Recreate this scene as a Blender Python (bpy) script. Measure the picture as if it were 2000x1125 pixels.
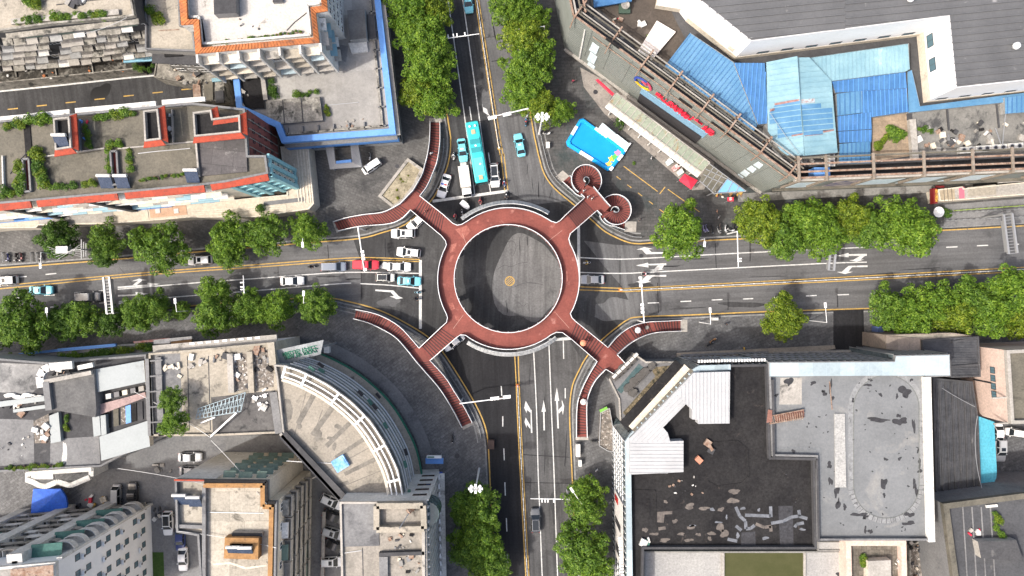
import bpy, bmesh, math, random
from mathutils import Vector, Matrix
for _o in list(bpy.data.objects): bpy.data.objects.remove(_o)
random.seed(7)
R = math.radians
SC = bpy.context.scene
COL = SC.collection
# ---------------------------------------------------------------- camera, sky, sun, exposure
H = 138.0                       # drone height in metres, looking straight down
cam = bpy.data.objects.new('camera', bpy.data.cameras.new('camera')); COL.objects.link(cam)
cam.location = (0,0, H); cam.rotation_euler = (0,0,0)
cam.data.sensor_width = 36; cam.data.lens = 36 * H / 200.0
cam.data.clip_start = 1; cam.data.clip_end = 3000
SC.camera = cam
SUN_EL = 52
SUN_DIR = Vector((-.91,-.41,0)).normalized()          # horizontal direction towards the sun
W = bpy.data.worlds.new('World'); SC.world = W; W.use_nodes = True
_nt = W.node_tree
_sky = _nt.nodes.new('ShaderNodeTexSky'); _sky.sky_type = 'NISHITA'; _sky.sun_disc = False
_sky.sun_elevation = R(SUN_EL); _sky.sun_rotation = math.atan2(SUN_DIR.x, SUN_DIR.y)
_sky.air_density = 1.0; _sky.dust_density = 6.0; _sky.ozone_density = 0.0
_nt.links.new(_sky.outputs[0], _nt.nodes['Background'].inputs[0])
_nt.nodes['Background'].inputs[1].default_value = 0.15
sun = bpy.data.objects.new('sun', bpy.data.lights.new('sun', 'SUN')); COL.objects.link(sun)
sun.data.energy = 2.15; sun.data.angle = R(1.6); sun.data.color = (1, .965, .91)
sun.rotation_euler = (-(SUN_DIR * math.cos(R(SUN_EL)) + Vector((0,0, math.sin(R(SUN_EL)))))).to_track_quat('-Z', 'Y').to_euler()
SC.view_settings.view_transform = 'Standard'; SC.view_settings.look = 'None'
SC.view_settings.exposure = 0.85; SC.view_settings.gamma = 1
SC.view_settings.use_curve_mapping = False
SC.render.engine = 'CYCLES'; SC.cycles.max_bounces = 5; SC.cycles.diffuse_bounces = 3

# ---------------------------------------------------------------- helpers
def P(x, y, z=0.0):
    """a point of the place at height z, from its bearing under the drone"""
    k = (H - z) / H / 10
    return Vector(((x - 1000) * k,(562.5 - y) * k, z))
def onwall(x, y, A, B):
    """the point of the vertical wall A-B seen on the bearing x, y"""
    d = Vector(((x - 1000) / 10,(562.5 - y) / 10)); n = Vector((-(B - A).y,(B - A).x))
    t = n.dot(A.xy) / n.dot(d)
    return Vector((d.x * t, d.y * t, H * (1 - t)))
WO = {}
def org(o):
    v = Vector((0,0,0))
    while o is not None: v = v + o.location; o = o.parent
    return v
def tag(o, label=None, cat=None, group=None, kind=None):
    if label: o['label'] = label
    if cat: o['category'] = cat
    if group: o['group'] = group
    if kind: o['kind'] = kind
    return o
def thing(name, label, cat, loc=(0,0,0), rz=0, group=None):
    o = bpy.data.objects.new(name, None); COL.objects.link(o)
    o.empty_display_size = .3; o.location = loc; o.rotation_euler = (0,0, rz)
    return tag(o, label, cat, group)
def link(name, mesh, parent=None, loc=(0,0,0), rz=0, scale=None, color=None):
    o = bpy.data.objects.new(name, mesh); COL.objects.link(o)
    if parent is not None: o.parent = parent
    o.location = loc; o.rotation_euler = (0,0, rz)
    if scale: o.scale = scale
    if color: o.color = (*color,1)
    return o
def kids(o): return [c for c in bpy.data.objects if c.parent == o]
TREE = {}
def dup(root, loc, rz, label=None, group=None, cat=None, color=None, scale=None):
    """copy a thing with its parts and sub-parts"""
    if root.name not in TREE:
        TREE[root.name] = [(c, kids(c)) for c in kids(root)]
    r = root.copy(); COL.objects.link(r); r.location = loc; r.rotation_euler = (0,0, rz)
    if scale: r.scale = (scale,) * 3
    if label: r['label'] = label
    if group: r['group'] = group
    if cat: r['category'] = cat
    if color: r.color = (*color,1)
    for c, g in TREE[root.name]:
        d = c.copy(); COL.objects.link(d); d.parent = r
        if color: d.color = (*color,1)
        for e in g:
            f = e.copy(); COL.objects.link(f); f.parent = d
            if color: f.color = (*color,1)
    return r
class MB:
    """collects faces; build() links them as one mesh object"""
    def __init__(s): s.v = []; s.f = []; s.m = []
    def face(s, pts, m=0):
        i = len(s.v); s.v += [tuple(p) for p in pts]; s.f.append(tuple(range(i, i + len(pts)))); s.m.append(m); return s
    def prism(s, pts, z0, z1, m=0, top=None, bottom=True, cap=True):
        pts = ccw(pts); n = len(pts)
        for i in range(n):
            a, b = pts[i], pts[(i + 1) % n]
            s.face([(a[0], a[1], z0),(b[0], b[1], z0),(b[0], b[1], z1),(a[0], a[1], z1)], m)
        if cap: s.face([(p[0], p[1], z1) for p in pts], m if top is None else top)
        if bottom: s.face([(p[0], p[1], z0) for p in reversed(pts)], m)
        return s
    def box(s, c, d, rz=0, m=0, ry=0):
        M = Matrix.Translation(Vector(c)) @ Matrix.Rotation(rz,4, 'Z') @ Matrix.Rotation(ry,4, 'Y')
        x, y, z = d[0] / 2, d[1] / 2, d[2] / 2
        q = [M @ Vector((i * x, j * y, k * z)) for i in (-1,1) for j in (-1,1) for k in (-1,1)]
        for a in ((0,1,3,2),(4,6,7,5),(0,4,5,1),(2,3,7,6),(0,2,6,4),(1,5,7,3)): s.face([q[i] for i in a], m)
        return s
    def bar(s, a, b, w, h=None, m=0):
        """a square bar from a to b"""
        a, b = Vector(a), Vector(b); h = h or w; d = b - a
        if d.length < 1e-5: return s
        u = d.normalized(); sd = u.cross(Vector((0,0,1)))
        sd = Vector((1,0,0)) if sd.length < 1e-3 else sd.normalized()
        up = sd.cross(u)
        q = [p + sd * (i * w / 2) + up * (j * h / 2) for p in (a, b) for i, j in ((-1,-1),(1,-1),(1,1),(-1,1))]
        for t in ((0,1,2,3),(7,6,5,4),(0,4,5,1),(1,5,6,2),(2,6,7,3),(3,7,4,0)): s.face([q[i] for i in t], m)
        return s
    def tube(s, a, b, r0, r1=None, n=8, m=0, cap=True):
        a, b = Vector(a), Vector(b); r1 = r0 if r1 is None else r1; u = (b - a).normalized()
        sd = u.cross(Vector((0,0,1))); sd = Vector((1,0,0)) if sd.length < 1e-3 else sd.normalized(); up = sd.cross(u)
        A = [a + (sd * math.cos(t) + up * math.sin(t)) * r0 for t in [2 * math.pi * i / n for i in range(n)]]
        B = [b + (sd * math.cos(t) + up * math.sin(t)) * r1 for t in [2 * math.pi * i / n for i in range(n)]]
        for i in range(n): s.face([A[i], A[(i + 1) % n], B[(i + 1) % n], B[i]], m)
        if cap: s.face(list(reversed(A)), m); s.face(B, m)
        return s
    def strip(s, L, Rr, m=0):
        for i in range(len(L) - 1): s.face([L[i], Rr[i], Rr[i + 1], L[i + 1]], m)
        return s
    def mesh(s, name, mats, off=(0,0,0), smooth=False, merge=False):
        me = bpy.data.meshes.new(name); ox, oy, oz = off
        me.from_pydata([(x - ox, y - oy, z - oz) for x, y, z in s.v],[], s.f)
        for m in (mats if isinstance(mats,(list, tuple)) else [mats]): me.materials.append(m)
        me.polygons.foreach_set('material_index', s.m)
        if merge or smooth:
            bm = bmesh.new(); bm.from_mesh(me); bmesh.ops.remove_doubles(bm, verts=bm.verts, dist=1e-4)
            bmesh.ops.recalc_face_normals(bm, faces=bm.faces); bm.to_mesh(me); bm.free()
        if smooth: me.polygons.foreach_set('use_smooth',[True] * len(me.polygons))
        me.update(); return me
    def build(s, name, mats, parent=None, smooth=False, merge=False, top=False):
        """world-space geometry; a top-level mesh gets its origin at its own base"""
        if parent is None:
            xs = [p[0] for p in s.v]; ys = [p[1] for p in s.v]; zs = [p[2] for p in s.v]
            off = Vector(((min(xs) + max(xs)) / 2,(min(ys) + max(ys)) / 2, min(zs)))
        else: off = org(parent)
        o = bpy.data.objects.new(name, s.mesh(name, mats, off, smooth, merge)); COL.objects.link(o)
        if parent is None: o.location = off
        else: o.parent = parent
        return o
def area(p): return sum(p[i][0] * p[(i + 1) % len(p)][1] - p[(i + 1) % len(p)][0] * p[i][1] for i in range(len(p))) / 2
def ccw(p):
    p = [Vector((q[0], q[1])) for q in p]
    return p if area(p) > 0 else list(reversed(p))
def inset(poly, d):
    p = ccw(poly); n = len(p); out = []
    for i in range(n):
        a, b, c = p[i - 1], p[i], p[(i + 1) % n]
        u = (b - a).normalized(); v = (c - b).normalized()
        n1 = Vector((-u.y, u.x)); n2 = Vector((-v.y, v.x)); k = 1 + n1.dot(n2)
        m = (n1 + n2) / max(k, .35); out.append(b + m * d)
    return out
def pxs(pts, z): return [P(x, y, z).xy for x, y in pts]
def inside_spans(poly, o, d):
    """the stretches of the line o + t d that lie inside the polygon"""
    ts = []; n = Vector((-d.y, d.x)); N = len(poly)
    for i in range(N):
        a = Vector(poly[i][:2]); b = Vector(poly[(i + 1) % N][:2]); da, db = n.dot(a - o), n.dot(b - o)
        if (da < 0) != (db < 0):
            t = da / (da - db); ts.append(d.dot(a + (b - a) * t - o))
    ts.sort(); return list(zip(ts[::2], ts[1::2]))
def ribs(mb, poly, ang, step, w, h, zf, m=0, jit=0):
    """raised ribs across a roof polygon; zf(x, y) gives the roof height"""
    d = Vector((math.cos(ang), math.sin(ang))); n = Vector((-d.y, d.x))
    q = [n.dot(Vector(p[:2])) for p in poly]; t = min(q) + step / 2
    while t < max(q):
        o = n * (t + random.uniform(-jit, jit))
        for a, b in inside_spans(poly, o, d):
            if b - a < .2: continue
            A = o + d * (a + .03); B = o + d * (b - .03)
            mb.bar((A.x, A.y, zf(A.x, A.y) + h / 2 - .01),(B.x, B.y, zf(B.x, B.y) + h / 2 - .01), w, h, m)
        t += step
def arc(cx, cy, r, a0, a1, n): return [(cx + r * math.cos(a0 + (a1 - a0) * i / n), cy + r * math.sin(a0 + (a1 - a0) * i / n)) for i in range(n + 1)]
def smoothline(pts, k=4):
    """Catmull-Rom through the points"""
    out = []; p = [Vector(q) for q in pts]; n = len(p)
    for i in range(n - 1):
        a, b, c, d = p[max(i - 1,0)], p[i], p[i + 1], p[min(i + 2, n - 1)]
        for j in range(k):
            t = j / k; out.append(.5 * ((2 * b) + (c - a) * t + (2 * a - 5 * b + 4 * c - d) * t * t + (3 * b - a - 3 * c + d) * t ** 3))
    return out + [p[-1]]
def offline(pts, d):
    """offset a polyline sideways (left is positive)"""
    out = []
    for i, b in enumerate(pts):
        a = pts[max(i - 1,0)]; c = pts[min(i + 1, len(pts) - 1)]
        t = (Vector(c[:2]) - Vector(a[:2])).normalized(); q = b.copy(); q[0] += -t.y * d; q[1] += t.x * d; out.append(q)
    return out
# ---------------------------------------------------------------- materials
MATS = {}
def srgb(h):
    h = h.lstrip('#'); c = [int(h[i:i + 2],16) / 255 for i in (0,2,4)]
    return tuple(x / 12.92 if x <= .04045 else ((x + .055) / 1.055) ** 2.4 for x in c)
def mat(name, c1, c2=None, scale=.35, stain=None, st=(.55, .62), st_scale=.12, rough=.85, metal=0, grain=.18, bump=0, bscale=3, brick=None, coord='pos', spec=.3, streak=None):
    """a procedural surface: two colours clouded together, grain, optional stain patches and paving joints"""
    if name in MATS: return MATS[name]
    m = bpy.data.materials.new(name); m.use_nodes = True; nt = m.node_tree; N = nt.nodes; L = nt.links
    b = N['Principled BSDF']; b.inputs['Roughness'].default_value = rough; b.inputs['Metallic'].default_value = metal
    b.inputs['Specular IOR Level'].default_value = spec
    if coord == 'pos': co = N.new('ShaderNodeNewGeometry').outputs['Position']
    else: co = N.new('ShaderNodeTexCoord').outputs['Object']
    def noise(sc, det=7, ro=.6, dist=0):
        t = N.new('ShaderNodeTexNoise'); t.inputs['Scale'].default_value = sc; t.inputs['Detail'].default_value = det
        t.inputs['Roughness'].default_value = ro; t.inputs['Distortion'].default_value = dist
        L.new(co, t.inputs['Vector']); return t.outputs['Fac']
    def ramp(f, a, bb):
        r = N.new('ShaderNodeMapRange'); r.inputs[1].default_value = a; r.inputs[2].default_value = bb; L.new(f, r.inputs[0]); return r.outputs[0]
    def mix(f, a, bb, mode='MIX'):
        x = N.new('ShaderNodeMix'); x.data_type = 'RGBA'; x.blend_type = mode
        for s, v in ((x.inputs[0], f),(x.inputs[6], a),(x.inputs[7], bb)):
            if hasattr(v, 'is_output'): L.new(v, s)
            elif isinstance(v,(int, float)): s.default_value = v
            else: s.default_value = (*v,1)
        return x.outputs[2]
    c = c1
    if c2: c = mix(ramp(noise(scale,9, .65), .36, .64), c1, c2)
    if brick:
        bt = N.new('ShaderNodeTexBrick'); bw, bh, rot, dk = brick
        mp = N.new('ShaderNodeMapping'); mp.inputs['Rotation'].default_value = (0,0, rot); L.new(co, mp.inputs[0]); L.new(mp.outputs[0], bt.inputs['Vector'])
        bt.inputs['Color1'].default_value = (1,1,1,1); bt.inputs['Color2'].default_value = (.72, .72, .72,1); bt.inputs['Mortar'].default_value = (dk, dk, dk,1)
        bt.inputs['Scale'].default_value = 1; bt.inputs['Brick Width'].default_value = bw; bt.inputs['Row Height'].default_value = bh
        bt.inputs['Mortar Size'].default_value = .035
        c = mix(1.0, c, bt.outputs[0], 'MULTIPLY')
    if streak:
        ang, amt = streak; mp = N.new('ShaderNodeMapping'); mp.vector_type = 'TEXTURE'; mp.inputs['Rotation'].default_value = (0,0, ang); mp.inputs['Scale'].default_value = (18, .9,1); L.new(co, mp.inputs[0])
        t = N.new('ShaderNodeTexNoise'); t.inputs['Scale'].default_value = 1; t.inputs['Detail'].default_value = 6; t.inputs['Roughness'].default_value = .65; L.new(mp.outputs[0], t.inputs['Vector'])
        v = N.new('ShaderNodeMapRange'); v.inputs[1].default_value = .36; v.inputs[2].default_value = .62; v.inputs[3].default_value = 1 - amt; v.inputs[4].default_value = 1 + amt * .4; L.new(t.outputs['Fac'], v.inputs[0])
        cb = N.new('ShaderNodeCombineColor'); [L.new(v.outputs[0], cb.inputs[i]) for i in range(3)]; c = mix(1.0, c, cb.outputs[0], 'MULTIPLY')
    if stain: c = mix(ramp(noise(st_scale,10, .68, .4), *st), c, stain)
    if grain:
        g = ramp(noise(2.6,9, .75), .32, .68); v = N.new('ShaderNodeMapRange'); v.inputs[3].default_value = 1 - 1.5 * grain; v.inputs[4].default_value = 1 + 1.3 * grain; L.new(g, v.inputs[0])
        cb = N.new('ShaderNodeCombineColor')
        for i in range(3): L.new(v.outputs[0], cb.inputs[i])
        c = mix(1.0, c, cb.outputs[0], 'MULTIPLY')
    if hasattr(c, 'is_output'): L.new(c, b.inputs['Base Color'])
    else: b.inputs['Base Color'].default_value = (*c,1)
    if bump:
        bp = N.new('ShaderNodeBump'); bp.inputs['Strength'].default_value = bump; bp.inputs['Distance'].default_value = .1
        L.new(noise(bscale,6), bp.inputs['Height']); L.new(bp.outputs[0], b.inputs['Normal'])
    MATS[name] = m; return m
def plain(name, c, rough=.5, metal=0, spec=.5, coat=0):
    if name in MATS: return MATS[name]
    m = bpy.data.materials.new(name); m.use_nodes = True; b = m.node_tree.nodes['Principled BSDF']
    b.inputs['Base Color'].default_value = (*c,1); b.inputs['Roughness'].default_value = rough; b.inputs['Metallic'].default_value = metal
    b.inputs['Specular IOR Level'].default_value = spec; b.inputs['Coat Weight'].default_value = coat
    MATS[name] = m; return m
def tinted(name, rough=.35, coat=.0, dirt=.12):
    """takes its colour from the object's own colour, with a little dirt"""
    if name in MATS: return MATS[name]
    m = bpy.data.materials.new(name); m.use_nodes = True; N = m.node_tree.nodes; L = m.node_tree.links; b = N['Principled BSDF']
    oi = N.new('ShaderNodeObjectInfo'); tc = N.new('ShaderNodeTexCoord'); t = N.new('ShaderNodeTexNoise'); t.inputs['Scale'].default_value = 2.2; t.inputs['Detail'].default_value = 6
    L.new(tc.outputs['Object'], t.inputs['Vector'])
    r = N.new('ShaderNodeMapRange'); r.inputs[1].default_value = .35; r.inputs[2].default_value = .7; r.inputs[3].default_value = 1; r.inputs[4].default_value = 1 - dirt; L.new(t.outputs['Fac'], r.inputs[0])
    cb = N.new('ShaderNodeCombineColor'); [L.new(r.outputs[0], cb.inputs[i]) for i in range(3)]
    x = N.new('ShaderNodeMix'); x.data_type = 'RGBA'; x.blend_type = 'MULTIPLY'; x.inputs[0].default_value = 1
    L.new(oi.outputs['Color'], x.inputs[6]); L.new(cb.outputs[0], x.inputs[7]); L.new(x.outputs[2], b.inputs['Base Color'])
    b.inputs['Roughness'].default_value = rough; b.inputs['Coat Weight'].default_value = coat
    MATS[name] = m; return m
def leafmat(name, a, bb, c):
    """leaf colour varies from leaf to leaf and clump to clump"""
    m = bpy.data.materials.new(name); m.use_nodes = True; N = m.node_tree.nodes; L = m.node_tree.links; p = N['Principled BSDF']
    g = N.new('ShaderNodeNewGeometry'); tc = N.new('ShaderNodeTexCoord'); oi = N.new('ShaderNodeObjectInfo')
    cr = N.new('ShaderNodeValToRGB'); e = cr.color_ramp.elements; e[0].color = (*a,1); e[1].color = (*c,1); e.new(.5).color = (*bb,1)
    t = N.new('ShaderNodeTexNoise'); t.inputs['Scale'].default_value = .9; L.new(tc.outputs['Object'], t.inputs['Vector'])
    ad = N.new('ShaderNodeMath'); ad.operation = 'MULTIPLY_ADD'; ad.inputs[1].default_value = .6; L.new(g.outputs['Random Per Island'], ad.inputs[0])
    s = N.new('ShaderNodeMath'); s.operation = 'MULTIPLY_ADD'; s.inputs[1].default_value = .9; s.inputs[2].default_value = -.25; L.new(t.outputs['Fac'], s.inputs[0]); L.new(s.outputs[0], ad.inputs[2])
    L.new(ad.outputs[0], cr.inputs[0])
    x = N.new('ShaderNodeMix'); x.data_type = 'RGBA'; x.blend_type = 'MULTIPLY'; x.inputs[0].default_value = 1; L.new(cr.outputs[0], x.inputs[6]); L.new(oi.outputs['Color'], x.inputs[7])
    L.new(x.outputs[2], p.inputs['Base Color']); p.inputs['Roughness'].default_value = .55; p.inputs['Specular IOR Level'].default_value = .3
    tr = N.new('ShaderNodeBsdfTranslucent'); L.new(x.outputs[2], tr.inputs[0]); ms = N.new('ShaderNodeMixShader'); ms.inputs[0].default_value = .28
    L.new(p.outputs[0], ms.inputs[1]); L.new(tr.outputs[0], ms.inputs[2]); L.new(ms.outputs[0], N['Material Output'].inputs[0])
    MATS[name] = m; return m

asphalt = mat('asphalt',(.030, .030, .031),(.058, .058, .059), .09,(.095, .095, .095),(.56, .72), .11, .8, grain=.2, streak=(1.5, .3))
asph_dark = mat('asphalt_new',(.020, .020, .022),(.030, .030, .032), .08,(.045, .045, .046),(.6, .75), .1, .75, grain=.18, streak=(1.62, .25), spec=.12)
asph_mid = mat('asphalt_mid',(.088, .088, .089),(.122, .122, .124), .06,(.045, .045, .046),(.56, .70), .1, .8, grain=.15, streak=(.05, .25))
asph_mid2 = mat('asphalt_north',(.088, .088, .089),(.125, .125, .126), .07,(.04, .04, .041),(.56, .70), .1, .8, grain=.15, streak=(-1.41, .32))
asph_disc = mat('asphalt_sunlit',(.11, .109, .109),(.155, .153, .152), .15,(.07, .07, .07),(.58, .72), .2, .85, grain=.2, streak=(1.55, .3))  # sunlight inside the bridge ring, painted in as a paler asphalt
asph_pale = mat('asphalt_pale',(.060, .0595, .060),(.095, .094, .094), .12,(.040, .040, .040),(.56, .70), .15, .85, grain=.18, streak=(1.62, .35))
asph_bus = mat('asphalt_bus',(.034, .034, .036),(.056, .056, .057), .12,(.024, .024, .025),(.55, .7), .15, .8, grain=.2, streak=(-1.41, .35))
white_paint = mat('white_paint',(.62, .62, .60),(.44, .44, .43),1.4,(.18, .18, .18),(.60, .72),1.5, .7, grain=.15)
yellow_paint = mat('yellow_paint',(.50, .31, .07),(.36, .24, .08),1.4,(.12, .10, .07),(.58, .70),1.3, .7, grain=.15)
paving = mat('paving',(.066, .065, .064),(.105, .103, .10), .12,(.036, .047, .047),(.52, .66), .13, .85, grain=.22, brick=(1.2, .6, .0, .55))
paving_lt = mat('paving_light',(.095, .093, .09),(.15, .146, .14), .13,(.05, .05, .05),(.54, .68), .16, .85, grain=.22, brick=(1.0, .5, .35, .6))
paving_dk = mat('paving_dark',(.09, .09, .092),(.14, .14, .141), .25,(.24, .237, .225),(.62, .72), .9, .8, grain=.25, brick=(1.1, .55,-.35, .6))
kerb_m = mat('kerb_stone',(.26, .26, .25),(.17, .17, .17), .5,(.08, .08, .08),(.6, .7), .6, .9)
paving_sw = mat('paving_southwest',(.115, .115, .117),(.17, .169, .17), .25,(.26, .255, .24),(.62, .72), .9, .8, grain=.25, brick=(1.1, .55,-.6, .6))  # lighter tone than the other paving, for the southwest pavement only
conc = mat('concrete',(.28, .27, .25),(.20, .195, .185), .18,(.10, .10, .095),(.56, .68), .14, .9)
conc_lt = mat('concrete_light',(.38, .355, .32),(.27, .255, .23), .25,(.11, .105, .095),(.58, .67), .3, .9)
conc_beige = mat('concrete_beige',(.37, .33, .27),(.27, .245, .20), .25,(.10, .092, .08),(.57, .66), .3, .9)
conc_grey = mat('concrete_grey',(.20, .20, .20),(.145, .145, .147), .15,(.085, .085, .09),(.57, .69), .13, .9)
conc_moss = mat('concrete_mossy',(.150, .136, .108),(.10, .093, .075), .22,(.045, .043, .035),(.56, .68), .2, .92)
conc_dark = mat('concrete_dark',(.07, .07, .073),(.045, .045, .048), .25,(.12, .118, .115),(.62, .70), .35, .9)
mould = mat('mouldy_concrete',(.34, .32, .28),(.16, .15, .13), .6,(.05, .05, .045),(.52, .62), .5, .92, grain=.3)
tar = mat('roof_tar',(.016, .0155, .0165),(.028, .027, .027), .22,(.075, .062, .055),(.63, .70), .5, .9, grain=.3, spec=.12)
roof_blue_grey = mat('roof_blue_grey',(.178, .185, .190),(.14, .146, .15), .14,(.235, .232, .22),(.56, .7), .16, .8, grain=.1)
roof_patch = mat('roof_peeled',(.045, .045, .05),(.03, .03, .033),1.5, rough=.9)
wall_white = mat('wall_white',(.66, .65, .62),(.50, .49, .46), .3,(.24, .225, .2),(.60, .70), .45, .8)
wall_cream = mat('wall_cream',(.62, .56, .46),(.50, .45, .37), .25,(.28, .25, .2),(.6, .72), .35, .85)
wall_grey = mat('wall_grey',(.33, .33, .32),(.24, .24, .235), .3,(.14, .135, .125),(.58, .7), .35, .85)
wall_pink = mat('wall_pink',(.60, .46, .39),(.50, .38, .32), .25,(.3, .24, .2),(.62, .74), .3, .85)
wall_redtile = mat('wall_red_tile',(.30, .10, .085),(.24, .08, .07), .5, rough=.7, brick=(1.2, .6,0, .8))
red_eave = mat('red_eave',(.36, .052, .022),(.26, .04, .02), .5,(.13, .035, .025),(.56, .68), .8, .7)
orange_tile = mat('orange_tile',(.43, .15, .05),(.31, .11, .045), .8,(.15, .07, .045),(.56, .68), .8, .8)
ochre = mat('ochre_paint',(.33, .18, .07),(.25, .135, .055), .6,(.12, .08, .05),(.58, .68), .7, rough=.8)
bridge_red = mat('bridge_red',(.215, .060, .046),(.150, .042, .033), .3,(.32, .14, .115),(.60, .72), .45, .7, grain=.16)
bridge_red2 = mat('bridge_red_tread',(.20, .050, .040),(.15, .040, .034), .6,(.30, .12, .09),(.66, .74), .5, .7, grain=.18)
dark_nose = plain('dark_nosing',(.045, .017, .015), .8)
rail_white = plain('rail_white',(.70, .70, .70), .4)
rail_panel = mat('rail_panel',(.30, .36, .40),(.22, .26, .29), .8, rough=.5)
steel = plain('galvanised_steel',(.33, .335, .34), .5, .4)
dark_metal = plain('dark_metal',(.05, .05, .055), .5, .5)
rust = mat('rusty_steel',(.20, .115, .075),(.32, .25, .2),1.5,(.10, .06, .045),(.55, .65),2, .85)
white_metal = plain('white_metal',(.76, .76, .75), .4)
glass_dark = plain('dark_glass',(.018, .022, .026), .08,0, .6)
glass_blue = plain('blue_glass',(.10, .17, .20), .1,0, .6)
glass_teal = mat('teal_glass',(.045, .085, .09),(.09, .13, .135), .8, rough=.12, spec=.6)
black = plain('black_rubber',(.012, .012, .013), .7)
blue_sheet = mat('blue_sheet',(.042, .125, .275),(.066, .17, .33), .4,(.09, .2, .4),(.6, .72), .3, .5, grain=.08)
blue_mid = mat('blue_sheet_mid',(.062, .17, .305),(.10, .225, .36), .3,(.13, .27, .48),(.6, .72), .3, .5, grain=.08)
blue_deep = mat('blue_sheet_deep',(.075, .21, .50),(.09, .24, .54), .3,(.07, .15, .32),(.6, .72), .3, .5, grain=.08)
cyan_sheet = mat('cyan_sheet',(.17, .30, .36),(.23, .37, .42), .3,(.32, .5, .58),(.6, .72), .3, .5, grain=.06)
grey_sheet = mat('grey_sheet',(.118, .12, .124),(.092, .094, .098), .15,(.27, .265, .265),(.62, .72), .5, .6, grain=.08)
clad_grey = mat('grey_cladding',(.22, .235, .215),(.18, .195, .175), .2,(.2, .2, .17),(.62, .74), .3, .6, grain=.07)
cream_roof = mat('cream_roof',(.54, .475, .375),(.44, .39, .31), .3,(.38, .34, .27),(.62, .74), .3, .8)
tile_dark = mat('dark_tile',(.075, .077, .083),(.042, .044, .05), .5, rough=.8, grain=.2)
earth = mat('dry_earth',(.20, .175, .12),(.33, .29, .21), .7,(.09, .1, .04),(.56, .64), .9, .95, grain=.3)
soil = mat('soil',(.05, .04, .03),(.08, .065, .045), .8, rough=.95)
green_net = plain('green_fabric',(.06, .15, .12), .85)
green_aw = mat('green_awning',(.10, .15, .125),(.14, .19, .16), .8, rough=.8)
tarp_blue = mat('tarp_blue',(.02, .10, .52),(.03, .13, .58),1.0, rough=.6, bump=.4, bscale=1.5)
paint_blue = mat('paint_blue',(.11, .27, .62),(.14, .31, .64), .4,(.09, .2, .45),(.62, .72), .5, .6, grain=.1)
teal_paint = mat('teal_paint',(.30, .55, .58),(.25, .48, .52), .5,(.2, .38, .4),(.62, .72), .5, .7)
paint = tinted('vehicle_paint', .3, .5, .06)
cloth = tinted('cloth', .9,0, .2)
skin = plain('skin',(.42, .25, .17), .6)
hair_m = plain('hair',(.015, .012, .01), .6)
lamp_red = plain('red_lens',(.45, .02, .015), .25)
lamp_clear = plain('clear_lens',(.6, .6, .58), .15)
red_cloth = plain('red_fabric',(.55, .02, .05), .7)
turq = mat('turquoise_sheet',(.075, .33, .43),(.10, .38, .48), .4,(.2, .5, .58),(.66, .74), .3, .5)
# ---------------------------------------------------------------- ground, roads, pavements
def sheet(name, poly, z, m, kind='structure'):
    mb = MB(); mb.face([(p.x, p.y, z) for p in ccw([P(x, y).xy for x, y in poly])]); return tag(mb.build(name, m), kind=kind)
g = MB(); g.face([(-420,-420,0),(420,-420,0),(420,420,0),(-420,420,0)]); tag(g.build('ground', asphalt), kind='structure')
NWY = [(789,-300),(837,0),(875,235),(880,273),(878,305),(871,333),(858,365),(841,393),(806,428),(780,444),(751,453),(701,466),(603,474),(499,483),(363,494),(211,508),(0,524),(-400,555)]
NEY = [(952,-300),(1000,0),(1038,235),(1047,282),(1053,308),(1063,340),(1083,368),(1121,400),(1156,430),(1183,453),(1220,471),(1245,476),(1280,474),(1378,470),(1461,466),(1836,450),(2000,441),(2400,420)]
SEY = [(2400,575),(2000,592),(1675,603),(1486,609),(1351,615),(1248,619),(1225,625),(1205,639),(1176,663),(1147,695),(1131,723),(1118,753),(1113,790),(1113,830),(1117,921),(1122,1033),(1125,1125),(1140,1400)]
SWY = [(-400,655),(0,627),(376,597),(560,584),(646,583),(676,588),(713,597),(751,610),(791,630),(836,658),(865,688),(895,733),(925,783),(943,820),(952,853),(955,893),(958,958),(967,1125),(980,1400)]
KERB = {}
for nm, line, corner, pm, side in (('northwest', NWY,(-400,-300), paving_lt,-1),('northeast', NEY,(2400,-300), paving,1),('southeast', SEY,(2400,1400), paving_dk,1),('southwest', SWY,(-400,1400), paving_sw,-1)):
    y = smoothline([P(*q).xy for q in line],4)
    k = offline(y, .42 * side); kin = offline(y, .72 * side); KERB[nm] = kin
    mb = MB(); mb.prism([tuple(q) for q in k] + [P(*corner).xy],-.3, .13,0, bottom=False); tag(mb.build('pavement', pm), kind='structure')
    mb = MB(); mb.strip([(*q, .134) for q in k],[(*q, .134) for q in kin]); mb.strip([(*q, .0) for q in offline(y, .416 * side)],[(*q, .134) for q in offline(y, .416 * side)]); mb.strip([(*q, .134) for q in offline(y, .416 * side)],[(*q, .134) for q in k]); tag(mb.build('kerb', kerb_m), kind='structure')
    mb = MB(); mb.strip([(*q, .012) for q in offline(y, .12)],[(*q, .012) for q in offline(y,-.12)]); tag(mb.build('edge_line', yellow_paint), kind='structure')
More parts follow.
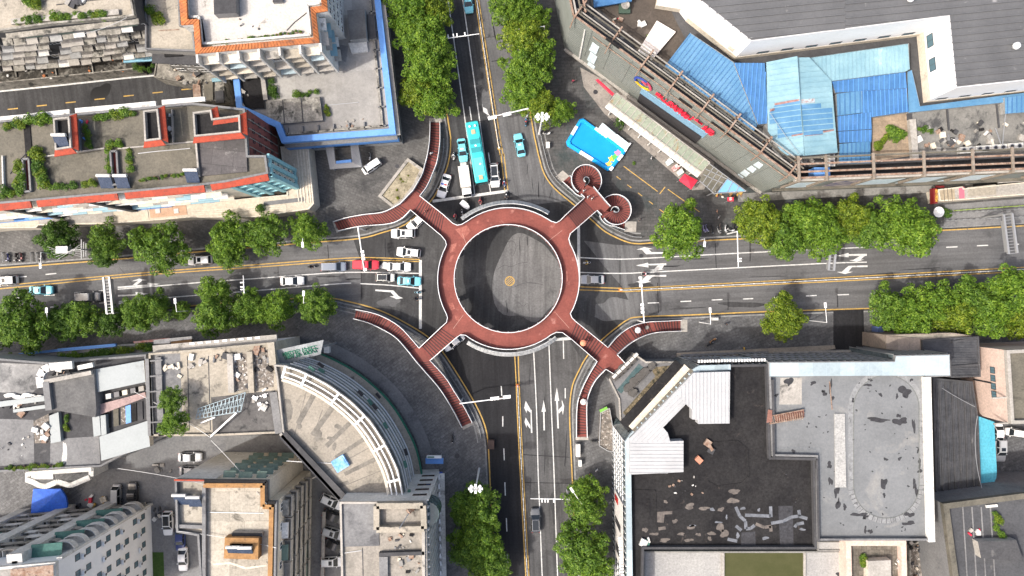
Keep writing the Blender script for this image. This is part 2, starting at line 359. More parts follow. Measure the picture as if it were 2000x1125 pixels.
# different ages of road surface, plus a pale blob painted as sunlit ground
sheet('road',[(789,-300),(837,0),(875,235),(880,273),(870,335),(845,391),(990,373),(976,282),(931,0),(885,-300)], .004, asph_bus)
sheet('road',[(885,-300),(931,0),(976,282),(990,372),(1040,400),(1110,392),(1083,368),(1063,340),(1053,308),(1038,235),(1000,0),(952,-300)], .004, asph_mid2)
sheet('road',[(866,688),(895,733),(925,783),(943,820),(952,853),(955,893),(958,958),(967,1125),(980,1400),(1047,1400),(1030,1125),(1019,922),(1011,750),(1009,680),(960,672),(900,650)], .004, asph_dark)
sheet('road',[(1009,680),(1012,750),(1020,922),(1031,1125),(1048,1400),(1140,1400),(1125,1125),(1117,921),(1113,830),(1113,790),(1118,753),(1131,723),(1135,700),(1110,662),(1065,658)], .004, asph_pale)
sheet('road',[(-400,555),(0,524),(211,508),(363,494),(499,483),(603,474),(690,467),(705,512),(704,598),(646,584),(560,585),(376,597),(0,627),(-400,655)], .004, asph_mid)
sheet('road',[(1280,474),(1461,466),(1836,450),(2400,420),(2400,575),(2000,592),(1675,603),(1486,609),(1285,618),(1281,560)], .004, asph_mid)
def blob(cx, cy, rx, ry, n=40, seed=1, amp=.18):
    rnd = random.Random(seed); ph = [rnd.uniform(0,6.28) for _ in range(5)]
    return [(cx + rx * math.cos(a) * (1 + amp * sum(math.sin((j + 2) * a + ph[j]) / (j + 1.5) for j in range(5))), cy + ry * math.sin(a) * (1 + amp * sum(math.sin((j + 2) * a + ph[j]) / (j + 1.5) for j in range(5)))) for a in [6.2832 * i / n for i in range(n)]]
sheet('road', blob(1030,545,62,92, seed=4), .006, asph_disc)  # paints the pool of sun between the ring's shadows into the road colour
sheet('road', blob(1205,606,48,26, seed=8, amp=.3), .006, asph_mid2)
sheet('road',[(1140,470),(1200,478),(1290,482),(1288,610),(1240,612),(1215,560),(1180,520)], .005, asph_mid2)
# painted markings
def lines(name, segs, w, m, z=.011):
    for pts in segs:
        q = [P(*p).xy for p in pts]
        if len(q) > 2: q = smoothline(q,3)
        mb = MB(); mb.strip([(*a, z) for a in offline(q, w / 2)],[(*a, z) for a in offline(q,-w / 2)]); tag(mb.build(name, m), kind='structure')
lines('lane_line',[[(842,-200),(875,0),(909,240),(927,379)],[(872,-200),(904,0),(943,280),(958,375)],[(917,208),(921,235)],
    [(230,565),(400,551),(499,544),(650,533),(730,532),(818,534)],[(232,589),(381,577),(470,570),(651,555),(686,553)],[(704,554),(760,557),(818,563)],
    [(1133,503),(1195,506),(1250,505),(1376,498),(1511,491),(1689,483)],[(1133,532),(1213,534),(1300,530),(1599,515),(1693,512)],
    [(1042,681),(1048,803),(1051,922),(1054,993),(1059,1125),(1070,1350)],[(1072,668),(1077,800),(1082,922),(1089,1125),(1099,1350)],[(1100,664),(1101,701)]], .2, white_paint)
lines('lane_dash',[[(89,536),(110,534)],[(37,541),(52,540)],[(30,582),(50,581)],[(86,577),(107,576)],[(145,572),(163,571)],[(193,568),(205,567)],[(194,592),(207,591)],[(98,600),(108,599)],
    [(1265,592),(1287,591)],[(1329,589),(1350,588)],[(1390,586),(1411,585)],[(1451,584),(1471,583)],[(1512,581),(1533,580)],[(1574,578),(1595,577)],[(1636,576),(1658,575)],[(1699,573),(1720,572)],[(1836,567),(1847,566)],[(1897,564),(1916,563)],
    [(1848,483),(1870,482)],[(1908,480),(1930,479)],[(1984,477),(1990,477)],[(979,754),(980,773)],[(982,813),(982,833)],[(984,876),(985,899)],[(986,942),(987,968)],[(989,1012),(990,1038)],[(991,1082),(992,1109)],
    [(1104,758),(1104,778)],[(954,298),(957,318)],[(1003,192),(1005,208)]], .2, white_paint)
lines('stop_line',[[(845,393),(991,373)],[(821,508),(821,642)],[(1130,442),(1131,560)],[(1072,664),(1115,661)]], .55, white_paint)
lines('centre_line',[[(881,-300),(928,0),(973,282),(978,300),(986,372)],[(889,-300),(935,0),(979,282),(984,300),(992,371)],
    [(-300,583),(0,558),(208,539),(363,526),(499,517),(646,506),(720,503),(820,507)],[(-300,589),(0,564),(208,544),(363,531),(499,522),(646,511),(720,508),(820,511)],
    [(1131,560),(1213,563),(1255,562),(1599,544),(1999,522),(2300,505)],[(1131,566),(1213,569),(1255,568),(1599,551),(1999,530),(2300,513)],
    [(1005,689),(1008,743),(1010,800),(1016,922),(1027,1125),(1040,1350)],[(1012,688),(1014,750),(1022,922),(1033,1125),(1046,1350)]], .2, yellow_paint, .0115)
lines('bay_line',[[(1218,325),(1284,374)],[(1288,379),(1299,365)],[(1304,370),(1366,414)]] + [[(1204 + 21 * i,345 + 16 * i),(1212 + 21 * i,351 + 16 * i)] for i in range(8)], .16, yellow_paint, .146)
def zt(pts, ox, oy): return [(x / 3.99 + ox, y / 3.99 + oy) for x, y in pts]
ARROWS = [zt(a,1100,420) for a in ([(805,289),(805,300),(648,306),(612,270),(570,270),(632,250),(700,264),(665,266),(690,289)],
    [(803,376),(803,390),(662,392),(665,408),(567,393),(660,371),(664,381)],[(740,392),(785,392),(768,420),(785,422),(720,436),(670,428),(705,424)],
    [(803,466),(803,480),(695,480),(660,515),(685,518),(620,534),(565,518),(605,516),(650,470)])]
ARROWS += [zt(a,1500,440) for a in ([(770,222),(770,238),(628,238),(628,250),(535,238),(628,215),(628,225)],[(715,239),(755,239),(720,268),(750,266),(690,284),(633,272),(668,268)],[(775,312),(775,326),(655,326),(625,362),(662,362),(600,380),(537,364),(575,362),(628,316)])]
ARROWS += [zt(a,0,440) for a in ([(918,478),(1150,462),(1150,448),(1245,457),(1152,480),(1152,474),(918,490)],[(1030,469),(1075,432),(1025,436),(1085,415),(1145,428),(1110,430),(1065,467)],[(920,543),(1058,537),(1056,520),(1160,533),(1060,555),(1060,548),(920,555)],[(925,602),(1060,595),(1100,612),(925,615)])]
ARROWS += [zt(a,400,440) for a in ([(1330,500),(1470,508),(1510,552),(1545,568),(1495,575),(1440,553),(1475,552),(1450,522),(1328,512)],[(1352,330),(1395,285),(1432,292),(1420,345)])]
ARROWS += [zt(a,800,640) for a in ([(943,640),(950,640),(957,820),(945,820)],[(905,570),(942,636),(942,662),(915,640),(912,665),(893,625)],[(905,700),(941,762),(941,790),(915,755),(912,780),(895,735)],[(1043,800),(1055,800),(1052,655),(1062,655),(1045,565),(1028,655),(1040,655)],[(1152,785),(1163,785),(1155,570),(1166,570),(1147,465),(1130,568),(1143,570)],[(1162,670),(1160,640),(1190,610),(1185,560),(1205,610),(1195,680),(1187,645)])]
ARROWS += [zt([(565,800),(572,835),(603,850),(612,885),(630,908),(575,872)],800,0), zt([(592,385),(640,385),(645,440),(598,446)],750,220)]
for a in ARROWS: sheet('lane_arrow', a, .0125, white_paint)
mb = MB(); c = P(995.5,549)
for r0, r1 in ((.80, .97),):
    A = arc(c.x, c.y, r1,0,6.2832,32); B = arc(c.x, c.y, r0,0,6.2832,32); mb.strip([(*p, .013) for p in A],[(*p, .013) for p in B])
for i in (-2,-1,0,1,2):
    d = Vector((.72, .69)); n = Vector((-.69, .72)); o = c.xy + n * (i * .33); h = math.sqrt(max(.01, .78 ** 2 - (i * .33) ** 2))
    q = [o + d * (-h) - n * .06, o + d * h - n * .06, o + d * h + n * .06, o - d * h + n * .06]; mb.face([(*p, .013) for p in q])
tag(mb.build('centre_marking', yellow_paint), kind='structure')
# the back street of the north-west block and the yard of the south-west block
sheet('street',[(-200,188),(0,178),(345,143),(350,162),(385,168),(388,196),(0,250),(-200,262)], .134, asph_bus)
lines('kerb',[[(-200,189),(0,179),(345,144),(352,163),(376,166)]], .3, white_paint, .15)
lines('lane_dash',[[(16 + 56.5 * i,214 - 6.4 * i),(36 + 56.5 * i,212 - 6.4 * i)] for i in range(-1,7)], .22, yellow_paint, .142)
sheet('puddle', blob(197,182,19,17, seed=12, amp=.3), .139, plain('wet_asphalt',(.004, .004, .005), .3))
sheet('courtyard',[(180,920),(345,850),(600,850),(700,960),(700,1300),(290,1300),(290,1000),(150,990)], .136, conc_grey)
sheet('lawn',[(298,1078),(320,1078),(323,1160),(300,1160)], .15, mat('grass',(.035, .075, .015),(.05, .09, .02),2, rough=.95), 'stuff')
sheet('driveway',[(1627,606),(1686,604),(1688,682),(1627,682)], .137, asph_dark)
# joints, cracks and tyre marks in the roads
lines('road_joint',[[(1211,500),(1211,558)],[(1397,475),(1399,528)],[(1284,552),(1286,612)],[(1422,583),(1422,606)],[(1465,470),(1465,510)],[(1636,575),(1636,600)],[(752,466),(753,503)],[(705,510),(706,580)],[(640,478),(642,506)],[(1022,888),(1112,893)],[(960,120),(1020,112)],[(1005,942),(1116,944)]], .14, asph_dark, .0095)
lines('road_crack',[[(973,525),(985,518),(998,521),(1012,515),(1030,512)],[(1013,590),(1022,598),(1030,592),(1034,606)],[(980,478),(1000,470),(1008,482),(1002,500)],[(1005,560),(1030,552),(1060,556)],[(795,590),(810,600),(806,620)],[(233,522),(248,540),(262,560)],[(1230,640),(1250,632)]], .05, asph_dark, .0095)
_r = random.Random(21)
for i,(x, y, l, w, a) in enumerate([(1052,372,30,2,90),(1040,360,26,1.6,95),(1064,350,24,1.5,80),(1030,330,20,1.2,85),(1075,380,18,1.5,75),(640,540,40,4,2),(690,545,30,3,0),(610,580,34,4,5),(1350,506,60,3,2),(1310,520,40,2.5,3),(1500,540,70,2,2),(1720,535,80,2,4),(1800,525,70,1.6,4),(1340,602,60,4,2),(1035,730,40,3,88),(1064,800,50,2.5,88),(1064,900,60,2.5,87),(1036,950,50,2,87),(1105,880,60,2.5,87),(990,600,30,2,100),(1030,470,26,2,92),(1015,480,30,1.5,94),(700,605,24,6,20),(925,120,40,2,100),(965,60,50,2.5,100),(1000,150,40,2,98),(100,545,50,1.5,8),(420,560,40,2,4)]):
    c, s_ = math.cos(R(a)), math.sin(R(a)); b_ = blob(0,0, l / 2, w / 2,26,200 + i, .3); sheet('tyre_mark',[(x + u * c - v * s_, y - u * s_ - v * c) for u, v in b_], .009, asph_bus if i % 3 else asph_dark)
for i,(x, y, rx, ry) in enumerate(((1250,560,26,9),(760,590,20,10),(1150,590,16,26),(560,500,30,6),(1450,595,40,6),(950,200,8,30),(1085,980,9,40))): sheet('road_patch', blob(x, y, rx, ry,30,300 + i, .25), .0085, asph_mid if i % 2 else asphalt)
# manhole covers and gratings in the pavements
for i,(x, y, r, lab) in enumerate([(1252,500, .4, 'round iron manhole cover in the eastern carriageway near the lane arrows'),(1163,180, .45, 'round manhole cover in the pavement by the red shop awning'),(893,890, .5, 'dark oval manhole in the pavement by the curved building steps'),(776,325, .4, 'round manhole cover beside the walled planter in the plaza')]):
    mb = MB(); q = P(x, y); mb.prism(arc(q.x, q.y, r,0,6.2832,18)[:-1], .1, .15 if i else .02); mb.prism(arc(q.x, q.y, r * .7,0,6.2832,18)[:-1], .15, .156 if i else .026, bottom=False)
    tag(mb.build('manhole_cover', dark_metal), lab, 'manhole cover', 'manhole covers')
# ---------------------------------------------------------------- the circular footbridge
DZ, JZ = 6.5,5.0
FB = thing('footbridge', 'red circular pedestrian footbridge with eight stairways over the crossroads', 'footbridge', P(995,545))
RC = P(992.6,544.3, DZ).xy; RI = 104 * (H - DZ) / H / 10
def rail(pts, name='railing', h=1.05, t=.11):
    """a railing along a 3-D line: cap on top, posts and panels below"""
    pts = [Vector(p) for p in pts]; L = offline(pts, t / 2); Rr = offline(pts,-t / 2); up = Vector((0,0,1))
    mb = MB()
    for S_, k in ((L, .035),(Rr,-.035)):
        S2 = offline(pts, k); mb.strip([p + up * (-.35) for p in S2],[p + up * h for p in S2])
    o = mb.build(name, rail_panel, FB)
    mb = MB(); mb.strip([p + up * (h + .1) for p in L],[p + up * (h + .1) for p in Rr]); mb.strip([p + up * h for p in L],[p + up * (h + .1) for p in L]); mb.strip([p + up * (h + .1) for p in Rr],[p + up * h for p in Rr]); mb.strip([p + up * h for p in Rr],[p + up * h for p in L])
    mb.build('handrail', rail_white, o); return o
def A3(pts, z): return [P(x, y, z) for x, y in pts]
def ringarc(a, b, n=14):
    """ring edge from px a to px b (both on the outer edge), going the short way round"""
    A, B = P(*a, DZ).xy - RC, P(*b, DZ).xy - RC; t0 = math.atan2(A.y, A.x); t1 = math.atan2(B.y, B.x); d = (t1 - t0 + math.pi) % (2 * math.pi) - math.pi
    r = (A.length + B.length) / 2
    return [Vector((RC.x + (A.length + (B.length - A.length) * i / n) * math.cos(t0 + d * i / n), RC.y + (A.length + (B.length - A.length) * i / n) * math.sin(t0 + d * i / n), DZ)) for i in range(n + 1)]
segN = A3([(870,423),(885,437),(894,441),(903,439)], DZ) + ringarc((913,433),(1066,427)) + A3([(1076,433),(1086,436),(1093,432),(1106,419)], DZ)
segE = A3([(1126,446),(1113,457),(1110,467)], DZ) + ringarc((1113,478),(1118,603)) + A3([(1113,612),(1116,620),(1123,627)], DZ)
segS = A3([(1111,658),(1098,649),(1086,648)], DZ) + ringarc((1076,653),(920,661)) + A3([(910,654),(900,653),(893,658)], DZ)
segW = A3([(863,638),(873,629),(875,620)], DZ) + ringarc((873,613),(870,486)) + A3([(873,479),(871,471),(863,461)], DZ)
outer = segN + segE + segS + segW; n = len(outer)
inner = []
for p in outer:
    a = math.atan2(p.y - RC.y, p.x - RC.x); inner.append(Vector((RC.x + RI * math.cos(a), RC.y + RI * math.sin(a), DZ)))
mb = MB(); dn = Vector((0,0,-.75))
for i in range(n):
    j = (i + 1) % n; mb.face([outer[i], inner[i], inner[j], outer[j]]); mb.face([outer[j] + dn, inner[j] + dn, inner[i] + dn, outer[i] + dn]); mb.face([outer[i], outer[j], outer[j] + dn, outer[i] + dn]); mb.face([inner[j], inner[i], inner[i] + dn, inner[j] + dn])
deck = mb.build('deck', bridge_red, FB)
# worn repair patches let into the deck
mbp = MB()
for q in ([(889,448),(912,440),(919,452),(905,467)],[(880,478),(892,474),(889,490),(879,494)],[(930,432),(935,431),(936,436),(931,437)],[(950,429),(955,428),(955,433),(951,433)],[(876,593),(884,591),(889,603),(880,606)],[(1105,530),(1108,529),(1109,549),(1106,550)],[(880,500),(886,498),(881,512),(877,512)],[(1078,608),(1084,606),(1086,611),(1080,612)],[(888,616),(898,618),(897,627),(890,624)]):
    mbp = MB(); mbp.face([(*P(x, y, DZ).xy, DZ + .004) for x, y in reversed(q)]); mbp.build('repair_patch', mat('bridge_patch',(.34, .13, .10),(.22, .065, .05),1.6, rough=.8), deck)
mbj = MB()
for a, b in (((903,456),(911,478)),((1068,473),(1098,450)),((1086,612),(1112,641)),((885,642),(905,615))):
    mbj = MB(); mbj.bar(P(*a, DZ) + Vector((0,0, .005)), P(*b, DZ) + Vector((0,0, .005)), .08, .012); mbj.build('expansion_joint', plain('joint',(.36, .2, .16), .8), deck)
innerfull = [Vector((RC.x + (RI + .07) * math.cos(a), RC.y + (RI + .07) * math.sin(a), DZ)) for a in [6.28319 * i / 96 for i in range(97)]]
rail(innerfull)
for i in range(0,96,3):
    mbl = MB()
    p = innerfull[i]; a = 6.28319 * i / 96; q = Vector((math.cos(a), math.sin(a),0)); mbl.box(p - q * .16 + Vector((0,0,1.0)),(.16, .16, .22), a); mbl.build('lamp_box', steel, FB)
# flights of steps
def flight(L, Rr, z0, z1, ns, m=bridge_red2, land=(), name='stair_flight', soffit=.35):
    """steps between two edge lines given as bearings; the height falls from z0 to z1 along the flight"""
    def res(pts):
        q = smoothline([Vector(p) for p in pts],5) if len(pts) > 2 else [Vector(p) for p in pts]
        d = [0]
        for i in range(1, len(q)): d.append(d[-1] + (q[i] - q[i - 1]).length)
        out = []
        for k in range(ns + 1):
            t = d[-1] * k / ns; i = max(j for j in range(len(d)) if d[j] <= t + 1e-9); i = min(i, len(q) - 2)
            out.append(q[i] + (q[i + 1] - q[i]) * ((t - d[i]) / max(1e-6, d[i + 1] - d[i])))
        return out
    def drop(k):
        t = k / ns; f = 0; tot = 1 - sum(b - a for a, b in land)
        f = t - sum(max(0, min(t, b) - a) for a, b in land); return z0 + (z1 - z0) * f / tot
    l, r = res(L), res(Rr); mb = MB(); nm = MB(); ZL = []; ZR = []
    for k in range(ns):
        za, zb = drop(k), drop(k + 1); z = (za + zb) / 2 if za != zb else za
        a, b, c, d = P(*l[k], z), P(*r[k], z), P(*r[k + 1], z), P(*l[k + 1], z)
        mb.face([a, b, c, d]) if ((b - a).cross(d - a)).z > 0 else mb.face([d, c, b, a])
        if k + 1 < ns:
            zn = (drop(k + 1) + drop(k + 2)) / 2
            if abs(zn - z) > .01:
                lo = Vector((0,0, zn - z)); mb.face([d, c, c + lo, d + lo])
                u = (a - d).normalized() * .2; v = (b - c).normalized() * .2
                e = Vector((0,0, .004)); nm.face([d + e, c + e, c + v + e, d + u + e])
        lo = Vector((0,0,-soffit)); mb.face([d + lo, c + lo, b + lo, a + lo]); mb.face([a, d, d + lo, a + lo]); mb.face([c, b, b + lo, c + lo])
    f = mb.build(name, m, FB)
    if nm.v: nm.build('step_nosing', dark_nose, f)
    ZL = [P(*l[k], drop(k)) for k in range(ns + 1)]; ZR = [P(*r[k], drop(k)) for k in range(ns + 1)]
    return f, ZL, ZR
def platform(pts, z, name='landing'):
    mb = MB(); mb.prism([P(x, y, z).xy for x, y in pts], z - .45, z); return mb.build(name, bridge_red, FB)
G = .14
# north-west arm and its two stairs
_, nwU, nwL = flight([(870,423),(821,384)],[(863,461),(803,411)], DZ, JZ,13)
platform([(821,384),(808,373),(783,399),(803,411)], JZ)
_, l1, r1 = flight([(808,373),(825,343),(831,323),(836,303),(840,275),(841,239)],[(821,384),(835,365),(846,340),(855,315),(860,278),(860,240)], JZ, G,28, land=[(.42, .53)])
_, l2, r2 = flight([(783,399),(751,415),(713,420),(676,427),(653,434)],[(803,411),(786,428),(761,438),(713,442),(688,446),(662,452)], JZ, G,28, land=[(.45, .55)])
# south-west
_, swU, swL = flight([(863,638),(820,679)],[(893,658),(841,703)], DZ, JZ,12)
platform([(820,679),(801,688),(815,706),(841,703)], JZ)
_, l3, r3 = flight([(820,679),(788,643),(763,625),(733,612),(696,604)],[(801,688),(776,660),(751,644),(721,630),(692,622)], JZ, G,28, land=[(.48, .58)])
_, l4, r4 = flight([(815,706),(829,722),(859,757),(883,795),(903,833)],[(841,703),(870,735),(888,763),(908,795),(923,824)], JZ, G,28, land=[(.44, .54)])
# south-east
_, seU, seL = flight([(1123,627),(1186,678)],[(1111,658),(1165,705)], DZ, JZ,13)
platform([(1186,678),(1204,692),(1219,708),(1197,729),(1182,720),(1165,705)], JZ)
_, l5, r5 = flight([(1186,678),(1205,656),(1230,638),(1260,629),(1295,627),(1329,625)],[(1204,692),(1225,673),(1250,658),(1280,649),(1329,646)], JZ, G,28, land=[(.28, .36),(.6, .68)])
_, l6, r6 = flight([(1165,705),(1148,733),(1133,765),(1126,795),(1125,853)],[(1182,720),(1163,740),(1151,763),(1145,790),(1146,853)], JZ, G,28, land=[(.42, .52)])
# north-east arm with two spiral stairs
_, neU, neL = flight([(1106,419),(1141,387)],[(1126,446),(1165,412)], DZ, JZ,12)
platform([(1141,387),(1134,380),(1146,361),(1158,366),(1185,398),(1191,404),(1174,421),(1165,412)], JZ)
def spiral(cpx, a0, a1, ro, ri, ns, z0, z1):
    c = P(*cpx,3.6).xy; mb = MB(); nm = MB(); O = []; I = []
    for k in range(ns + 1):
        a = a0 + (a1 - a0) * k / ns; O.append(Vector((c.x + ro * math.cos(a), c.y + ro * math.sin(a), z0 + (z1 - z0) * k / ns))); I.append(Vector((c.x + ri * math.cos(a), c.y + ri * math.sin(a), z0 + (z1 - z0) * k / ns)))
    for k in range(ns):
        z = (O[k].z + O[k + 1].z) / 2; q = [Vector((p.x, p.y, z)) for p in (I[k], O[k], O[k + 1], I[k + 1])]
        if (q[1] - q[0]).cross(q[3] - q[0]).z < 0: q.reverse()
        mb.face(q); lo = Vector((0,0,-.4)); mb.face([p + lo for p in reversed(q)])
        o1, o2, i1, i2 = [Vector((p.x, p.y, z)) for p in (O[k], O[k + 1], I[k], I[k + 1])]
        mb.face([o1, o2, o2 + lo, o1 + lo]); mb.face([i2, i1, i1 + lo, i2 + lo]); mb.face([o2, i2, i2 + lo, o2 + lo])
        t = (o1 - o2).normalized() * .17; t2 = (i1 - i2).normalized() * .06; e = Vector((0,0, .004)); nm.face([o2 + e, i2 + e, i2 + t2 + e, o2 + t + e])
    f = mb.build('spiral_stair', bridge_red2, FB); nm.build('step_nosing', dark_nose, f)
    rail(O[1:], 'railing',1.0, .12); rail(I[1:], 'railing',1.0, .1)
    return O, I
O1, I1 = spiral((1145,353), R(248), R(248 - 385),2.95, .62,32, JZ, .9)
O2, I2 = spiral((1201,410), R(205), R(205 + 430),2.95, .62,36, JZ, .9)
_, l7, r7 = flight([(1128,361),(1112,344)],[(1127,383),(1098,356)], .9, G,6)
_, l8, r8 = flight([(1201,432),(1220,436)],[(1194,441),(1219,450)], .9, G,6)
# railings run unbroken from stair to stair
rail(list(reversed(r1)) + nwU[::-1][:-1] + segN[1:-1] + neU[:-1] + [P(1141,387, JZ), P(1134,380, JZ)])
rail([P(1174,421, JZ)] + neL[::-1][:-1] + segE[1:-1] + seU[:-1] + l5)
rail(list(reversed(l6)) + seL[::-1][1:-1] + segS[1:-1] + swL[:-1] + r4)
rail(list(reversed(l3)) + swU[::-1][1:-1] + segW[1:-1] + nwL[:-1] + r2)
rail(list(reversed(l1)) + l2)
rail(list(reversed(r3)) + l4)
rail(r5[::-1] + [P(1219,708, JZ)]); rail([P(1197,729, JZ)] + r6)
rail([P(1158,366, JZ), P(1185,398, JZ), P(1191,404, JZ)]); rail(l7); rail(r7); rail(l8); rail(r8)
# landings of pale concrete at the stair feet
for q in ([(1085,345),(1099,333),(1113,345),(1098,357)],[(1221,432),(1243,433),(1242,453),(1219,453)],[(1329,624),(1342,624),(1342,648),(1329,648)],[(902,833),(923,824),(926,829),(905,839)],[(1124,853),(1149,853),(1149,859),(1124,859)],[(838,231),(863,231),(863,239),(838,239)],[(650,434),(655,433),(666,452),(658,455)]):
    mb = MB(); mb.prism([P(x, y).xy for x, y in q], .12, .2, bottom=False); mb.build('stair_foot', conc_lt, FB)
# piers, ring beam and the two curved banner boxes
for a in range(8):
    t = R(22.5 + 45 * a); p = Vector((RC.x + 11.4 * math.cos(t), RC.y + 11.4 * math.sin(t),0)); mb = MB(); mb.tube(p, p + Vector((0,0, DZ - 1.4)), .5, n=16); mb.tube(p + Vector((0,0, DZ - 1.4)), p + Vector((0,0, DZ - .74)), .5,1.3,16); mb.build('pier', conc, FB)
for x, y in ((812,392),(820,692),(1180,700),(1152,398),(838,330),(735,425),(760,632),(872,765),(1140,770),(1265,640)):
    p = P(x, y,3.0); hh = JZ - .4 if (x, y) in ((812,392),(820,692),(1180,700),(1152,398)) else 2.3
    mb = MB(); mb.tube((p.x, p.y,0),(p.x, p.y, hh), .38, n=12); mb.build('pier', conc, FB)
banner = mat('banner',(.50, .51, .51),(.36, .37, .37), .8,(.18, .19, .2),(.56, .64),1.1, .6)
for a, b in (((905,432),(1069,421)),((916,664),(1083,655))):
    L = ringarc(a, b,26); rr = lambda d: [Vector((RC.x + (p.x - RC.x) * (1 + d / 13.0), RC.y + (p.y - RC.y) * (1 + d / 13.0), p.z)) for p in L]
    q0 = [p + Vector((0,0, .75)) for p in rr(.22)]; q1 = [p + Vector((0,0,-.75)) for p in rr(.95)]; q2 = [p + Vector((0,0,-.80)) for p in rr(.75)]; q3 = [p + Vector((0,0, .68)) for p in rr(.1)]
    mb = MB(); mb.strip(q0, q1); mb.strip(q1, q2); mb.strip(q2, q3); mb.strip(q3, q0); bo = mb.build('banner_box', banner, FB)
    mb = MB()
    for i in range(0,26): mb.bar(q0[i] + Vector((0,0, .01)), q1[i] + Vector((0,0, .01)), .07, .05)
    mb.build('banner_frame', steel, bo)
# ---------------------------------------------------------------- building kit
UP = Vector((0,0,1))
class Bld:
    def __init__(s, name, label, cat, px, z1, wall, roof, z0=0, ph=.9, pt=.3, pm=None, cap=None, group=None):
        s.pts = ccw(pxs(px, z1)); s.z0, s.z1, s.zr = z0, z1, z1 - ph
        c = sum(s.pts, Vector((0,0))) / len(s.pts); s.e = thing(name, label, cat,(c.x, c.y, z0),0, group)
        mb = MB(); mb.prism(s.pts, z0, s.zr, cap=False, bottom=False); s.wall = mb.build('wall', wall, s.e)
        mb = MB(); mb.face([(p.x, p.y, s.zr) for p in s.pts]); s.roof = mb.build('roof', roof, s.e)
        if ph > 0:
            q = inset(s.pts, pt); n = len(q); mb = MB()
            for i in range(n):
                a, b, c2, d = s.pts[i], s.pts[(i + 1) % n], q[i], q[(i + 1) % n]
                mb.face([(*a, s.zr),(*b, s.zr),(*b, z1),(*a, z1)]); mb.face([(*a, z1),(*b, z1),(*d, z1),(*c2, z1)],1); mb.face([(*d, s.zr),(*c2, s.zr),(*c2, z1),(*d, z1)])
            mb.build('parapet',[pm or wall, cap or pm or wall], s.e)
    def part(s, mb, name, m, parent=None, **k): return mb.build(name, m, parent or s.e, **k)
    def slab(s, name, px, z, m, t=.004, parent=None):
        """a patch or layer lying on the roof"""
        mb = MB(); q = ccw(pxs(px, z + t))
        if t < .05: mb.face([(*p, z + t) for p in q])
        else: mb.prism(q, z, z + t, bottom=False)
        return mb.build(name, m, parent or s.e)
    def pline(s, name, pts, z, w, h, m, parent=None):
        """bars along a line on the roof"""
        mb = MB(); q = [P(x, y, z) for x, y in pts]
        for a, b in zip(q, q[1:]): mb.bar(a + UP * h / 2, b + UP * h / 2, w, h)
        return mb.build(name, m, parent or s.e)
    def block(s, name, px, z0, z1, m, top=None, parent=None):
        mb = MB(); mb.prism(pxs(px, z1), z0, z1,0,1 if top else None, bottom=False); return mb.build(name,[m, top or m], parent or s.e)
    def face(s, a, b, z=None):
        """a facade: its two top corners on bearings a and b"""
        z = s.z1 if z is None else z; return Face(s, P(*a, z), P(*b, z))
WM = {}
def winmesh(w, h, fm, gm, out=.05):
    k = (round(w,2), round(h,2), fm.name, gm.name, out)
    if k not in WM:
        mb = MB(); t = .09
        mb.box((0, out / 2,-h / 2 + t / 2),(w, out, t)); mb.box((0, out / 2, h / 2 - t / 2),(w, out, t)); mb.box((-w / 2 + t / 2, out / 2,0),(t, out, h - 2 * t)); mb.box((w / 2 - t / 2, out / 2,0),(t, out, h - 2 * t)); mb.box((0, out / 2,0),(.06, out * .8, h - 2 * t))
        mb.face([(-w / 2 + t, out * .35,-h / 2 + t),(-w / 2 + t, out * .35, h / 2 - t),(w / 2 - t, out * .35, h / 2 - t),(w / 2 - t, out * .35,-h / 2 + t)],1)
        WM[k] = mb.mesh('window',[fm, gm])
    return WM[k]
def awnmesh(w, d, dr, m):
    k = ('aw', round(w,2), d, dr, m.name)
    if k not in WM:
        mb = MB(); a = Vector((-w / 2,0,0)); b = Vector((w / 2,0,0)); c = Vector((w / 2, d,-dr)); e = Vector((-w / 2, d,-dr)); t = Vector((0,0, .06))
        mb.face([a + t, e + t, c + t, b + t]); mb.face([a, b, c, e]); mb.face([e, c, c + t, e + t]); mb.face([a, e, e + t, a + t]); mb.face([c, b, b + t, c + t]); mb.face([e + Vector((0,-.01,0)), e + Vector((0,-.01,-.25)), c + Vector((0,-.01,-.25)), c + Vector((0,-.01,0))])
        WM[k] = mb.mesh('awning', m)
    return WM[k]
def balmesh(w, d, h, m, gm=None):
    k = ('bal', round(w,2), d, h, m.name)
    if k not in WM:
        mb = MB(); mb.box((0, d / 2,-.08),(w, d, .16)); mb.box((0, d - .06, h / 2),(w, .12, h)); mb.box((-w / 2 + .06,(d - .12) / 2, h / 2),(.12, d - .12, h)); mb.box((w / 2 - .06,(d - .12) / 2, h / 2),(.12, d - .12, h))
        WM[k] = mb.mesh('balcony', m)
    return WM[k]
def acmesh():
    if 'ac' not in WM:
        mb = MB(); mb.box((0, .35, .3),(.85, .35, .6)); mb.tube((-.1, .525, .3),(-.1, .55, .3), .24, n=12, m=1); mb.box((-.3, .2,-.03),(.05, .45, .05), m=1); mb.box((.3, .2,-.03),(.05, .45, .05), m=1); WM['ac'] = mb.mesh('air_conditioner',[white_metal, dark_metal])
    return WM['ac']
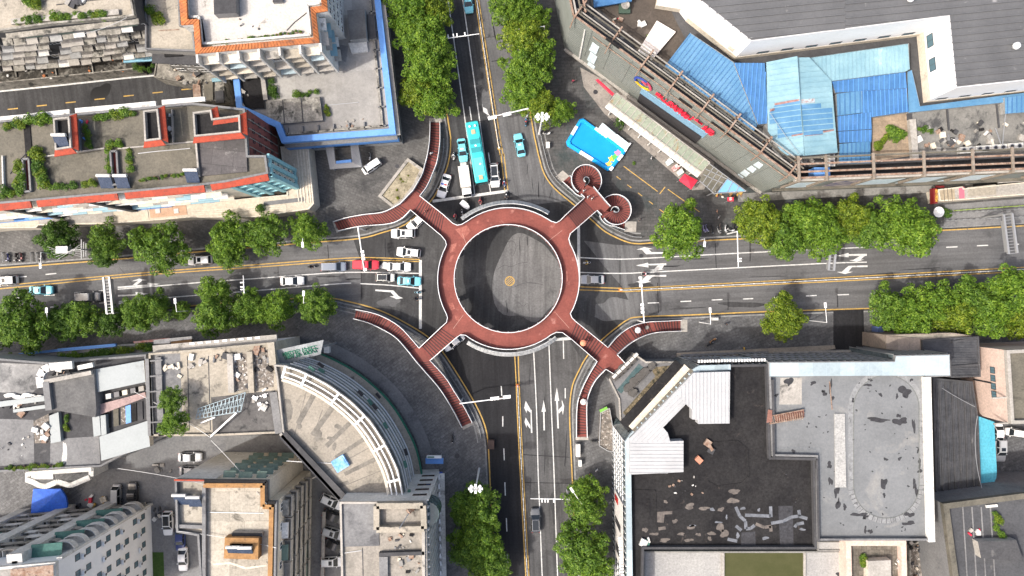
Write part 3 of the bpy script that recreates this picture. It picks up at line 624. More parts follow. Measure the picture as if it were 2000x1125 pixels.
class Face:
    def __init__(s, bl, A, B):
        s.b = bl; m = (A + B) / 2; d = (B - A).xy.normalized(); n = Vector((d.y,-d.x))
        if n.dot(-m.xy) < 0: n = -n
        d2 = Vector((n.y,-n.x))
        s.A, s.B = (A, B) if (B - A).xy.dot(d2) > 0 else (B, A)
        s.d = d2; s.n = n; s.len = (B - A).xy.length; s.rz = math.atan2(d2.y, d2.x); s.o = org(bl.e)
    def at(s, t, z, out=0): q = s.A.xy + s.d * (t * s.len) + s.n * out; return Vector((q.x, q.y, z))
    def put(s, name, me, t, z, out=0, rnd=0):
        return link(name, me, s.b.e, s.at(t, z, out) - s.o, s.rz)
    def grid(s, cols, zs, fn, t0=0, t1=1):
        for z in zs:
            for i in range(cols): fn(t0 + (t1 - t0) * (i + .5) / cols, z)
    def windows(s, cols, zs, w, h, fm=None, gm=None, t0=0, t1=1, skip=0, out=.05):
        me = winmesh(w, h, fm or white_metal, gm or glass_dark, out)
        s.grid(cols, zs, lambda t, z: None if random.random() < skip else s.put('window', me, t, z), t0, t1)
    def fins(s, n, z0, z1, m, w=.3, d=.5, name='pilaster', ends=True):
        for i in range(n + 1) if ends else range(1, n):
            mb = MB(); a = s.at(i / n, z0, d / 2); mb.box((a.x, a.y,(z0 + z1) / 2),(w, d, z1 - z0), s.rz); s.b.part(mb, name, m)
    def band(s, z, h, d, m, name='band', t0=0, t1=1):
        mb = MB(); a = s.at((t0 + t1) / 2, z, d / 2); mb.box((a.x, a.y, z),(s.len * (t1 - t0), d, h), s.rz); return s.b.part(mb, name, m)
    def panel(s, t0, t1, z0, z1, m, name='panel', out=.03, th=.06):
        mb = MB(); a = s.at((t0 + t1) / 2,0, out + th / 2 - .03); mb.box((a.x, a.y,(z0 + z1) / 2),(s.len * (t1 - t0), th, z1 - z0), s.rz); return s.b.part(mb, name, m)
    def quad(s, px, m, name, out=.06, parent=None):
        """a panel on the facade whose corners are seen on these bearings"""
        A, B = s.A + Vector((*s.n,0)) * out, s.B + Vector((*s.n,0)) * out
        q = [onwall(x, y, A, B) for x, y in px]
        mb = MB(); nn = Vector((*s.n,0)); bk = -nn * (out * .8)
        nrm = (q[1] - q[0]).cross(q[2] - q[0])
        if nrm.dot(nn) < 0: q.reverse()
        mb.face(q)
        for i in range(len(q)): a, b = q[i], q[(i + 1) % len(q)]; mb.face([b, a, a + bk, b + bk])
        return mb.build(name, m, parent or s.b.e)
def awnings(f, cols, zs, mats, t0=0, t1=1, w=.85, d=.9, dr=.35, skip=.12, even=0):
    cell = f.len * (t1 - t0) / cols
    for z in zs:
        for i in range(cols):
            if random.random() < skip: continue
            k = (1 if even else random.choice((.7, .85, .95))) * w / .85; me = awnmesh(min(cell * k, cell * .98), random.choice((d, d * 1.15)), dr, random.choice(mats))
            f.put('awning', me, t0 + (t1 - t0) * (i + .5) / cols, z + (0 if even else random.choice((0,0, .15,-.12))))
def lettering(txt, m, h, loc, rot, name='lettering', parent=None, ext=.06, sx=1, gap=1.0):
    cu = bpy.data.curves.new('txt', 'FONT'); cu.body = txt; cu.size = h; cu.extrude = ext / 2; cu.align_x = 'CENTER'; cu.align_y = 'CENTER'; cu.space_character = gap
    o = bpy.data.objects.new('txt', cu); COL.objects.link(o)
    me = bpy.data.meshes.new_from_object(o.evaluated_get(bpy.context.evaluated_depsgraph_get())); bpy.data.objects.remove(o)
    me.materials.clear(); me.materials.append(m); me.polygons.foreach_set('material_index',[0] * len(me.polygons))
    q = bpy.data.objects.new(name, me); COL.objects.link(q)
    if parent: q.parent = parent; loc = Vector(loc) - org(parent)
    q.location = loc; q.rotation_euler = rot; q.scale = (sx,1,1); return q
def wallrot(f): return (math.pi / 2,0, f.rz + math.pi)
# -------------------------------------------------- north-west block
# the long row with red eaves along the western street
b1 = Bld('apartment_block', 'long apartment row with red tiled eaves and roof gardens above the cream shop roofs', 'building',
    [(-150,412),(0,398),(225,378),(395,362),(440,356),(524,339),(519,303),(484,303),(478,212),(375,200),(0,235),(-150,250)],20, wall_cream, conc_moss, ph=.7, pt=.35, pm=conc_grey)
for i,(a, b) in enumerate((((-150,412),(58,391)),((70,390),(228,376)),((242,374),(398,361)),((410,358),(522,338)))):
    A, B = P(*a,20), P(*b,20); n = Vector((*Face(b1, A, B).n,0)); mb = MB(); q = [A, B, B + n * 1.2 - UP * .35, A + n * 1.2 - UP * .35]; lo = -UP * .3; mb.face(q[::-1]); mb.face([p + lo for p in q])
    for k in range(4): u, v = q[k], q[(k + 1) % 4]; mb.face([u, v, v + lo, u + lo])
    b1.part(mb, 'eave', red_eave)
f = b1.face((-150,412),(0,398)); sets = [wall_white, wall_white, white_metal, teal_paint, conc_lt]
zs = [6.5,9.4,12.3,15.2,18.1]
fa = b1.face((-150,412),(395,362)); awnings(fa,17, zs,[wall_white, wall_white, conc_lt, wall_cream, cyan_sheet], w=.95, skip=.06, d=.8, dr=.2, even=1); fa.windows(17,[z - 1.1 for z in zs],1.9,1.5, skip=.1)
for t in (.42, .72): p = fa.at(t,0, .5); mb = MB(); mb.box((p.x, p.y,12),(1.1,1.0,15), fa.rz); b1.part(mb, 'stair_shaft', conc_dark)
fb = b1.face((440,356),(524,339)); fb.fins(3,4,19.4, teal_paint, .8, .5)
for z in zs: fb.band(z, .5, .45, teal_paint)
fb.windows(6,[z - 1.2 for z in zs],1.1,1.5)
fe = b1.face((524,339),(519,303)); fe.fins(2,4,19.4, teal_paint, .7, .4); fe.windows(3,[z - 1.2 for z in zs], .8,1.5); [fe.band(z, .6, .35, teal_paint) for z in (5,18.6)]
fr = b1.face((484,303),(478,212)); fr.panel(0,1,4.2,19.2, wall_redtile, 'tiled_wall', .05, .1); fr.windows(4,[8,11,14,17], .8, .9, dark_metal, glass_dark, .08, .95, out=.22)
for i in range(1,5): q = fr.at(i / 5,0, .1); mb = MB(); mb.box((q.x, q.y,11.7),(.15, .3,15), fr.rz); b1.part(mb, 'pilaster', conc_lt)
pale_blue_s = mat('pale_sheet',(.36, .44, .47),(.3, .38, .41), .6, rough=.6)
# stair towers standing on the roof, each with its red eave
def tower(bl, px, zb, zt, eave_px, dark=tar, gap=None):
    b = bl.block('stair_tower', px, zb, zt, conc_grey, dark)
    mb = MB(); q = ccw(pxs(px, zt + .8)); inn = inset(q, .28); n = len(q)
    for i in range(n):
        a, c, d, e = q[i], q[(i + 1) % n], inn[(i + 1) % n], inn[i]; mb.face([(*a, zt),(*c, zt),(*c, zt + .8),(*a, zt + .8)]); mb.face([(*a, zt + .8),(*c, zt + .8),(*d, zt + .8),(*e, zt + .8)]); mb.face([(*d, zt),(*e, zt),(*e, zt + .8),(*d, zt + .8)])
    mb.build('parapet', conc_lt, b)
    for a, c in eave_px:
        A, B = P(*a, zt + .5), P(*c, zt + .5); fc = Face(bl, A, B); nn = Vector((*fc.n,0)); w = .95
        mb = MB(); s_ = [A, B, B + nn * w - UP * .4 + (B - A).normalized() * .5, A + nn * w - UP * .4 - (B - A).normalized() * .5]
        if (s_[1] - s_[0]).cross(s_[3] - s_[0]).z < 0: s_.reverse()
        mb.face(s_); mb.face([p - UP * .25 for p in reversed(s_)])
        for k in range(4): u, v = s_[k], s_[(k + 1) % 4]; mb.face([v, u, u - UP * .25, v - UP * .25])
        mb.build('eave', red_eave, b)
    return b
tower(b1,[(103,231),(135,227),(139,288),(107,293)],19.3,22.3,[((107,293),(139,288)),((139,288),(135,227))])
tower(b1,[(279,216),(308,212),(314,272),(282,276)],19.3,22.3,[((282,276),(314,272)),((314,272),(308,212))])
tower(b1,[(376,219),(412,214),(415,231),(468,224),(470,258),(379,267)],19.3,22.3,[((379,267),(470,258)),((470,258),(468,224)),((468,224),(418,231)),((415,231),(412,214))])
for i,(px, nm) in enumerate(((([(48,312),(60,311),(64,374),(52,375)]), 'light_well'),([(219,297),(231,296),(235,360),(223,362)], 'light_well'))):
    b1.slab('light_well', px, b1.zr, mat('well_red',(.13, .03, .025), rough=.9), .006); b1.pline('well_kerb', px + px[:1], b1.zr, .3, .6, conc_grey)
b1.slab('lead_sheet',[(386,278),(480,270),(483,335),(391,344)], b1.zr, mat('lead_panels',(.115, .105, .105),(.085, .08, .08), .4,(.26, .25, .24),(.6, .72), .5, .8, brick=(3.6,2.6, .1, .5)), .35)
b1.slab('timber_deck',[(482,300),(503,299),(505,338),(483,340)],14.8, wall_cream, .1)
for a, b in (((0,268),(205,293)),((214,243),(390,232)),((150,300),(205,291)),((262,285),(385,277))): pass
b1.pline('roof_divider',[(90,306),(206,290)], b1.zr, .22, .35, conc_lt); b1.pline('roof_divider',[(232,291),(384,277)], b1.zr, .22, .35, conc_lt); b1.pline('roof_divider',[(338,215),(340,279)], b1.zr, .2, .5, conc_lt); b1.pline('roof_divider',[(386,274),(392,346)], b1.zr, .3, .8, conc_lt)
b1.pline('roof_divider',[(53,245),(58,312)], b1.zr,1.1, .15, tar); b1.pline('roof_divider',[(8,305),(10,372)], b1.zr, .2, .5, wall_white)
# white slab ledge along the back street
for a, b in (((-150,248),(58,228)),((62,227),(138,219)),((149,217),(306,203)),((318,201),(402,194))): b1.pline('ledge',[a, b],19.2, .8, .35, wall_white)
# shop podium
b2 = Bld('shop_row', 'cream roofed row of shops at the foot of the apartment row', 'shop',
    [(-150,462),(0,446),(70,445),(75,440),(210,437),(295,431),(366,425),(500,424),(560,415),(603,409),(613,398),(602,286),(547,286),(560,380),(400,395),(-150,440)],4.5, wall_cream, cream_roof, ph=.15, pt=.25)
for a, b in (((374,420),(560,410)),((374,416),(560,406)),((374,412),(560,402)),((592,290),(603,396)),((586,290),(596,396)),((580,292),(590,396)),((574,320),(584,394)),((598,289),(608,396))): b2.pline('roof_rib',[a, b], b2.zr, .2, .12, wall_cream)
b2.slab('roof_sheet',[(291,407),(363,401),(366,419),(294,426)], b2.zr, mat('salmon_sheet',(.48, .31, .21),(.42, .27, .18), .5, rough=.8), .05)
for x in (303,339): b2.slab('skylight',[(x,408),(x + 9,407),(x + 10,416),(x + 1,417)], b2.zr + .05, wall_white, .1)
b2.slab('roof_panel',[(515,394),(594,385),(595,393),(516,402)], b2.zr, conc_grey, .05)
for px, m in (([(-60,431),(107,417),(108,426),(-60,441)], paint_blue),([(260,404),(292,401),(293,408),(261,411)], paint_blue),([(293,401),(334,397),(335,404),(294,408)], blue_deep),([(408,388),(417,387),(418,395),(409,396)], paint_blue)): b2.block('awning', px,4.5,4.9, m)
b2.slab('roof_sheet',[(100,424),(220,414),(222,436),(76,440),(75,430)], b2.zr, conc_lt, .06); b2.slab('roof_sheet',[(225,413),(288,409),(291,430),(226,436)], b2.zr, cream_roof, .08)
# mouldy row along the back street
b3 = Bld('apartment_block', 'old grey apartment row crowded with awnings behind the back street', 'building',[(-250,80),(0,60),(100,46),(240,34),(262,30),(243,-80),(-250,-80)],22, conc_dark, conc_beige, ph=.9, pt=.3, pm=mould)
f = b3.face((-250,80),(0,60)); f2 = b3.face((0,60),(262,30)); zs3 = [7.4,10.3,13.2,16.1,19.0]
awnings(f2,11, zs3,[conc_lt, wall_white, mould, mould, wall_grey], w=.95, skip=.06, d=1.2); awnings(f,10, zs3,[conc_lt, mould, wall_grey], w=.95, skip=.06, d=1.2); f2.windows(12,[z - 1.1 for z in zs3],1.5,1.3, skip=.2)
f2.band(20.6, .25, .9, mould, 'ledge')
for i in range(7): q = f2.at(.1 + i * .12,19.8, .35); mb = MB(); mb.box(q,(2.6, .5,1.0), f2.rz); b3.part(mb, 'window_box',[green_aw, conc_grey][i % 2])
b3.pline('planter',[(25,44),(235,25)], b3.zr, .9, .5, conc_lt)
b3p = Bld('shed_row', 'low mouldy flat roofed sheds between the old row and the back street', 'shed',[(-150,150),(0,140),(90,123),(240,108),(262,104),(268,134),(200,141),(0,162),(-150,174)],4, mould, mat('black_mould',(.026, .024, .02),(.06, .054, .045), .6,(.16, .15, .13),(.5, .6), .5, .95, grain=.35), ph=.25, pt=.2, pm=mould)
b3p.block('awning',[(238,106),(285,103),(288,108),(303,109),(304,118),(241,122)],4,4.4, mat('pale_blue_sheet',(.25, .50, .64),(.3, .54, .66), .5, rough=.6))
for x in (30,108,180): b3p.pline('roof_divider',[(x,118 + (240 - x) * .07),(x + 4,152 - x * .04)], b3p.zr, .2, .3, mould)
b3q = Bld('lean_to', 'patchwork lean to roofs at the eastern end of the back street', 'shed',[(305,116),(432,104),(436,150),(440,196),(385,198),(378,165),(300,150)],5, mould, mould, ph=.2, pt=.2)
for k,(px, m) in enumerate((([(316,113),(359,110),(360,120),(318,123)], wall_white),([(402,140),(430,132),(431,143),(404,146)], conc_lt),([(376,165),(390,163),(393,195),(378,196)], rust),([(398,160),(415,158),(416,196),(399,197)], conc_moss),([(413,153),(433,151),(433,158),(414,160)], cyan_sheet),([(340,128),(395,122),(396,130),(342,137)], rust),([(420,178),(436,176),(437,200),(421,201)], conc_dark))): b3q.slab('roof_sheet', px, b3q.zr, m, .25 + .05 * k)
# beige house and the tower with orange tiled eaves
b4 = Bld('apartment_block', 'plain block with a bare stained concrete roof west of the orange eaved tower', 'building',[(283,-80),(283,96),(381,100),(376,50),(352,48),(346,-80)],18, conc, conc_beige, ph=.7, pt=.25, pm=conc_grey)
b4.slab('water_tank_cover',[(320,95),(356,93),(357,109),(321,111)],15.5, tar, .4); f = b4.face((283,96),(381,100)); f.band(15.5, .2,1.6, conc_dark, 'ledge'); f.windows(4,[13,10,7],1.5,1.3)
b4.slab('planting_bed',[(264,-60),(284,-60),(292,50),(280,52)], b4.zr - .4, soil, .1)
b6 = Bld('department_store', 'department store with a flat stained roof rimmed by a broad blue band', 'shop',[(430,-80),(734,-80),(773,262),(550,279),(538,248),(462,214),(450,110)],9, wall_grey, mat('store_roof',(.40, .385, .36),(.30, .29, .275), .16,(.22, .21, .19),(.6, .72), .2, .9, brick=(7.5,5.2,-.06, .72), grain=.12), ph=1.1, pt=1.1, pm=paint_blue)
b6.pline('roof_kerb',[(718,-60),(748,247),(556,263)], b6.zr, .35, .5, mould); b6.slab('roof_strip',[(723,0),(730,0),(752,247),(744,247)], b6.zr, conc_grey, .01)
for i in range(6): b6.pline('roof_rib',[(562 + 30 * i,249 - 2 * i),(563 + 30 * i,263 - 2 * i)], b6.zr, .25, .5, conc_grey)
for i in range(7): b6.pline('roof_rib',[(722 + 3.4 * i,25 + 37 * i),(735 + 3.4 * i,24 + 37 * i)], b6.zr, .25, .5, conc_grey)
b6.block('raised_slab',[(519,196),(624,189),(631,235),(523,244)], b6.zr, b6.zr + .9, conc_grey, mould)
for a, b in (((552,195),(556,241)),((588,192),(592,238))): b6.pline('slab_joint',[a, b], b6.zr + .9, .2, .03, conc_dark)
b6.block('roof_sign_panel',[(515,135),(612,124),(614,138),(520,149)], b6.zr, b6.zr + .8, wall_white)
mbx = MB()
for i in range(9): q = P(546 + 8 * i,143 - .9 * i, b6.zr + .81); mbx.box(q,(.5, .9, .02), .1)
mbx.build('faded_lettering', dark_metal, b6.e)
b6.block('lobby_block',[(440,108),(513,136),(517,212),(463,214),(452,150)], b6.zr, b6.zr + .5, wall_grey, tar); b6.pline('lobby_kerb',[(512,135),(520,196)], b6.zr + .5, .8, .4, conc_lt)
b6.block('roof_room',[(678,20),(712,17),(716,75),(683,78)], b6.zr, b6.zr + 2.2, wall_grey, mat('wet_roof',(.16, .155, .15),(.08, .078, .075), .25, rough=.6)); b6.block('roof_room',[(717,28),(731,27),(735,75),(720,77)], b6.zr, b6.zr + 1.0, mould, conc_dark)
b6.block('roof_ledge',[(680,84),(716,80),(719,100),(687,104)], b6.zr, b6.zr + .5, wall_white); b6.slab('wet_stain',[(655,85),(680,90),(676,122),(658,112)], b6.zr, conc_grey, .006)
fs = b6.face((773,262),(550,279)); fs.band(5.5,1.6, .5, blue_deep, 'shop_sign'); fs.windows(10,[3.4],2.0,2.4, dark_metal); fs.band(7.2, .3, .6, conc_grey)
fw = b6.face((734,-80),(773,262)); fw.windows(16,[3.2,6.3],1.6,1.7, dark_metal); fw.band(8.0, .25, .7, conc_lt, 'ledge')
b6.block('entrance_awning',[(560,283),(630,278),(633,286),(600,290),(606,322),(570,322)],3.6,3.9, blue_deep)
b5 = Bld('apartment_tower', 'tall white apartment tower with orange tiled eaves above the blue rimmed store', 'building',[(345,-80),(352,0),(354,49),(378,47),(382,105),(624,83),(617,25),(640,21),(633,-80)],21, wall_white, mat('tower_pale',(.50, .475, .44),(.40, .38, .35), .2,(.2, .185, .165),(.6, .7), .4, .9), ph=1.0, pt=.3, pm=wall_white)
inner = [(361,-60),(366,38),(388,37),(393,93),(612,73),(606,14),(628,11),(622,-60)]; outer_ = [(345,-60),(352,0),(354,49),(378,47),(382,105),(624,83),(617,25),(640,21),(633,-60)]
outer_ = [(345,-60),(354,49),(378,47),(382,105),(624,83),(617,25),(640,21),(633,-60)]
mb = MB(); zt_ = 21.15
for i in range(len(inner) - 1):
    a, b = P(*outer_[i], zt_), P(*outer_[i + 1], zt_); c, d = P(*inner[i + 1], zt_ + .45), P(*inner[i], zt_ + .45); mb.face([a, b, c, d]); mb.face([b - UP * .25, a - UP * .25, a, b]); mb.face([d, c, c - UP * .5, d - UP * .5])
ev = b5.part(mb, 'eave', orange_tile)
mb = MB()
for i in range(len(inner) - 1):
    a, b, c, d = P(*outer_[i], zt_), P(*outer_[i + 1], zt_), P(*inner[i + 1], zt_ + .45), P(*inner[i], zt_ + .45); k = int((b - a).length / .55)
    for j in range(k): t = (j + .5) / k; mb.bar(a.lerp(b, t) + UP * .03, d.lerp(c, t) + UP * .03, .16, .1)
mb.build('tile_ridges', orange_tile, ev)
b5.pline('inner_parapet',[(364,-60),(369,36),(391,35),(396,88),(608,70),(602,12),(626,9)], b5.zr, .35, .7, wall_white)
b5.block('machine_room',[(416,-40),(459,-40),(461,25),(418,28)], b5.zr, b5.zr + 1.8, conc_grey, conc_dark); b5.block('roof_hatch',[(531,-10),(551,-10),(552,4),(533,5)], b5.zr, b5.zr + .6, conc_grey, conc_dark)
b5.slab('dark_strip',[(388,38),(395,37),(402,80),(394,84)], b5.zr, tar, .01)
fs = b5.face((382,105),(624,83)); zz = [10.8,13.6,16.4,19.2]
fs.fins(6,9,20.6, wall_white, .35,1.4); awnings(fs,6, zz,[wall_cream, conc_beige, conc_lt, pale_blue_s], w=.8, skip=.05, d=1.2); fs.windows(6,[z - 1.2 for z in zz],2.4,1.4)
fe = b5.face((617,25),(624,83)); awnings(fe,2, zz,[wall_white, conc_lt, cyan_sheet], skip=0, d=1.0)
fe2 = b5.face((640,21),(633,-80)); fe2.windows(4, zz,1.2,1.3, t0=.3)
# subway style stair house and walled planter in the plaza
k1 = thing('stair_pavilion', 'grey slatted roof pavilion over an underground stair beside the blue rimmed store', 'pavilion', P(670,300))
oq = [P(*p,3.2) for p in ((632,273),(698,268),(708,326),(644,331))]; iq = [P(*p,4.1) for p in ((652,285),(684,282),(687,316),(656,319))]
mb = MB()
for i in range(4): a, b, c, d = oq[i], oq[(i + 1) % 4], iq[(i + 1) % 4], iq[i]; mb.face([d, c, b, a]); mb.face([a, b, b - UP * .3, a - UP * .3])
mb.build('roof', mat('pav_roof',(.20, .205, .215),(.16, .165, .17), .5, rough=.7), k1)
for i in range(4):
    a, b, c, d = oq[i], oq[(i + 1) % 4], iq[(i + 1) % 4], iq[i]; mb = MB()
    for j in range(1,9): t = j / 9; mb.bar(a.lerp(d, t) + UP * .03, b.lerp(c, t) + UP * .03, .12, .08)
    mb.build('roof_slats', steel, k1)
mb = MB(); [mb.tube((p.x * .999, p.y,0.1),(p.x * .999, p.y,3), .14, n=8) for p in [oq[0].lerp(oq[2], .06)]]; mb.build('post', steel, k1)
for i in range(1,4): q = oq[i].lerp(oq[(i + 2) % 4], .06); mb = MB(); mb.tube((q.x, q.y, .1),(q.x, q.y,3), .14, n=8); mb.build('post', steel, k1)
for j in range(10):
    a, b = iq[0].lerp(iq[3], j / 10), iq[1].lerp(iq[2], j / 10); c, d = iq[0].lerp(iq[3],(j + 1) / 10), iq[1].lerp(iq[2],(j + 1) / 10)
mb = MB()
for j in range(10):
    z = 1.8 - .15 * j; q = [iq[0].lerp(iq[3], j / 10), iq[1].lerp(iq[2], j / 10), iq[1].lerp(iq[2],(j + 1) / 10), iq[0].lerp(iq[3],(j + 1) / 10)]; mb.face([(p.x, p.y, z) for p in reversed(q)]); mb.face([(q[0].x, q[0].y, z),(q[1].x, q[1].y, z),(q[1].x, q[1].y, z + .15),(q[0].x, q[0].y, z + .15)])
mb.build('stair_flight', conc, k1)
mb = MB(); c = P(672,316,4.1); mb.box((c.x, c.y,4.2),(2.9, .5, .5), .1); sg = mb.build('sign_board', paint_blue, k1)
pl = thing('planter', 'walled planter of dry earth and weeds wrapped by the northwest stairs', 'planter', P(782,358))
pq = [P(x, y,1.2).xy for x, y in ((796,308),(827,330),(812,362),(790,392),(768,407),(738,383))]; iq = inset(pq, .55); cc = ccw(pq)
mb = MB()
for i in range(len(cc)):
    a, b, c, d = cc[i], cc[(i + 1) % len(cc)], iq[(i + 1) % len(cc)], iq[i]; mb.face([(*a, .1),(*b, .1),(*b,1.2),(*a,1.2)]); mb.face([(*a,1.2),(*b,1.2),(*c,1.2),(*d,1.2)]); mb.face([(*c, .8),(*d, .8),(*d,1.2),(*c,1.2)])
mb.build('wall', conc_lt, pl); mb = MB(); mb.face([(*p, .95) for p in iq]); mb.build('earth', earth, pl)
# -------------------------------------------------- north-east block: the clad shopping mall
m1 = Bld('shopping_mall', 'large grey clad shopping mall with red roof lettering and rusty billboard frames', 'shopping mall',
    [(1093,-90),(1118,30),(1554,350),(2150,325),(2150,-90)],17.5, clad_grey, conc_dark, ph=4.6, pt=.35, pm=clad_grey, cap=rust)
ZR = m1.zr
fsw = m1.face((1118,30),(1554,350)); fS = m1.face((1554,350),(2150,325)); fW = m1.face((1093,-90),(1118,30))
for fc, k in ((fsw,42),(fS,40),(fW,8)):
    for i in range(1, k):
        if fc is fsw and i % 4: continue
    mat('joint_grey',(.13, .14, .128), rough=.8)
    for z in [4.5 + .8 * j for j in range(17)]:
        if fc is not fW or z < 17: fc.band(z, .07, .035, MATS['joint_grey'], 'cladding_seam') if fc is fsw and z < 17.2 else None
for i in range(1,11): fsw.panel(i / 11 - .001, i / 11 + .001,4.2,17.3, MATS['joint_grey'], 'cladding_joint', .03, .05)
fsw.quad([(1250,182),(1371,267),(1358,281),(1244,199)], mat('dark_board',(.045, .043, .046),(.04, .039, .042), .5, rough=.7), 'billboard', .2)
bs = fsw.quad([(1253,173),(1381,262),(1372,270),(1249,184)], mat('sky_board',(.20, .35, .47),(.17, .31, .43), .6, rough=.6), 'sign_board', .2)
for i in range(3):
    q = [(1157 - 4 * i,83 + 19 * i),(1170 - 4 * i,93 + 19 * i),(1164 - 4 * i,107 + 19 * i),(1150 - 4 * i,98 + 19 * i)]
    fsw.quad([(x, y) for x, y in q], mat('pale_poster',(.62, .70, .72),(.5, .6, .64),1.5, rough=.5), 'poster', .12)
for i,(x, y) in enumerate(((1480,316),(1467,324),(1454,332),(1442,340))): fsw.quad([(x, y),(x + 10, y + 7),(x + 3, y + 14),(x - 9, y + 6)], MATS['pale_poster'], 'poster', .12)
for i,(a, b) in enumerate(((1131,80), )): fsw.quad([(1141,58),(1143,60),(1131,124),(1128,122)], wall_white, 'downpipe', .2)
for x, y in ((1185,72),(1252,134),(1327,190),(1390,236),(1420,258)): fsw.quad([(x, y),(x + 26, y + 19),(x + 23, y + 24),(x - 3, y + 5)], tar, 'vent_slot', .05)
# red letters and the ring logo on the cladding
lz = [(1287,188),(1299,197),(1315,209),(1334,223),(1358,238),(1383,256)]
red_p = plain('sign_red',(.62, .02, .05), .5)
for ch,(x, y), hh in zip('中山购物广场', lz,(1.9,1.9,2.6,2.6,2.8,2.6)):
    o = fsw.n; A = fsw.A + Vector((*o,0)) * .5; B_ = fsw.B + Vector((*o,0)) * .5; q = onwall(x, y, A, B_); lettering(ch, red_p, hh, q, wallrot(fsw), 'sign_letter', m1.e, .3)
A = fsw.A + Vector((*fsw.n,0)) * .25; B_ = fsw.B + Vector((*fsw.n,0)) * .25; c = onwall(1256,163, A, B_)
lg = thing('logo_emblem', None, None, c); lg.parent = m1.e; lg.location = c - org(m1.e); del lg
for nm, a0, a1, rr, mcol, th in (('logo_arc',60,215,1.9, plain('logo_blue',(.03, .06, .32), .5), .42),('logo_arc',215,345,1.9, plain('logo_yellow',(.72, .46, .02), .5), .55),('logo_arc',-10,75,1.9, plain('logo_red',(.60, .06, .12), .5), .5),('logo_arc',20,120, .85, MATS['logo_red'], .35),('logo_arc',190,290, .85, MATS['logo_blue'], .35)):
    mb = MB(); n_ = 14; v = lambda a, r, o: c + Vector((*fsw.d,0)) * (-r * math.cos(a)) + UP * (r * math.sin(a)) + Vector((*fsw.n,0)) * o
    aa = [R(a0 + (a1 - a0) * i / n_) for i in range(n_ + 1)]
    L0 = [v(a, rr, .15) for a in aa]; L1 = [v(a, rr - th, .15) for a in aa]; mb.strip(L0, L1); mb.strip([v(a, rr,0) for a in aa], L0); mb.strip(L1,[v(a, rr - th,0) for a in aa]); mb.build(nm, mcol, m1.e)
for o in [o for o in bpy.data.objects if o.name.startswith('logo_emblem')]: bpy.data.objects.remove(o)
# steel frames along the roof edge
def frame(poly, offs, zz, w, props, m=rust):
    q = [P(*p,17.5).xy for p in poly]
    for off, z in zip(offs, zz):
        L = offline([Vector((*p, z)) for p in q], off); mb = MB()
        for a, b in zip(L, L[1:]): mb.bar(a, b, w, w)
        m1.part(mb, 'edge_beam', random.choice([m, conc_moss, conc_lt]))
frame([(1118,30),(1554,350)],(.9,1.5,2.2,3.1),(17.6,17.2,17.7,17.0), .2,0); frame([(1554,350),(2150,325)],(1.2,2.5,3.6),(17.4,17.6,17.3), .3,0); frame([(1093,-90),(1118,30)],(.7,1.6,2.3),(17.6,17.3,17.6), .28,0)
for t in (.03, .16, .30, .42, .56, .69, .83, .99):
    a = fsw.at(t,17.7, .25); b = fsw.at(t,17.7,-3.4); mb = MB(); mb.bar(a, b, .28, .2); c = fsw.at(t,14.5, .9); mb.bar(a, c, .18); m1.part(mb, 'frame_arm', rust); mb = MB(); mb.bar(b - UP * .1, b - UP * 4.6, .25); m1.part(mb, 'frame_post', rust)
for t in (.01, .1, .255, .42, .58, .71, .85):
    a = fS.at(1 - t,17.7, .35); b = fS.at(1 - t,17.7,-3.9); mb = MB(); mb.bar(a, b, .45, .25); m1.part(mb, 'frame_arm', mat('old_steel',(.25, .21, .17),(.17, .14, .11),1, rough=.8)); mb = MB(); mb.bar(a, a - UP * 8, .4); m1.part(mb, 'frame_post', MATS['old_steel'])
mb = MB(); mb.bar(fsw.at(.02,16.2, .25), fsw.at(.55,15.4, .25), .12); m1.part(mb, 'rusty_rail', rust)
mb = MB(); mb.bar(fsw.at(.55,15.9, .25), fsw.at(.9,15.7, .25), .12); m1.part(mb, 'rusty_rail', rust)
for t0, t1, mm in ((.04, .13, MATS['pale_poster']),(.17, .27, mat('dark_poster',(.06, .07, .16),(.5, .42, .36), .7, rough=.5)),(.28, .40, MATS['pale_poster']),(.43, .54, MATS['pale_poster']),(.58, .72, MATS['pale_poster'])):
    fS.panel(1 - t1,1 - t0,7.5,13.8, mm, 'poster', .15)
fS.band(16.7, .5, .3, conc_lt, 'trim'); fS.band(14.6, .25, .25, conc_moss, 'trim'); fS.band(6.5, .35, .6, conc_moss, 'trim')
fsw.band(1.0, .5, .5, conc_lt, 'trim')
m1.slab('roof_deck',[(1165,10),(1290,-20),(1340,80),(1300,130),(1255,110)], ZR, mat('brown_roof',(.085, .07, .058),(.06, .05, .042), .3,(.12, .1, .085),(.6, .7), .4, .9), .01)
m1.block('white_slab',[(1283,40),(1320,62),(1275,115),(1247,98)], ZR, ZR + .8, wall_white, mat('slab_white',(.66, .61, .57),(.58, .53, .49), .3, rough=.8))
m1.block('lift_house',[(1290,-30),(1350,-20),(1345,20),(1282,10)], ZR, ZR + 1.5, wall_cream, wall_white); m1.block('tin_porch',[(1158,-20),(1232,-25),(1234,2),(1160,14)], ZR + 1.2, ZR + 1.6, blue_sheet)
m1.slab('paved_terrace',[(1703,228),(1770,220),(1776,305),(1704,315)], ZR, mat('tan_paving',(.34, .26, .18),(.27, .21, .15), .4,(.18, .15, .11),(.6, .7), .5, .9, brick=(1.2, .8,0, .75)), .01)
m1.slab('concrete_terrace',[(1782,215),(2150,190),(2150,292),(1782,305)], ZR, mat('wet_terrace',(.20, .195, .18),(.13, .128, .12), .25,(.06, .06, .06),(.54, .62), .3, .85), .012)
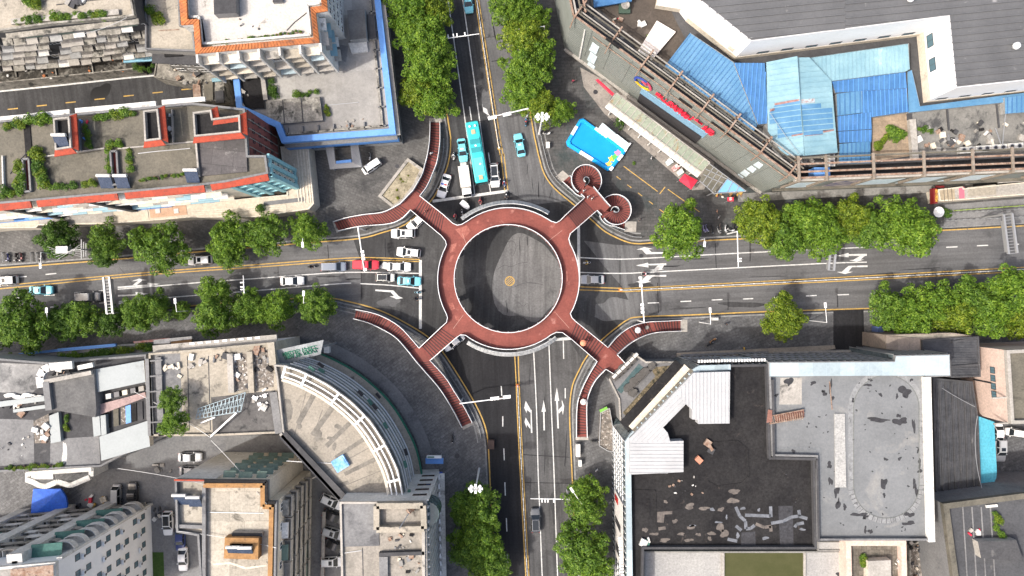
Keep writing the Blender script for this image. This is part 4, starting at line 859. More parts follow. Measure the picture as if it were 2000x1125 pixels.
m1.pline('terrace_wall',[(1777,235),(1783,312)], ZR,1.1, .9, conc_lt); m1.pline('terrace_kerb',[(1848,210),(1852,255)], ZR, .25, .3, conc_dark); m1.pline('terrace_kerb',[(1945,200),(1950,250)], ZR, .25, .25, conc_dark)
m1.slab('void',[(1560,327),(2150,300),(2150,318),(1560,344)], ZR, tar, .02); m1.block('tin_porch',[(1590,327),(1621,327),(1622,344),(1590,344)], ZR, ZR + 2.4, paint_blue)
# upper hall with the grey standing seam roof
m2 = Bld('upper_hall', 'white walled upper hall with a grey standing seam roof rising over the tin sheds', 'building',[(1335,-40),(1366,0),(1467,81),(1853,32),(1867,172),(2200,136),(2200,-120),(1335,-120)],22, mat('hall_white',(.82, .82, .81),(.76, .76, .75), .2, rough=.7, grain=.04), grey_sheet, z0=ZR, ph=.12, pt=.2, pm=plain('hall_edge',(.5, .5, .5), .6))
for poly, ang in (([(1335,-40),(1366,0),(1467,81),(1650,58),(1650,-120),(1335,-120)], .1),([(1650,58),(1853,32),(1867,172),(2200,136),(2200,-120),(1650,-120)], .1)):
    mb = MB(); ribs(mb, pxs(poly, m2.zr), ang,1.15, .2, .2, lambda x, y: m2.zr + .02); m2.part(mb, 'standing_seams', grey_sheet)
for a, b in (((1467,81),(1853,32)), ):
    fh = m2.face(a, b); fh.panel(0,1, ZR, ZR + 1.3, wall_cream, 'plinth', .04); fh.windows(7,[ZR + 2.2],2.0, .9, glass_dark and dark_metal, glass_blue, .02, .93)
fh = m2.face((1853,32),(1867,172)); fh.panel(0,1, ZR, ZR + 2.2, wall_cream, 'plinth', .04); fh.windows(2,[ZR + 3.6],2.2,1.8, dark_metal, glass_blue, .3,1.0)
fh = m2.face((1867,172),(2200,136)); fh.panel(0,1, ZR, ZR + .9, wall_cream, 'plinth', .04); fh.windows(7,[ZR + 2.0],1.8, .8, dark_metal, glass_blue)
fh = m2.face((1366,0),(1467,81)); fh.panel(0,1, ZR, ZR + 1.6, wall_cream, 'plinth', .04); fh.panel(.1, .2, ZR + 2.2, ZR + 3.4, wall_cream, 'vent_panel', .1)
for i,(x, y) in enumerate(((1775,0),(1980,92))):
    o = thing('roof_vent',['chrome roof vent at the top edge of the grey seamed roof', 'chrome roof vent on the right half of the grey seamed roof'][i], 'roof vent', P(x, y, m2.zr),0, 'roof vents'); mb = MB(); mb.tube((0,0,0),(0,0, .6), .32, n=14); link('stack', mb.mesh('stack', steel), o); mb = MB(); mb.tube((0,0, .6),(0,0,1.0), .6, .5,14); mb.tube((0,0,1.0),(0,0,1.2), .5, .1,14); link('cowl', mb.mesh('cowl', white_metal), o)
# tin sheds on the mall roof
def shed(label, px, zs, m, step=.55, ang=0, patches=(), z0=None):
    """a ribbed sheet roof over low walls; zs are the heights of the corners"""
    z0 = ZR if z0 is None else z0; q = [P(x, y, z) for (x, y), z in zip(px, zs)]
    c = sum(q, Vector((0,0,0))) / len(q); e = thing('tin_shed', label, 'shed',(c.x, c.y, z0),0, 'tin roofed sheds on the mall roof')
    if area([p.xy for p in q]) < 0: q.reverse()
    mb = MB()
    for i in range(len(q)): a, b = q[i], q[(i + 1) % len(q)]; mb.face([(a.x, a.y, z0),(b.x, b.y, z0), b - UP * .1, a - UP * .1])
    mb.build('wall', wall_grey, e)
    n = (q[1] - q[0]).cross(q[2] - q[1]).normalized(); zf = lambda x, y: q[0].z - (n.x * (x - q[0].x) + n.y * (y - q[0].y)) / n.z
    q = [Vector((p.x, p.y, zf(p.x, p.y))) for p in q]
    mb = MB(); mb.face(q); mb.face([p - UP * .1 for p in reversed(q)])
    for i in range(len(q)): a, b = q[i], q[(i + 1) % len(q)]; mb.face([a - UP * .1, b - UP * .1, b, a])
    r = mb.build('roof', m, e)
    if step: mb = MB(); ribs(mb, q, ang, step * 1.5, .13, .13, zf); mb.build('ribs', {blue_sheet: blue_deep, blue_mid: blue_sheet}.get(m, m), r)
    for pp, pm in patches:
        mb = MB(); w = [P(x, y,(zs[0] + zs[1]) / 2).xy for x, y in pp]; w = ccw(w); mb.face([(p.x, p.y, zf(p.x, p.y) + .07) for p in w]); mb.build('sheet_patch', pm, r)
    return e
up, lo = 16.2,14.4
shed('big slate blue tin roof beside the white hall corner',[(1348,63),(1434,121),(1481,242),(1471,258),(1298,130)],(up, up,14.6,14.3,14.6), blue_mid, .5, R(52), z0=ZR)
shed('narrow wedge of blue tin roof left of the pale cyan roofs',[(1434,123),(1494,123),(1500,241),(1481,243)],(up, up,15,15), blue_sheet, .5, R(88))
rp = mat('rusted_strip',(.22, .10, .085),(.34, .22, .2),2, rough=.9)
shed('pale cyan roof slope with blue patches, left of the ridge',[(1495,123),(1553,113),(1571,304),(1530,303),(1500,256)],(15.6,15.9,15.9,15.4,15.3), cyan_sheet, .62, R(6),[([(1513,206),(1559,199),(1565,262),(1520,270),(1518,240),(1504,242),(1503,220)], blue_mid),([(1512,202),(1558,195),(1558,199),(1513,206)], rp),([(1504,213),(1513,211),(1513,216),(1504,218)], rp),([(1545,264),(1566,261),(1566,264),(1546,267)], rp)])
shed('pale cyan roof slope with blue patches, right of the ridge',[(1553,113),(1581,112),(1624,158),(1636,298),(1572,304)],(15.9,15.8,15.4,15.3,15.9), cyan_sheet, .62, R(6),[([(1564,203),(1604,200),(1605,211),(1627,209),(1630,252),(1608,256),(1608,262),(1570,265)], blue_mid),([(1608,253),(1631,251),(1631,254),(1609,259)], rp),([(1571,265),(1608,260),(1608,263),(1572,267)], rp),([(1563,194),(1592,192),(1592,200),(1564,203)], mat('flaked_sheet',(.4, .58, .64),(.3, .18, .16),3, rough=.8))])
shed('long pale cyan tin roof under the row of hall windows',[(1582,112),(1776,84),(1777,135),(1768,140),(1624,158)],(15.4,15.4,15,15,15), cyan_sheet, .5, R(91))
shed('ridged strip of mid blue tin roof below the long cyan roof',[(1625,159),(1768,141),(1772,172),(1632,181)],(14.7,14.7,14.5,14.5), blue_sheet, .6, R(92))
shed('square pale blue tin roof left of the deep blue one',[(1634,183),(1684,177),(1685,220),(1636,226)],(14.4,14.4,14.2,14.2), blue_mid, .6, R(92))
shed('deep blue ribbed tin roof above the paved terrace',[(1684,177),(1772,171),(1775,218),(1701,229),(1700,220),(1685,221)],(14.6,14.6,14.3,14.3,14.3,14.3), blue_sheet, .5, R(92))
shed('small blue ribbed tin roof left of the paved terrace, upper of two',[(1636,227),(1701,219),(1703,252),(1637,256)],(14.4,14.4,14.1,14.1), blue_sheet, .5, R(92))
shed('small blue ribbed tin roof left of the paved terrace, lower of two',[(1637,257),(1703,253),(1702,277),(1640,279)],(14.1,14.1,13.9,13.9), blue_sheet, .5, R(92))
shed('pale blue tin roof reaching the rusty roof edge beside the paved terrace',[(1640,281),(1700,276),(1700,318),(1639,320)],(14.2,14.2,13.8,13.8), blue_mid, .5, R(92))
shed('thin light blue tin strip running under the right part of the white hall',[(1773,140),(1782,136),(1798,207),(1960,186),(2150,163),(2150,178),(1960,200),(1775,220)],(14,14,14,14,14,13.8,13.8,13.8), blue_mid,0)
shed('light blue tin roof at the right edge beside the wet terrace',[(1963,190),(2100,175),(2100,212),(1964,222)],(14.3,14.3,14.1,14.1), blue_mid, .55, R(92))
# entrance canopies of the mall
cn = thing('glass_canopy', 'long stained glass canopy in white frames along the mall entrance', 'canopy', P(1285,262))
CZ = 5.2; o0, o1, i0, i1 = P(1183,208, CZ), P(1363,345, CZ), P(1204,182, CZ + .9), P(1386,318, CZ + .9)
mb = MB(); mb.face([o0, o1, i1, i0]); mb.build('glass_roof', mat('stained_glass',(.22, .25, .19),(.17, .20, .155), .4,(.20, .125, .055),(.54, .66), .35, .35, grain=.15), cn)
for k in range(19):
    t = k / 18; mb = MB(); mb.bar(o0.lerp(o1, t) + UP * .06, i0.lerp(i1, t) + UP * .06, .12, .12); mb.build('rafter', conc_lt, cn)
for t in (0, .3,1):
    mb = MB(); mb.bar(o0.lerp(i0, t) + UP * .1, o1.lerp(i1, t) + UP * .1, .5 if t == 0 else .2, .2); mb.build('beam', wall_white if t == 0 else conc_lt, cn)
for k in range(9):
    q = o0.lerp(o1,(k + .5) / 9); mb = MB(); mb.tube((q.x + .3, q.y + .4, .13),(q.x + .3, q.y + .4, CZ), .15, n=8); mb.build('post', wall_white, cn)
for k in range(18):
    a, b = o0.lerp(o1, k / 18), o0.lerp(o1,(k + 1) / 18); a2, b2 = o0.lerp(i0, .28).lerp(o1.lerp(i1, .28), k / 18), o0.lerp(i0, .28).lerp(o1.lerp(i1, .28),(k + 1) / 18)
    mb = MB(); e = UP * .1; q = [a, b, b2, a2]; c = sum(q, Vector((0,0,0))) / 4; q = [c + (p - c) * .88 + e for p in q]; mb.face(q); [mb.face([q[(j + 1) % 4], q[j], q[j] - e * .8, q[(j + 1) % 4] - e * .8]) for j in range(4)]; mb.build('opal_panel', mat('opal',(.55, .49, .41),(.46, .41, .34), .8, rough=.6), cn)
cb = thing('glass_canopy', 'corner canopy with a blue glass triangle beside smoked glass squares', 'canopy', P(1410,350))
mb = MB(); mb.face([P(x, y,6) for x, y in ((1366,353),(1394,378),(1420,347),(1383,318))]); mb.build('smoked_glass', mat('smoked',(.10, .095, .075),(.15, .14, .11), .5, rough=.3), cb)
mb = MB(); mb.face([P(x, y,6.02) for x, y in ((1401,376),(1455,373),(1421,348))]); mb.build('blue_glass', plain('canopy_blue',(.16, .36, .60), .3), cb)
for a, b in (((1383,318),(1457,373)),((1366,353),(1396,379)),((1396,378),(1457,374)),((1374,341),(1412,358)),((1378,330),(1427,353)),((1380,366),(1403,333)),((1372,358),(1394,326)),((1390,372),(1411,340)),((1421,375),(1431,355)),((1438,374),(1443,364)),((1401,376),(1421,348))): mb = MB(); mb.bar(P(*a,6.08), P(*b,6.08), .13, .1); mb.build('glazing_bar', steel, cb)
for x, y in ((1372,352),(1398,374),(1450,370)): q = P(x, y,6); mb = MB(); mb.tube((q.x, q.y, .13),(q.x, q.y,5.95), .12, n=8); mb.build('post', steel, cb)
tag(m1.block('step_terrace',[(1440,378),(1900,355),(1900,372),(1443,394)], .13, .35, conc), None)
# entrance floor in front of the shops
sheet('pavement',[(1133,132),(1200,168),(1395,318),(1375,370),(1352,372),(1180,222),(1140,170)], .142, mat('shop_floor',(.30, .27, .24),(.24, .22, .2), .3,(.16, .15, .14),(.58, .7), .3, .85, brick=(1.6,1.6, .7, .75)))
def awn(nm, label, cat, px, z, m, leg=True, drop=0):
    e = thing(nm, label, cat, P(*px[0],0)); q = [P(x, y, z) for x, y in px]; 
    if area([p.xy for p in q]) < 0: q.reverse()
    c = sum(q, Vector((0,0,0))) / len(q) + UP * drop; mb = MB()
    for i in range(len(q)): a, b = q[i], q[(i + 1) % len(q)]; mb.face([a, b, c]); mb.face([a - UP * .25, b - UP * .25, b, a]); mb.face([b - UP * .05, a - UP * .05, c - UP * .05])
    mb.build('cover', m, e)
    if leg:
        for p in q: s_ = p + (c - p) * .06; mb = MB(); mb.tube((s_.x, s_.y, .13),(s_.x, s_.y, z - .1), .05, n=6); mb.build('leg', steel, e)
    return e
awn('awning', 'red shop awning with white lettering at the upper end of the mall front', 'awning',[(1163,156),(1168,154),(1200,183),(1196,187)],3.4, red_cloth, True, .1)
fq = Face(m1, P(1163,159,3), P(1196,189,3))
for i in range(6):
    p = fq.at(.3 + .11 * i,2.85, .1); mb = MB(); mb.box(p,(.35, .05, .45), fq.rz)
awn('canopy_tent', 'bright red tent canopy on the pavement near the corner of the mall', 'tent',[(1337,339),(1363,352),(1350,370),(1326,352)],2.6, red_cloth, True, .35)
awn('canopy_tent', 'red stall cover with white characters under the blue glass triangle', 'tent',[(1421,385),(1433,385),(1433,393),(1421,393)],2.4, red_cloth, True, .05)
lettering('茶', white_metal, .7, P(1427,389,2.47),(0,0,0), 'lettering', bpy.data.objects['canopy_tent.001'], .02)
# row of shop canopies at the right edge
s1 = Bld('shop_canopy_row', 'tan flat canopies of the small shops at the far right beside the dark red sign', 'shop',[(1832,370),(1880,364),(1882,368),(2150,340),(2150,368),(1884,390),(1836,393)],4, wall_cream, conc_lt, ph=.1, pt=.2)
s1.slab('roof_sheet',[(1836,369),(1864,366),(1866,392),(1838,394)], s1.zr, mat('tan_sheet',(.36, .30, .22),(.30, .245, .17), .4,(.3, .22, .12),(.56, .66), .5, .8), .06); s1.slab('pink_sheet',[(1873,366),(1883,365),(1884,387),(1874,388)], s1.zr, plain('pink_sheet',(.50, .13, .18), .7), .08)
for x in (1843,1850,1858): s1.pline('roof_rib',[(x,368),(x + 2,393)], s1.zr + .06, .08, .06, conc_moss)
s1.pline('canopy_edge',[(1948,352),(2150,338)], s1.zr,1.2, .2, conc_lt); s1.slab('roof_sheet',[(1890,366),(1945,360),(1946,380),(1892,384)], s1.zr, conc_beige, .06)
sg = thing('shop_sign', 'tall dark red sign with gold characters standing at the left end of the tan canopies', 'sign', P(1828,382)); q = P(1829,382,4.4); mb = MB(); mb.box((q.x, q.y,3.5),(.75,2.9,1.2), .03); mb.build('board', plain('sign_maroon',(.16, .012, .012), .5), sg)
for i, ch in enumerate('香江酒家'): p = P(1829,373 + 6.2 * i,4.13); lettering(ch, plain('gold',(.75, .48, .08), .4), .62, p,(0,0, .0), 'sign_letter', sg, .04)
mb = MB(); q = P(1818,378); mb.box((q.x, q.y + .9,2.9),(1.6, .4, .25)); mb.build('porch_frame', MATS['sign_maroon'], sg); mb = MB(); mb.box((q.x, q.y - .9,2.9),(1.6, .3, .25)); mb.build('porch_frame', MATS['sign_maroon'], sg); mb = MB(); mb.box((q.x, q.y,2.7),(2.2,1.6, .1)); mb.build('porch_roof', conc_dark, sg)
# inflatable pool
pool = thing('paddling_pool', 'bright blue inflatable paddling pool with white band sections on the plaza', 'pool', P(1164,282))
pc = [P(x, y, .9) for x, y in ((1135,227),(1226,293),(1192,336),(1103,281))]; pc2 = inset([p.xy for p in pc], .75)
pblue = mat('pool_blue',(.012, .30, .72),(.015, .34, .78), .5, rough=.35, grain=.05); pwhite = plain('pool_white',(.75, .77, .8), .4)
base = ccw([p.xy for p in pc]); base = [Vector(b) for b in base]
def cham(poly, d):
    out = []
    for i, p in enumerate(poly): a, c = poly[i - 1], poly[(i + 1) % len(poly)]; out += [p + (a - p).normalized() * d, p + (c - p).normalized() * d]
    return out
ob = cham(base, .6); ib = cham(ccw(pc2), .35); mb = MB(); N_ = len(ob)
for i in range(N_):
    a, b, c, d = ob[i], ob[(i + 1) % N_], ib[(i + 1) % N_], ib[i]; m_ = lambda p, q, t: p + (q - p) * t
    a1, b1_, c1, d1 = m_(a, d, .25), m_(b, c, .25), m_(b, c, .75), m_(a, d, .75)
    mb.face([(*a, .13),(*b, .13),(*b, .7),(*a, .7)]); mb.face([(*a, .7),(*b, .7),(*b1_, .95),(*a1, .95)]); mb.face([(*a1, .95),(*b1_, .95),(*c1, .95),(*d1, .95)]); mb.face([(*d1, .95),(*c1, .95),(*c, .7),(*d, .7)]); mb.face([(*d, .7),(*c, .7),(*c, .3),(*d, .3)])
mb.build('rim', pblue, pool); mb = MB(); mb.face([(*p, .5) for p in ib]); mb.build('water', mat('pool_water',(.008, .25, .60),(.012, .28, .64), .35, rough=.15, grain=.03), pool)
for a, b, t0, t1 in ((0,1, .32, .58),(0,1, .96, .99),(1,2, .25, .5),(2,3, .4, .68),(3,0, .36, .66),(1,2, .8, .96)):
    q0, q1 = Vector(pc[a].xy), Vector(pc[b].xy); n0, n1 = pxs([(1164.5,284)],0)[0],0; d_ = (q1 - q0); nn = Vector((-d_.y, d_.x)).normalized(); nn = nn if nn.dot(n0 - q0) > 0 else -nn
    A_, B2 = q0 + d_ * t0 - nn * .03, q0 + d_ * t1 - nn * .03; mb = MB(); mb.face([(*A_, .2),(*B2, .2),(*B2, .98),(*A_, .98)]); mb.face([(*A_, .98),(*B2, .98),(*(B2 + nn * .6), .98),(*(A_ + nn * .6), .98)]); mb.build('white_band', pwhite, pool)
for nm,(x, y), col in (('printed_flower',(1207,299),(.75, .22, .36)),('printed_flower',(1195,310),(.80, .62, .06)),('printed_flower',(1190,321),(.78, .55, .10)),('printed_leaf',(1201,307),(.1, .45, .08))):
    c = P(x, y, .5); mb = MB(); pts = [(c.x + (.62 + .14 * math.sin(5 * a)) * math.cos(a), c.y + (.55 + .14 * math.sin(5 * a)) * math.sin(a), .505 + (.002 if nm[-1] == 'f' else 0)) for a in [6.2832 * i / 30 for i in range(30)]]; mb.face(pts); mb.build(nm, plain('print' + str(x), col, .4), pool)
slq = thing('stall_table', 'pale blue and white stall counter along the edge of the inflatable pool', 'stall', P(1205,262)); a, b = P(1172,246,1), P(1226,288,1); mb = MB(); mb.bar(a, b,1.5, .2); mb.build('counter', mat('counter',(.45, .62, .68),(.7, .72, .72),1.2, rough=.5), slq); mb = MB(); mb.bar(P(1231,280, .8), P(1222,292, .8), .3, .8); mb.build('end_panel', pwhite, slq)
for t in (.05, .5, .95): q = a.lerp(b, t); mb = MB(); mb.box((q.x, q.y, .5),(.4, .4, .75), .6); mb.build('leg', steel, slq)
nt = thing('climbing_net', 'dark square net frame between the pool and the mall canopy', 'net', P(1198,248)); mb = MB()
for i in range(8): mb.bar(P(1183 + 13 * i / 7,244 - 14 * i / 7,1.2) , P(1204 + 9 * i / 7,262 - 20 * i / 7,1.2), .07)
for i in range(6): a, b = P(1183,244,1.2).lerp(P(1204,262,1.2), i / 5), P(1196,230,1.2).lerp(P(1213,242,1.2), i / 5); mb.bar(a, b, .07)
mb.build('mesh', dark_metal, nt)
for x, y in ((1183,244),(1204,262),(1196,230),(1213,242)): q = P(x, y,1.2); mb = MB(); mb.tube((q.x, q.y, .13), q, .05, n=6); mb.build('leg', steel, nt)
# -------------------------------------------------- south-east block
grid_glass = mat('grid_glass',(.07, .095, .105),(.13, .16, .165), .5,(.035, .045, .05),(.52, .6), .8, rough=.15, grain=.2, spec=.6)
c1 = Bld('glass_mall', 'glass fronted mall with a black tarred roof and white ribbed L shaped roof parts', 'shopping mall',
    [(1221,863),(1231,848),(1352,722),(1366,714),(1501,711),(1506,893),(1592,895),(1596,1073),(1258,1073),(1256,1200),(1226,1200)],16.5, grid_glass, tar, ph=.9, pt=.4, pm=conc_dark)
ltp = mat('pale_blue_coping',(.42, .50, .53),(.36, .44, .475), .5, rough=.5, brick=(2.4,9,0, .85), grain=.08)
mb = MB()
line = [(1226,1200),(1221,863),(1231,848),(1352,722),(1366,714),(1427,712)]; q = [P(*p,16.62).xy for p in line]; L2 = offline(q,-.95)
q2 = offline(q, .06); q2 = q
for i in range(len(q) - 1): mb.face([(*q[i],16.62),(*L2[i],16.62),(*L2[i + 1],16.62),(*q[i + 1],16.62)]) ; mb.face([(*q[i + 1],16.62),(*q[i + 1],16.0),(*q[i],16.0),(*q[i],16.62)])
c1.part(mb, 'coping', ltp)
for poly, ang in (([(1355,728),(1426,726),(1425,827),(1364,828),(1363,820),(1352,819),(1352,800),(1340,789),(1322,770)],90),([(1355,728),(1322,770),(1340,789),(1295,835),(1304,845),(1309,862),(1230,864),(1230,856)],45),([(1230,864),(1309,862),(1335,861),(1335,922),(1230,927)],0)):
    z = 17.6; pp = pxs(poly, z); mb = MB(); mb.prism(pp, c1.zr, z, bottom=False); r = c1.part(mb, 'white_roof', mat('white_sheet',(.40, .405, .41),(.35, .355, .36), .3,(.27, .34, .34),(.64, .74), .5, .5, grain=.05)); mb = MB(); ribs(mb, ccw(pp), R(ang), .62, .1, .1, lambda x, y: z); mb.build('ribs', MATS['white_sheet'], r)
for a, b, w, h, m_ in (((1330,712),(1222,833),2.6, .3, tar),((1341,716),(1232,836),1.2, .5, wall_cream)): c1.pline('gutter_strip',[a, b],15.0, w, h, m_)
mb = MB()
for t in range(14):
    a = Vector((1238 + 8.3 * t,843 - 8.8 * t)); c1.pline('coping_panel',[(a.x, a.y),(a.x + 6, a.y - 6.5)],16.62, .7, .02, conc_moss)
pat = mat('roof_patch_pale',(.15, .13, .115),(.085, .075, .068),1, rough=.9); pat2 = mat('roof_patch_blue',(.16, .17, .19),(.10, .107, .12),1, rough=.9)
def tarpatch(px, m_): c1.slab('roof_repair', px, c1.zr, m_, .006)
rt = random.Random(8)
for cx, cy, rx, ry, k in ((1434,960,9,6,3),(1431,978,10,6,4),(1347,989,9,6,5),(1407,1030,9,7,6),(1415,1042,7,9,7),(1390,1042,7,4,8),(1345,1055,9,3,9),(1298,1055,10,4,10),(1318,1018,5,4,11),(1408,995,6,4,12),(1278,1043,8,3,13),(1364,1044,5,3,14),(1300,980,4,3,15),(1375,993,9,4,16),(1350,1030,8,4,17),(1260,1035,5,5,18),(1330,1043,8,2.5,19),(1386,1052,4,4,20)): tarpatch(blob(cx, cy, rx, ry,18, k, .3), pat)
for cx, cy, rx, ry, k in ((1391,995,5,3,23),(1419,1010,2,4,24),(1451,993,5,3,25),(1441,1046,4,5,26),(1482,996,3,3,27),(1403,1020,7,2,28),(1352,1027,7,2,29),(1495,1051,7,3,30),(1567,1034,6,2.5,31)): tarpatch(blob(cx, cy, rx, ry,16, k, .3), pat2)
tarpatch([(1283,1000),(1313,998),(1313,1004),(1298,1005),(1296,1021),(1283,1020)], pat); tarpatch([(1520,988),(1548,988),(1550,1068),(1524,1069)], mat('roof_patch_dark',(.05, .05, .056),(.03, .03, .033),2)); tarpatch([(1448,1040),(1475,1038),(1476,1068),(1447,1068)], MATS['roof_patch_dark'])
for pts, m_ in (([(1437,990),(1445,1008),(1456,1018),(1457,1033),(1466,1032),(1474,1026)], pat2),([(1455,1006),(1505,1008)], pat2),([(1505,989),(1506,1010)], pat2),([(1506,1022),(1530,1018),(1545,1010),(1560,1008),(1577,1013)], pat2),([(1560,996),(1562,1008)], pat2),([(1437,1027),(1448,1036)], pat2),([(1476,1023),(1493,1030),(1506,1028)], pat),([(1505,1027),(1506,1038)], pat),([(1552,1030),(1556,1024),(1570,1021)], pat2),([(1421,1053),(1440,1057)], pat2),([(1286,1033),(1300,1031)], pat)): c1.pline('roof_repair', pts, c1.zr, .55, .008, m_)
for pts in ([(1385,865),(1440,861),(1459,876),(1462,930),(1448,944),(1400,950),(1382,940)],[(1232,958),(1280,958),(1282,1036)],[(1267,975),(1268,1008)]): c1.pline('pipe_run', pts, c1.zr, .25, .1, tar)
fw = c1.face((1221,863),(1226,1200)); fw.fins(26, .2,15.8, white_metal, .12, .12, 'mullion')
for z in (3.2,5.6,8,10.4,12.8): fw.band(z, .14, .1, white_metal, 'transom')
fw.panel(.20, .62,5,14.5, mat('white_board',(.62, .60, .57),(.5, .48, .46),1.2,(.5, .2, .18),(.7, .76),1, .6), 'billboard', .3); fw.panel(.25, .30,6,13, dark_metal, 'dark_slot', .4); fw.panel(.42, .46,6,12, dark_metal, 'dark_slot', .4); fw.panel(.56, .60,6,9.5, lamp_red, 'red_sign', .4)
fn = c1.face((1366,714),(1501,711)); fn.fins(10, .2,15.8, steel, .12, .12, 'mullion')
for z in (3,6,9,12): fn.band(z, .2, .12, steel, 'transom')
fn.panel(.0, .95,9.5,15.2, mat('billboard_mix',(.06, .06, .065),(.3, .3, .3), .25, rough=.5), 'billboard', .4); fn.panel(.45, .9,10,14.8, MATS['pale_poster'], 'poster', .55)
for i in range(24): q = fn.at(i / 24 + .02,15.3, .6); mb = MB(); mb.box(q,(.3, .5, .3), fn.rz); c1.part(mb, 'lamp_box', white_metal)
for i in range(16): q = fw.at(.18 + i / 70,15.2 - i * .2, .6); mb = MB(); mb.box(q,(.3, .5, .3), fw.rz); c1.part(mb, 'lamp_box', white_metal)
fc = c1.face((1231,848),(1352,722)); fc.panel(.0,1,7,15, conc_dark, 'dark_panel', .3); fc.fins(9, .2,15, dark_metal, .12, .15, 'mullion')
# the roof terrace the footbridge leads onto
c2 = Bld('terrace', 'grey roof terrace with curved dark loungers where the southeast footbridge ends', 'terrace',[(1189,741),(1239,690),(1262,706),(1322,706),(1325,716),(1212,838),(1208,780)],5.2, conc_grey, mat('terrace_floor',(.17, .17, .175),(.14, .14, .145), .4, rough=.8), ph=.3, pt=.3, pm=conc_lt)
for i in range(6): c2.pline('terrace_wall',[(1196 + 8.2 * i,737 - 8.0 * i),(1203 + 8.2 * i,730 - 8.0 * i)], c2.zr, .5, .8, wall_white)
c2.pline('glass_strip',[(1209,765),(1252,714)], c2.zr,1.1, .06, glass_teal)
seat = mat('lounger_dark',(.075, .07, .066),(.10, .095, .09),1, rough=.8)
for i,(x, y, r) in enumerate(((1200,734,1.0),(1208,727,1.0),(1216,719,1.05),(1224,711,1.0),(1232,703,1.0),(1226,756, .95),(1237,745,1.0),(1248,735,1.0),(1258,725, .95),(1272,714, .8),(1235,766, .9))):
    p = P(x, y, c2.zr); o = thing('lounger', 'curved dark lounger on the grey terrace at the end of the southeast footbridge', 'lounger', p, R(45), 'loungers on the roof terrace'); mb = MB(); pts = blob(0,0, r, r * .75,14, i + 40, .12); mb.prism(pts,0, .4 + .02 * i, bottom=False); link('seat', mb.mesh('seat', seat), o); mb = MB(); mb.box((0,-r * .7, .55),(r * 1.4, .2, .5)); link('backrest', mb.mesh('backrest', seat), o)
c2.slab('shrub_bed',[(1270,718),(1325,712),(1290,745),(1245,790),(1222,812),(1216,806),(1250,768),(1280,735)], c2.zr, mat('bed',(.03, .03, .02),(.2, .16, .1),1.3,(.45, .4, .32),(.6, .68),1, .9), .01)
# bramble cage on the west side
cg = thing('debris_skip', 'netted heap of rubble and branches with a green corner against the glass mall', 'rubble heap', P(1182,845)); mb = MB(); hp = pxs([(1173,806),(1190,797),(1196,830),(1197,882),(1186,880),(1170,870)],1.5); mb.prism(hp, .13,1.5, bottom=False); mb.build('heap', mat('rubble',(.22, .19, .16),(.1, .09, .08),1.6,(.5, .48, .45),(.56, .62),2, .9, grain=.4), cg)
mb = MB(); hp3 = [Vector((*p,1.7)) for p in ccw(hp)]; [mb.bar(a, b, .14) for a, b in zip(hp3, hp3[1:] + hp3[:1])]; mb.build('rim', steel, cg); mb = MB(); q = P(1179,800,1.7); mb.box(q,(1.6, .6, .12), .45); mb.build('green_corner', plain('lime',(.15, .38, .05), .6), cg)
c3 = Bld('exhibition_hall', 'hall with a blue grey roof marked by a large worn oval track', 'building',[(1501,711),(1501,707),(1748,705),(1749,694),(1855,692),(1857,735),(1812,737),(1820,1056),(1596,1056),(1594,893),(1508,891)],16.7, grid_glass, roof_blue_grey, ph=.8, pt=.35, pm=conc_grey)
c3.pline('white_parapet',[(1806,735),(1814,1055)], c3.zr,1.1, .95, wall_white)
mb = MB(); mb.prism(pxs([(1503,709),(1748,707),(1750,696),(1854,694),(1855,733),(1503,735)],16.72), c3.zr,16.72, bottom=False); c3.part(mb, 'coping', ltp)
# the oval track: a raised kerb with rungs
oz = c3.zr; A = P(1731,0, oz).x; top, bot = P(0,797, oz).y, P(0,948, oz).y; rad = (P(1790,0, oz).x - P(1662,0, oz).x) / 2
oval = [(A + rad * math.cos(a), top + rad * math.sin(a)) for a in [math.pi * i / 24 for i in range(25)]] + [(A + rad * math.cos(a), bot + rad * math.sin(a)) for a in [math.pi + math.pi * i / 24 for i in range(25)]]
mb = MB(); ov = oval + oval[:1]; o2 = [(A + (x - A) * 1.16, c_ + (y - c_) * 1.16) for i_,(x, y) in enumerate(oval) for c_ in (top if i_ < 25 else bot,)]; o2 = o2 + o2[:1]
mb.strip([(*p, oz + .012) for p in o2],[(*p, oz + .012) for p in ov]); c3.part(mb, 'track_band', mat('track_band',(.23, .235, .238),(.185, .19, .193), .7,(.10, .102, .105),(.58, .66), .8, .9, grain=.2))
mb = MB(); [mb.bar((*a, oz + .05),(*b, oz + .03), .07, .06) for a, b in zip(ov, ov[1:])]; c3.part(mb, 'track_kerb', MATS['joint_grey'])
mb = MB()
for i in range(26,50):
    a, b = Vector((*ov[i], oz + .02)), Vector((*o2[i], oz + .02)); mb.bar(a, b, .07, .03)
c3.part(mb, 'track_rungs', conc_dark)
c3.slab('worn_strip',[(1630,808),(1650,808),(1653,952),(1632,952)], oz, mat('worn_pale',(.36, .355, .34),(.29, .29, .28), .6,(.2, .2, .2),(.6, .7),1, .9, grain=.25), .22)
c3.pline('kerb',[(1506,740),(1508,890)], oz, .4, .9, conc_dark); c3.pline('kerb',[(1508,892),(1592,894),(1595,1055)], oz, .35, .9, conc_dark); c3.pline('kerb',[(1596,1053),(1812,1050)], oz, .3, .4, conc_dark)
c3.slab('damp_zone',[(1506,872),(1605,873),(1606,1045),(1597,1045),(1594,896),(1508,894)], oz, mat('damp',(.135, .142, .148),(.155, .162, .168), .3, rough=.7), .005); c3.slab('pale_zone',[(1524,738),(1566,738),(1566,790),(1522,790)], oz, conc_lt, .005)
rnd = random.Random(3)
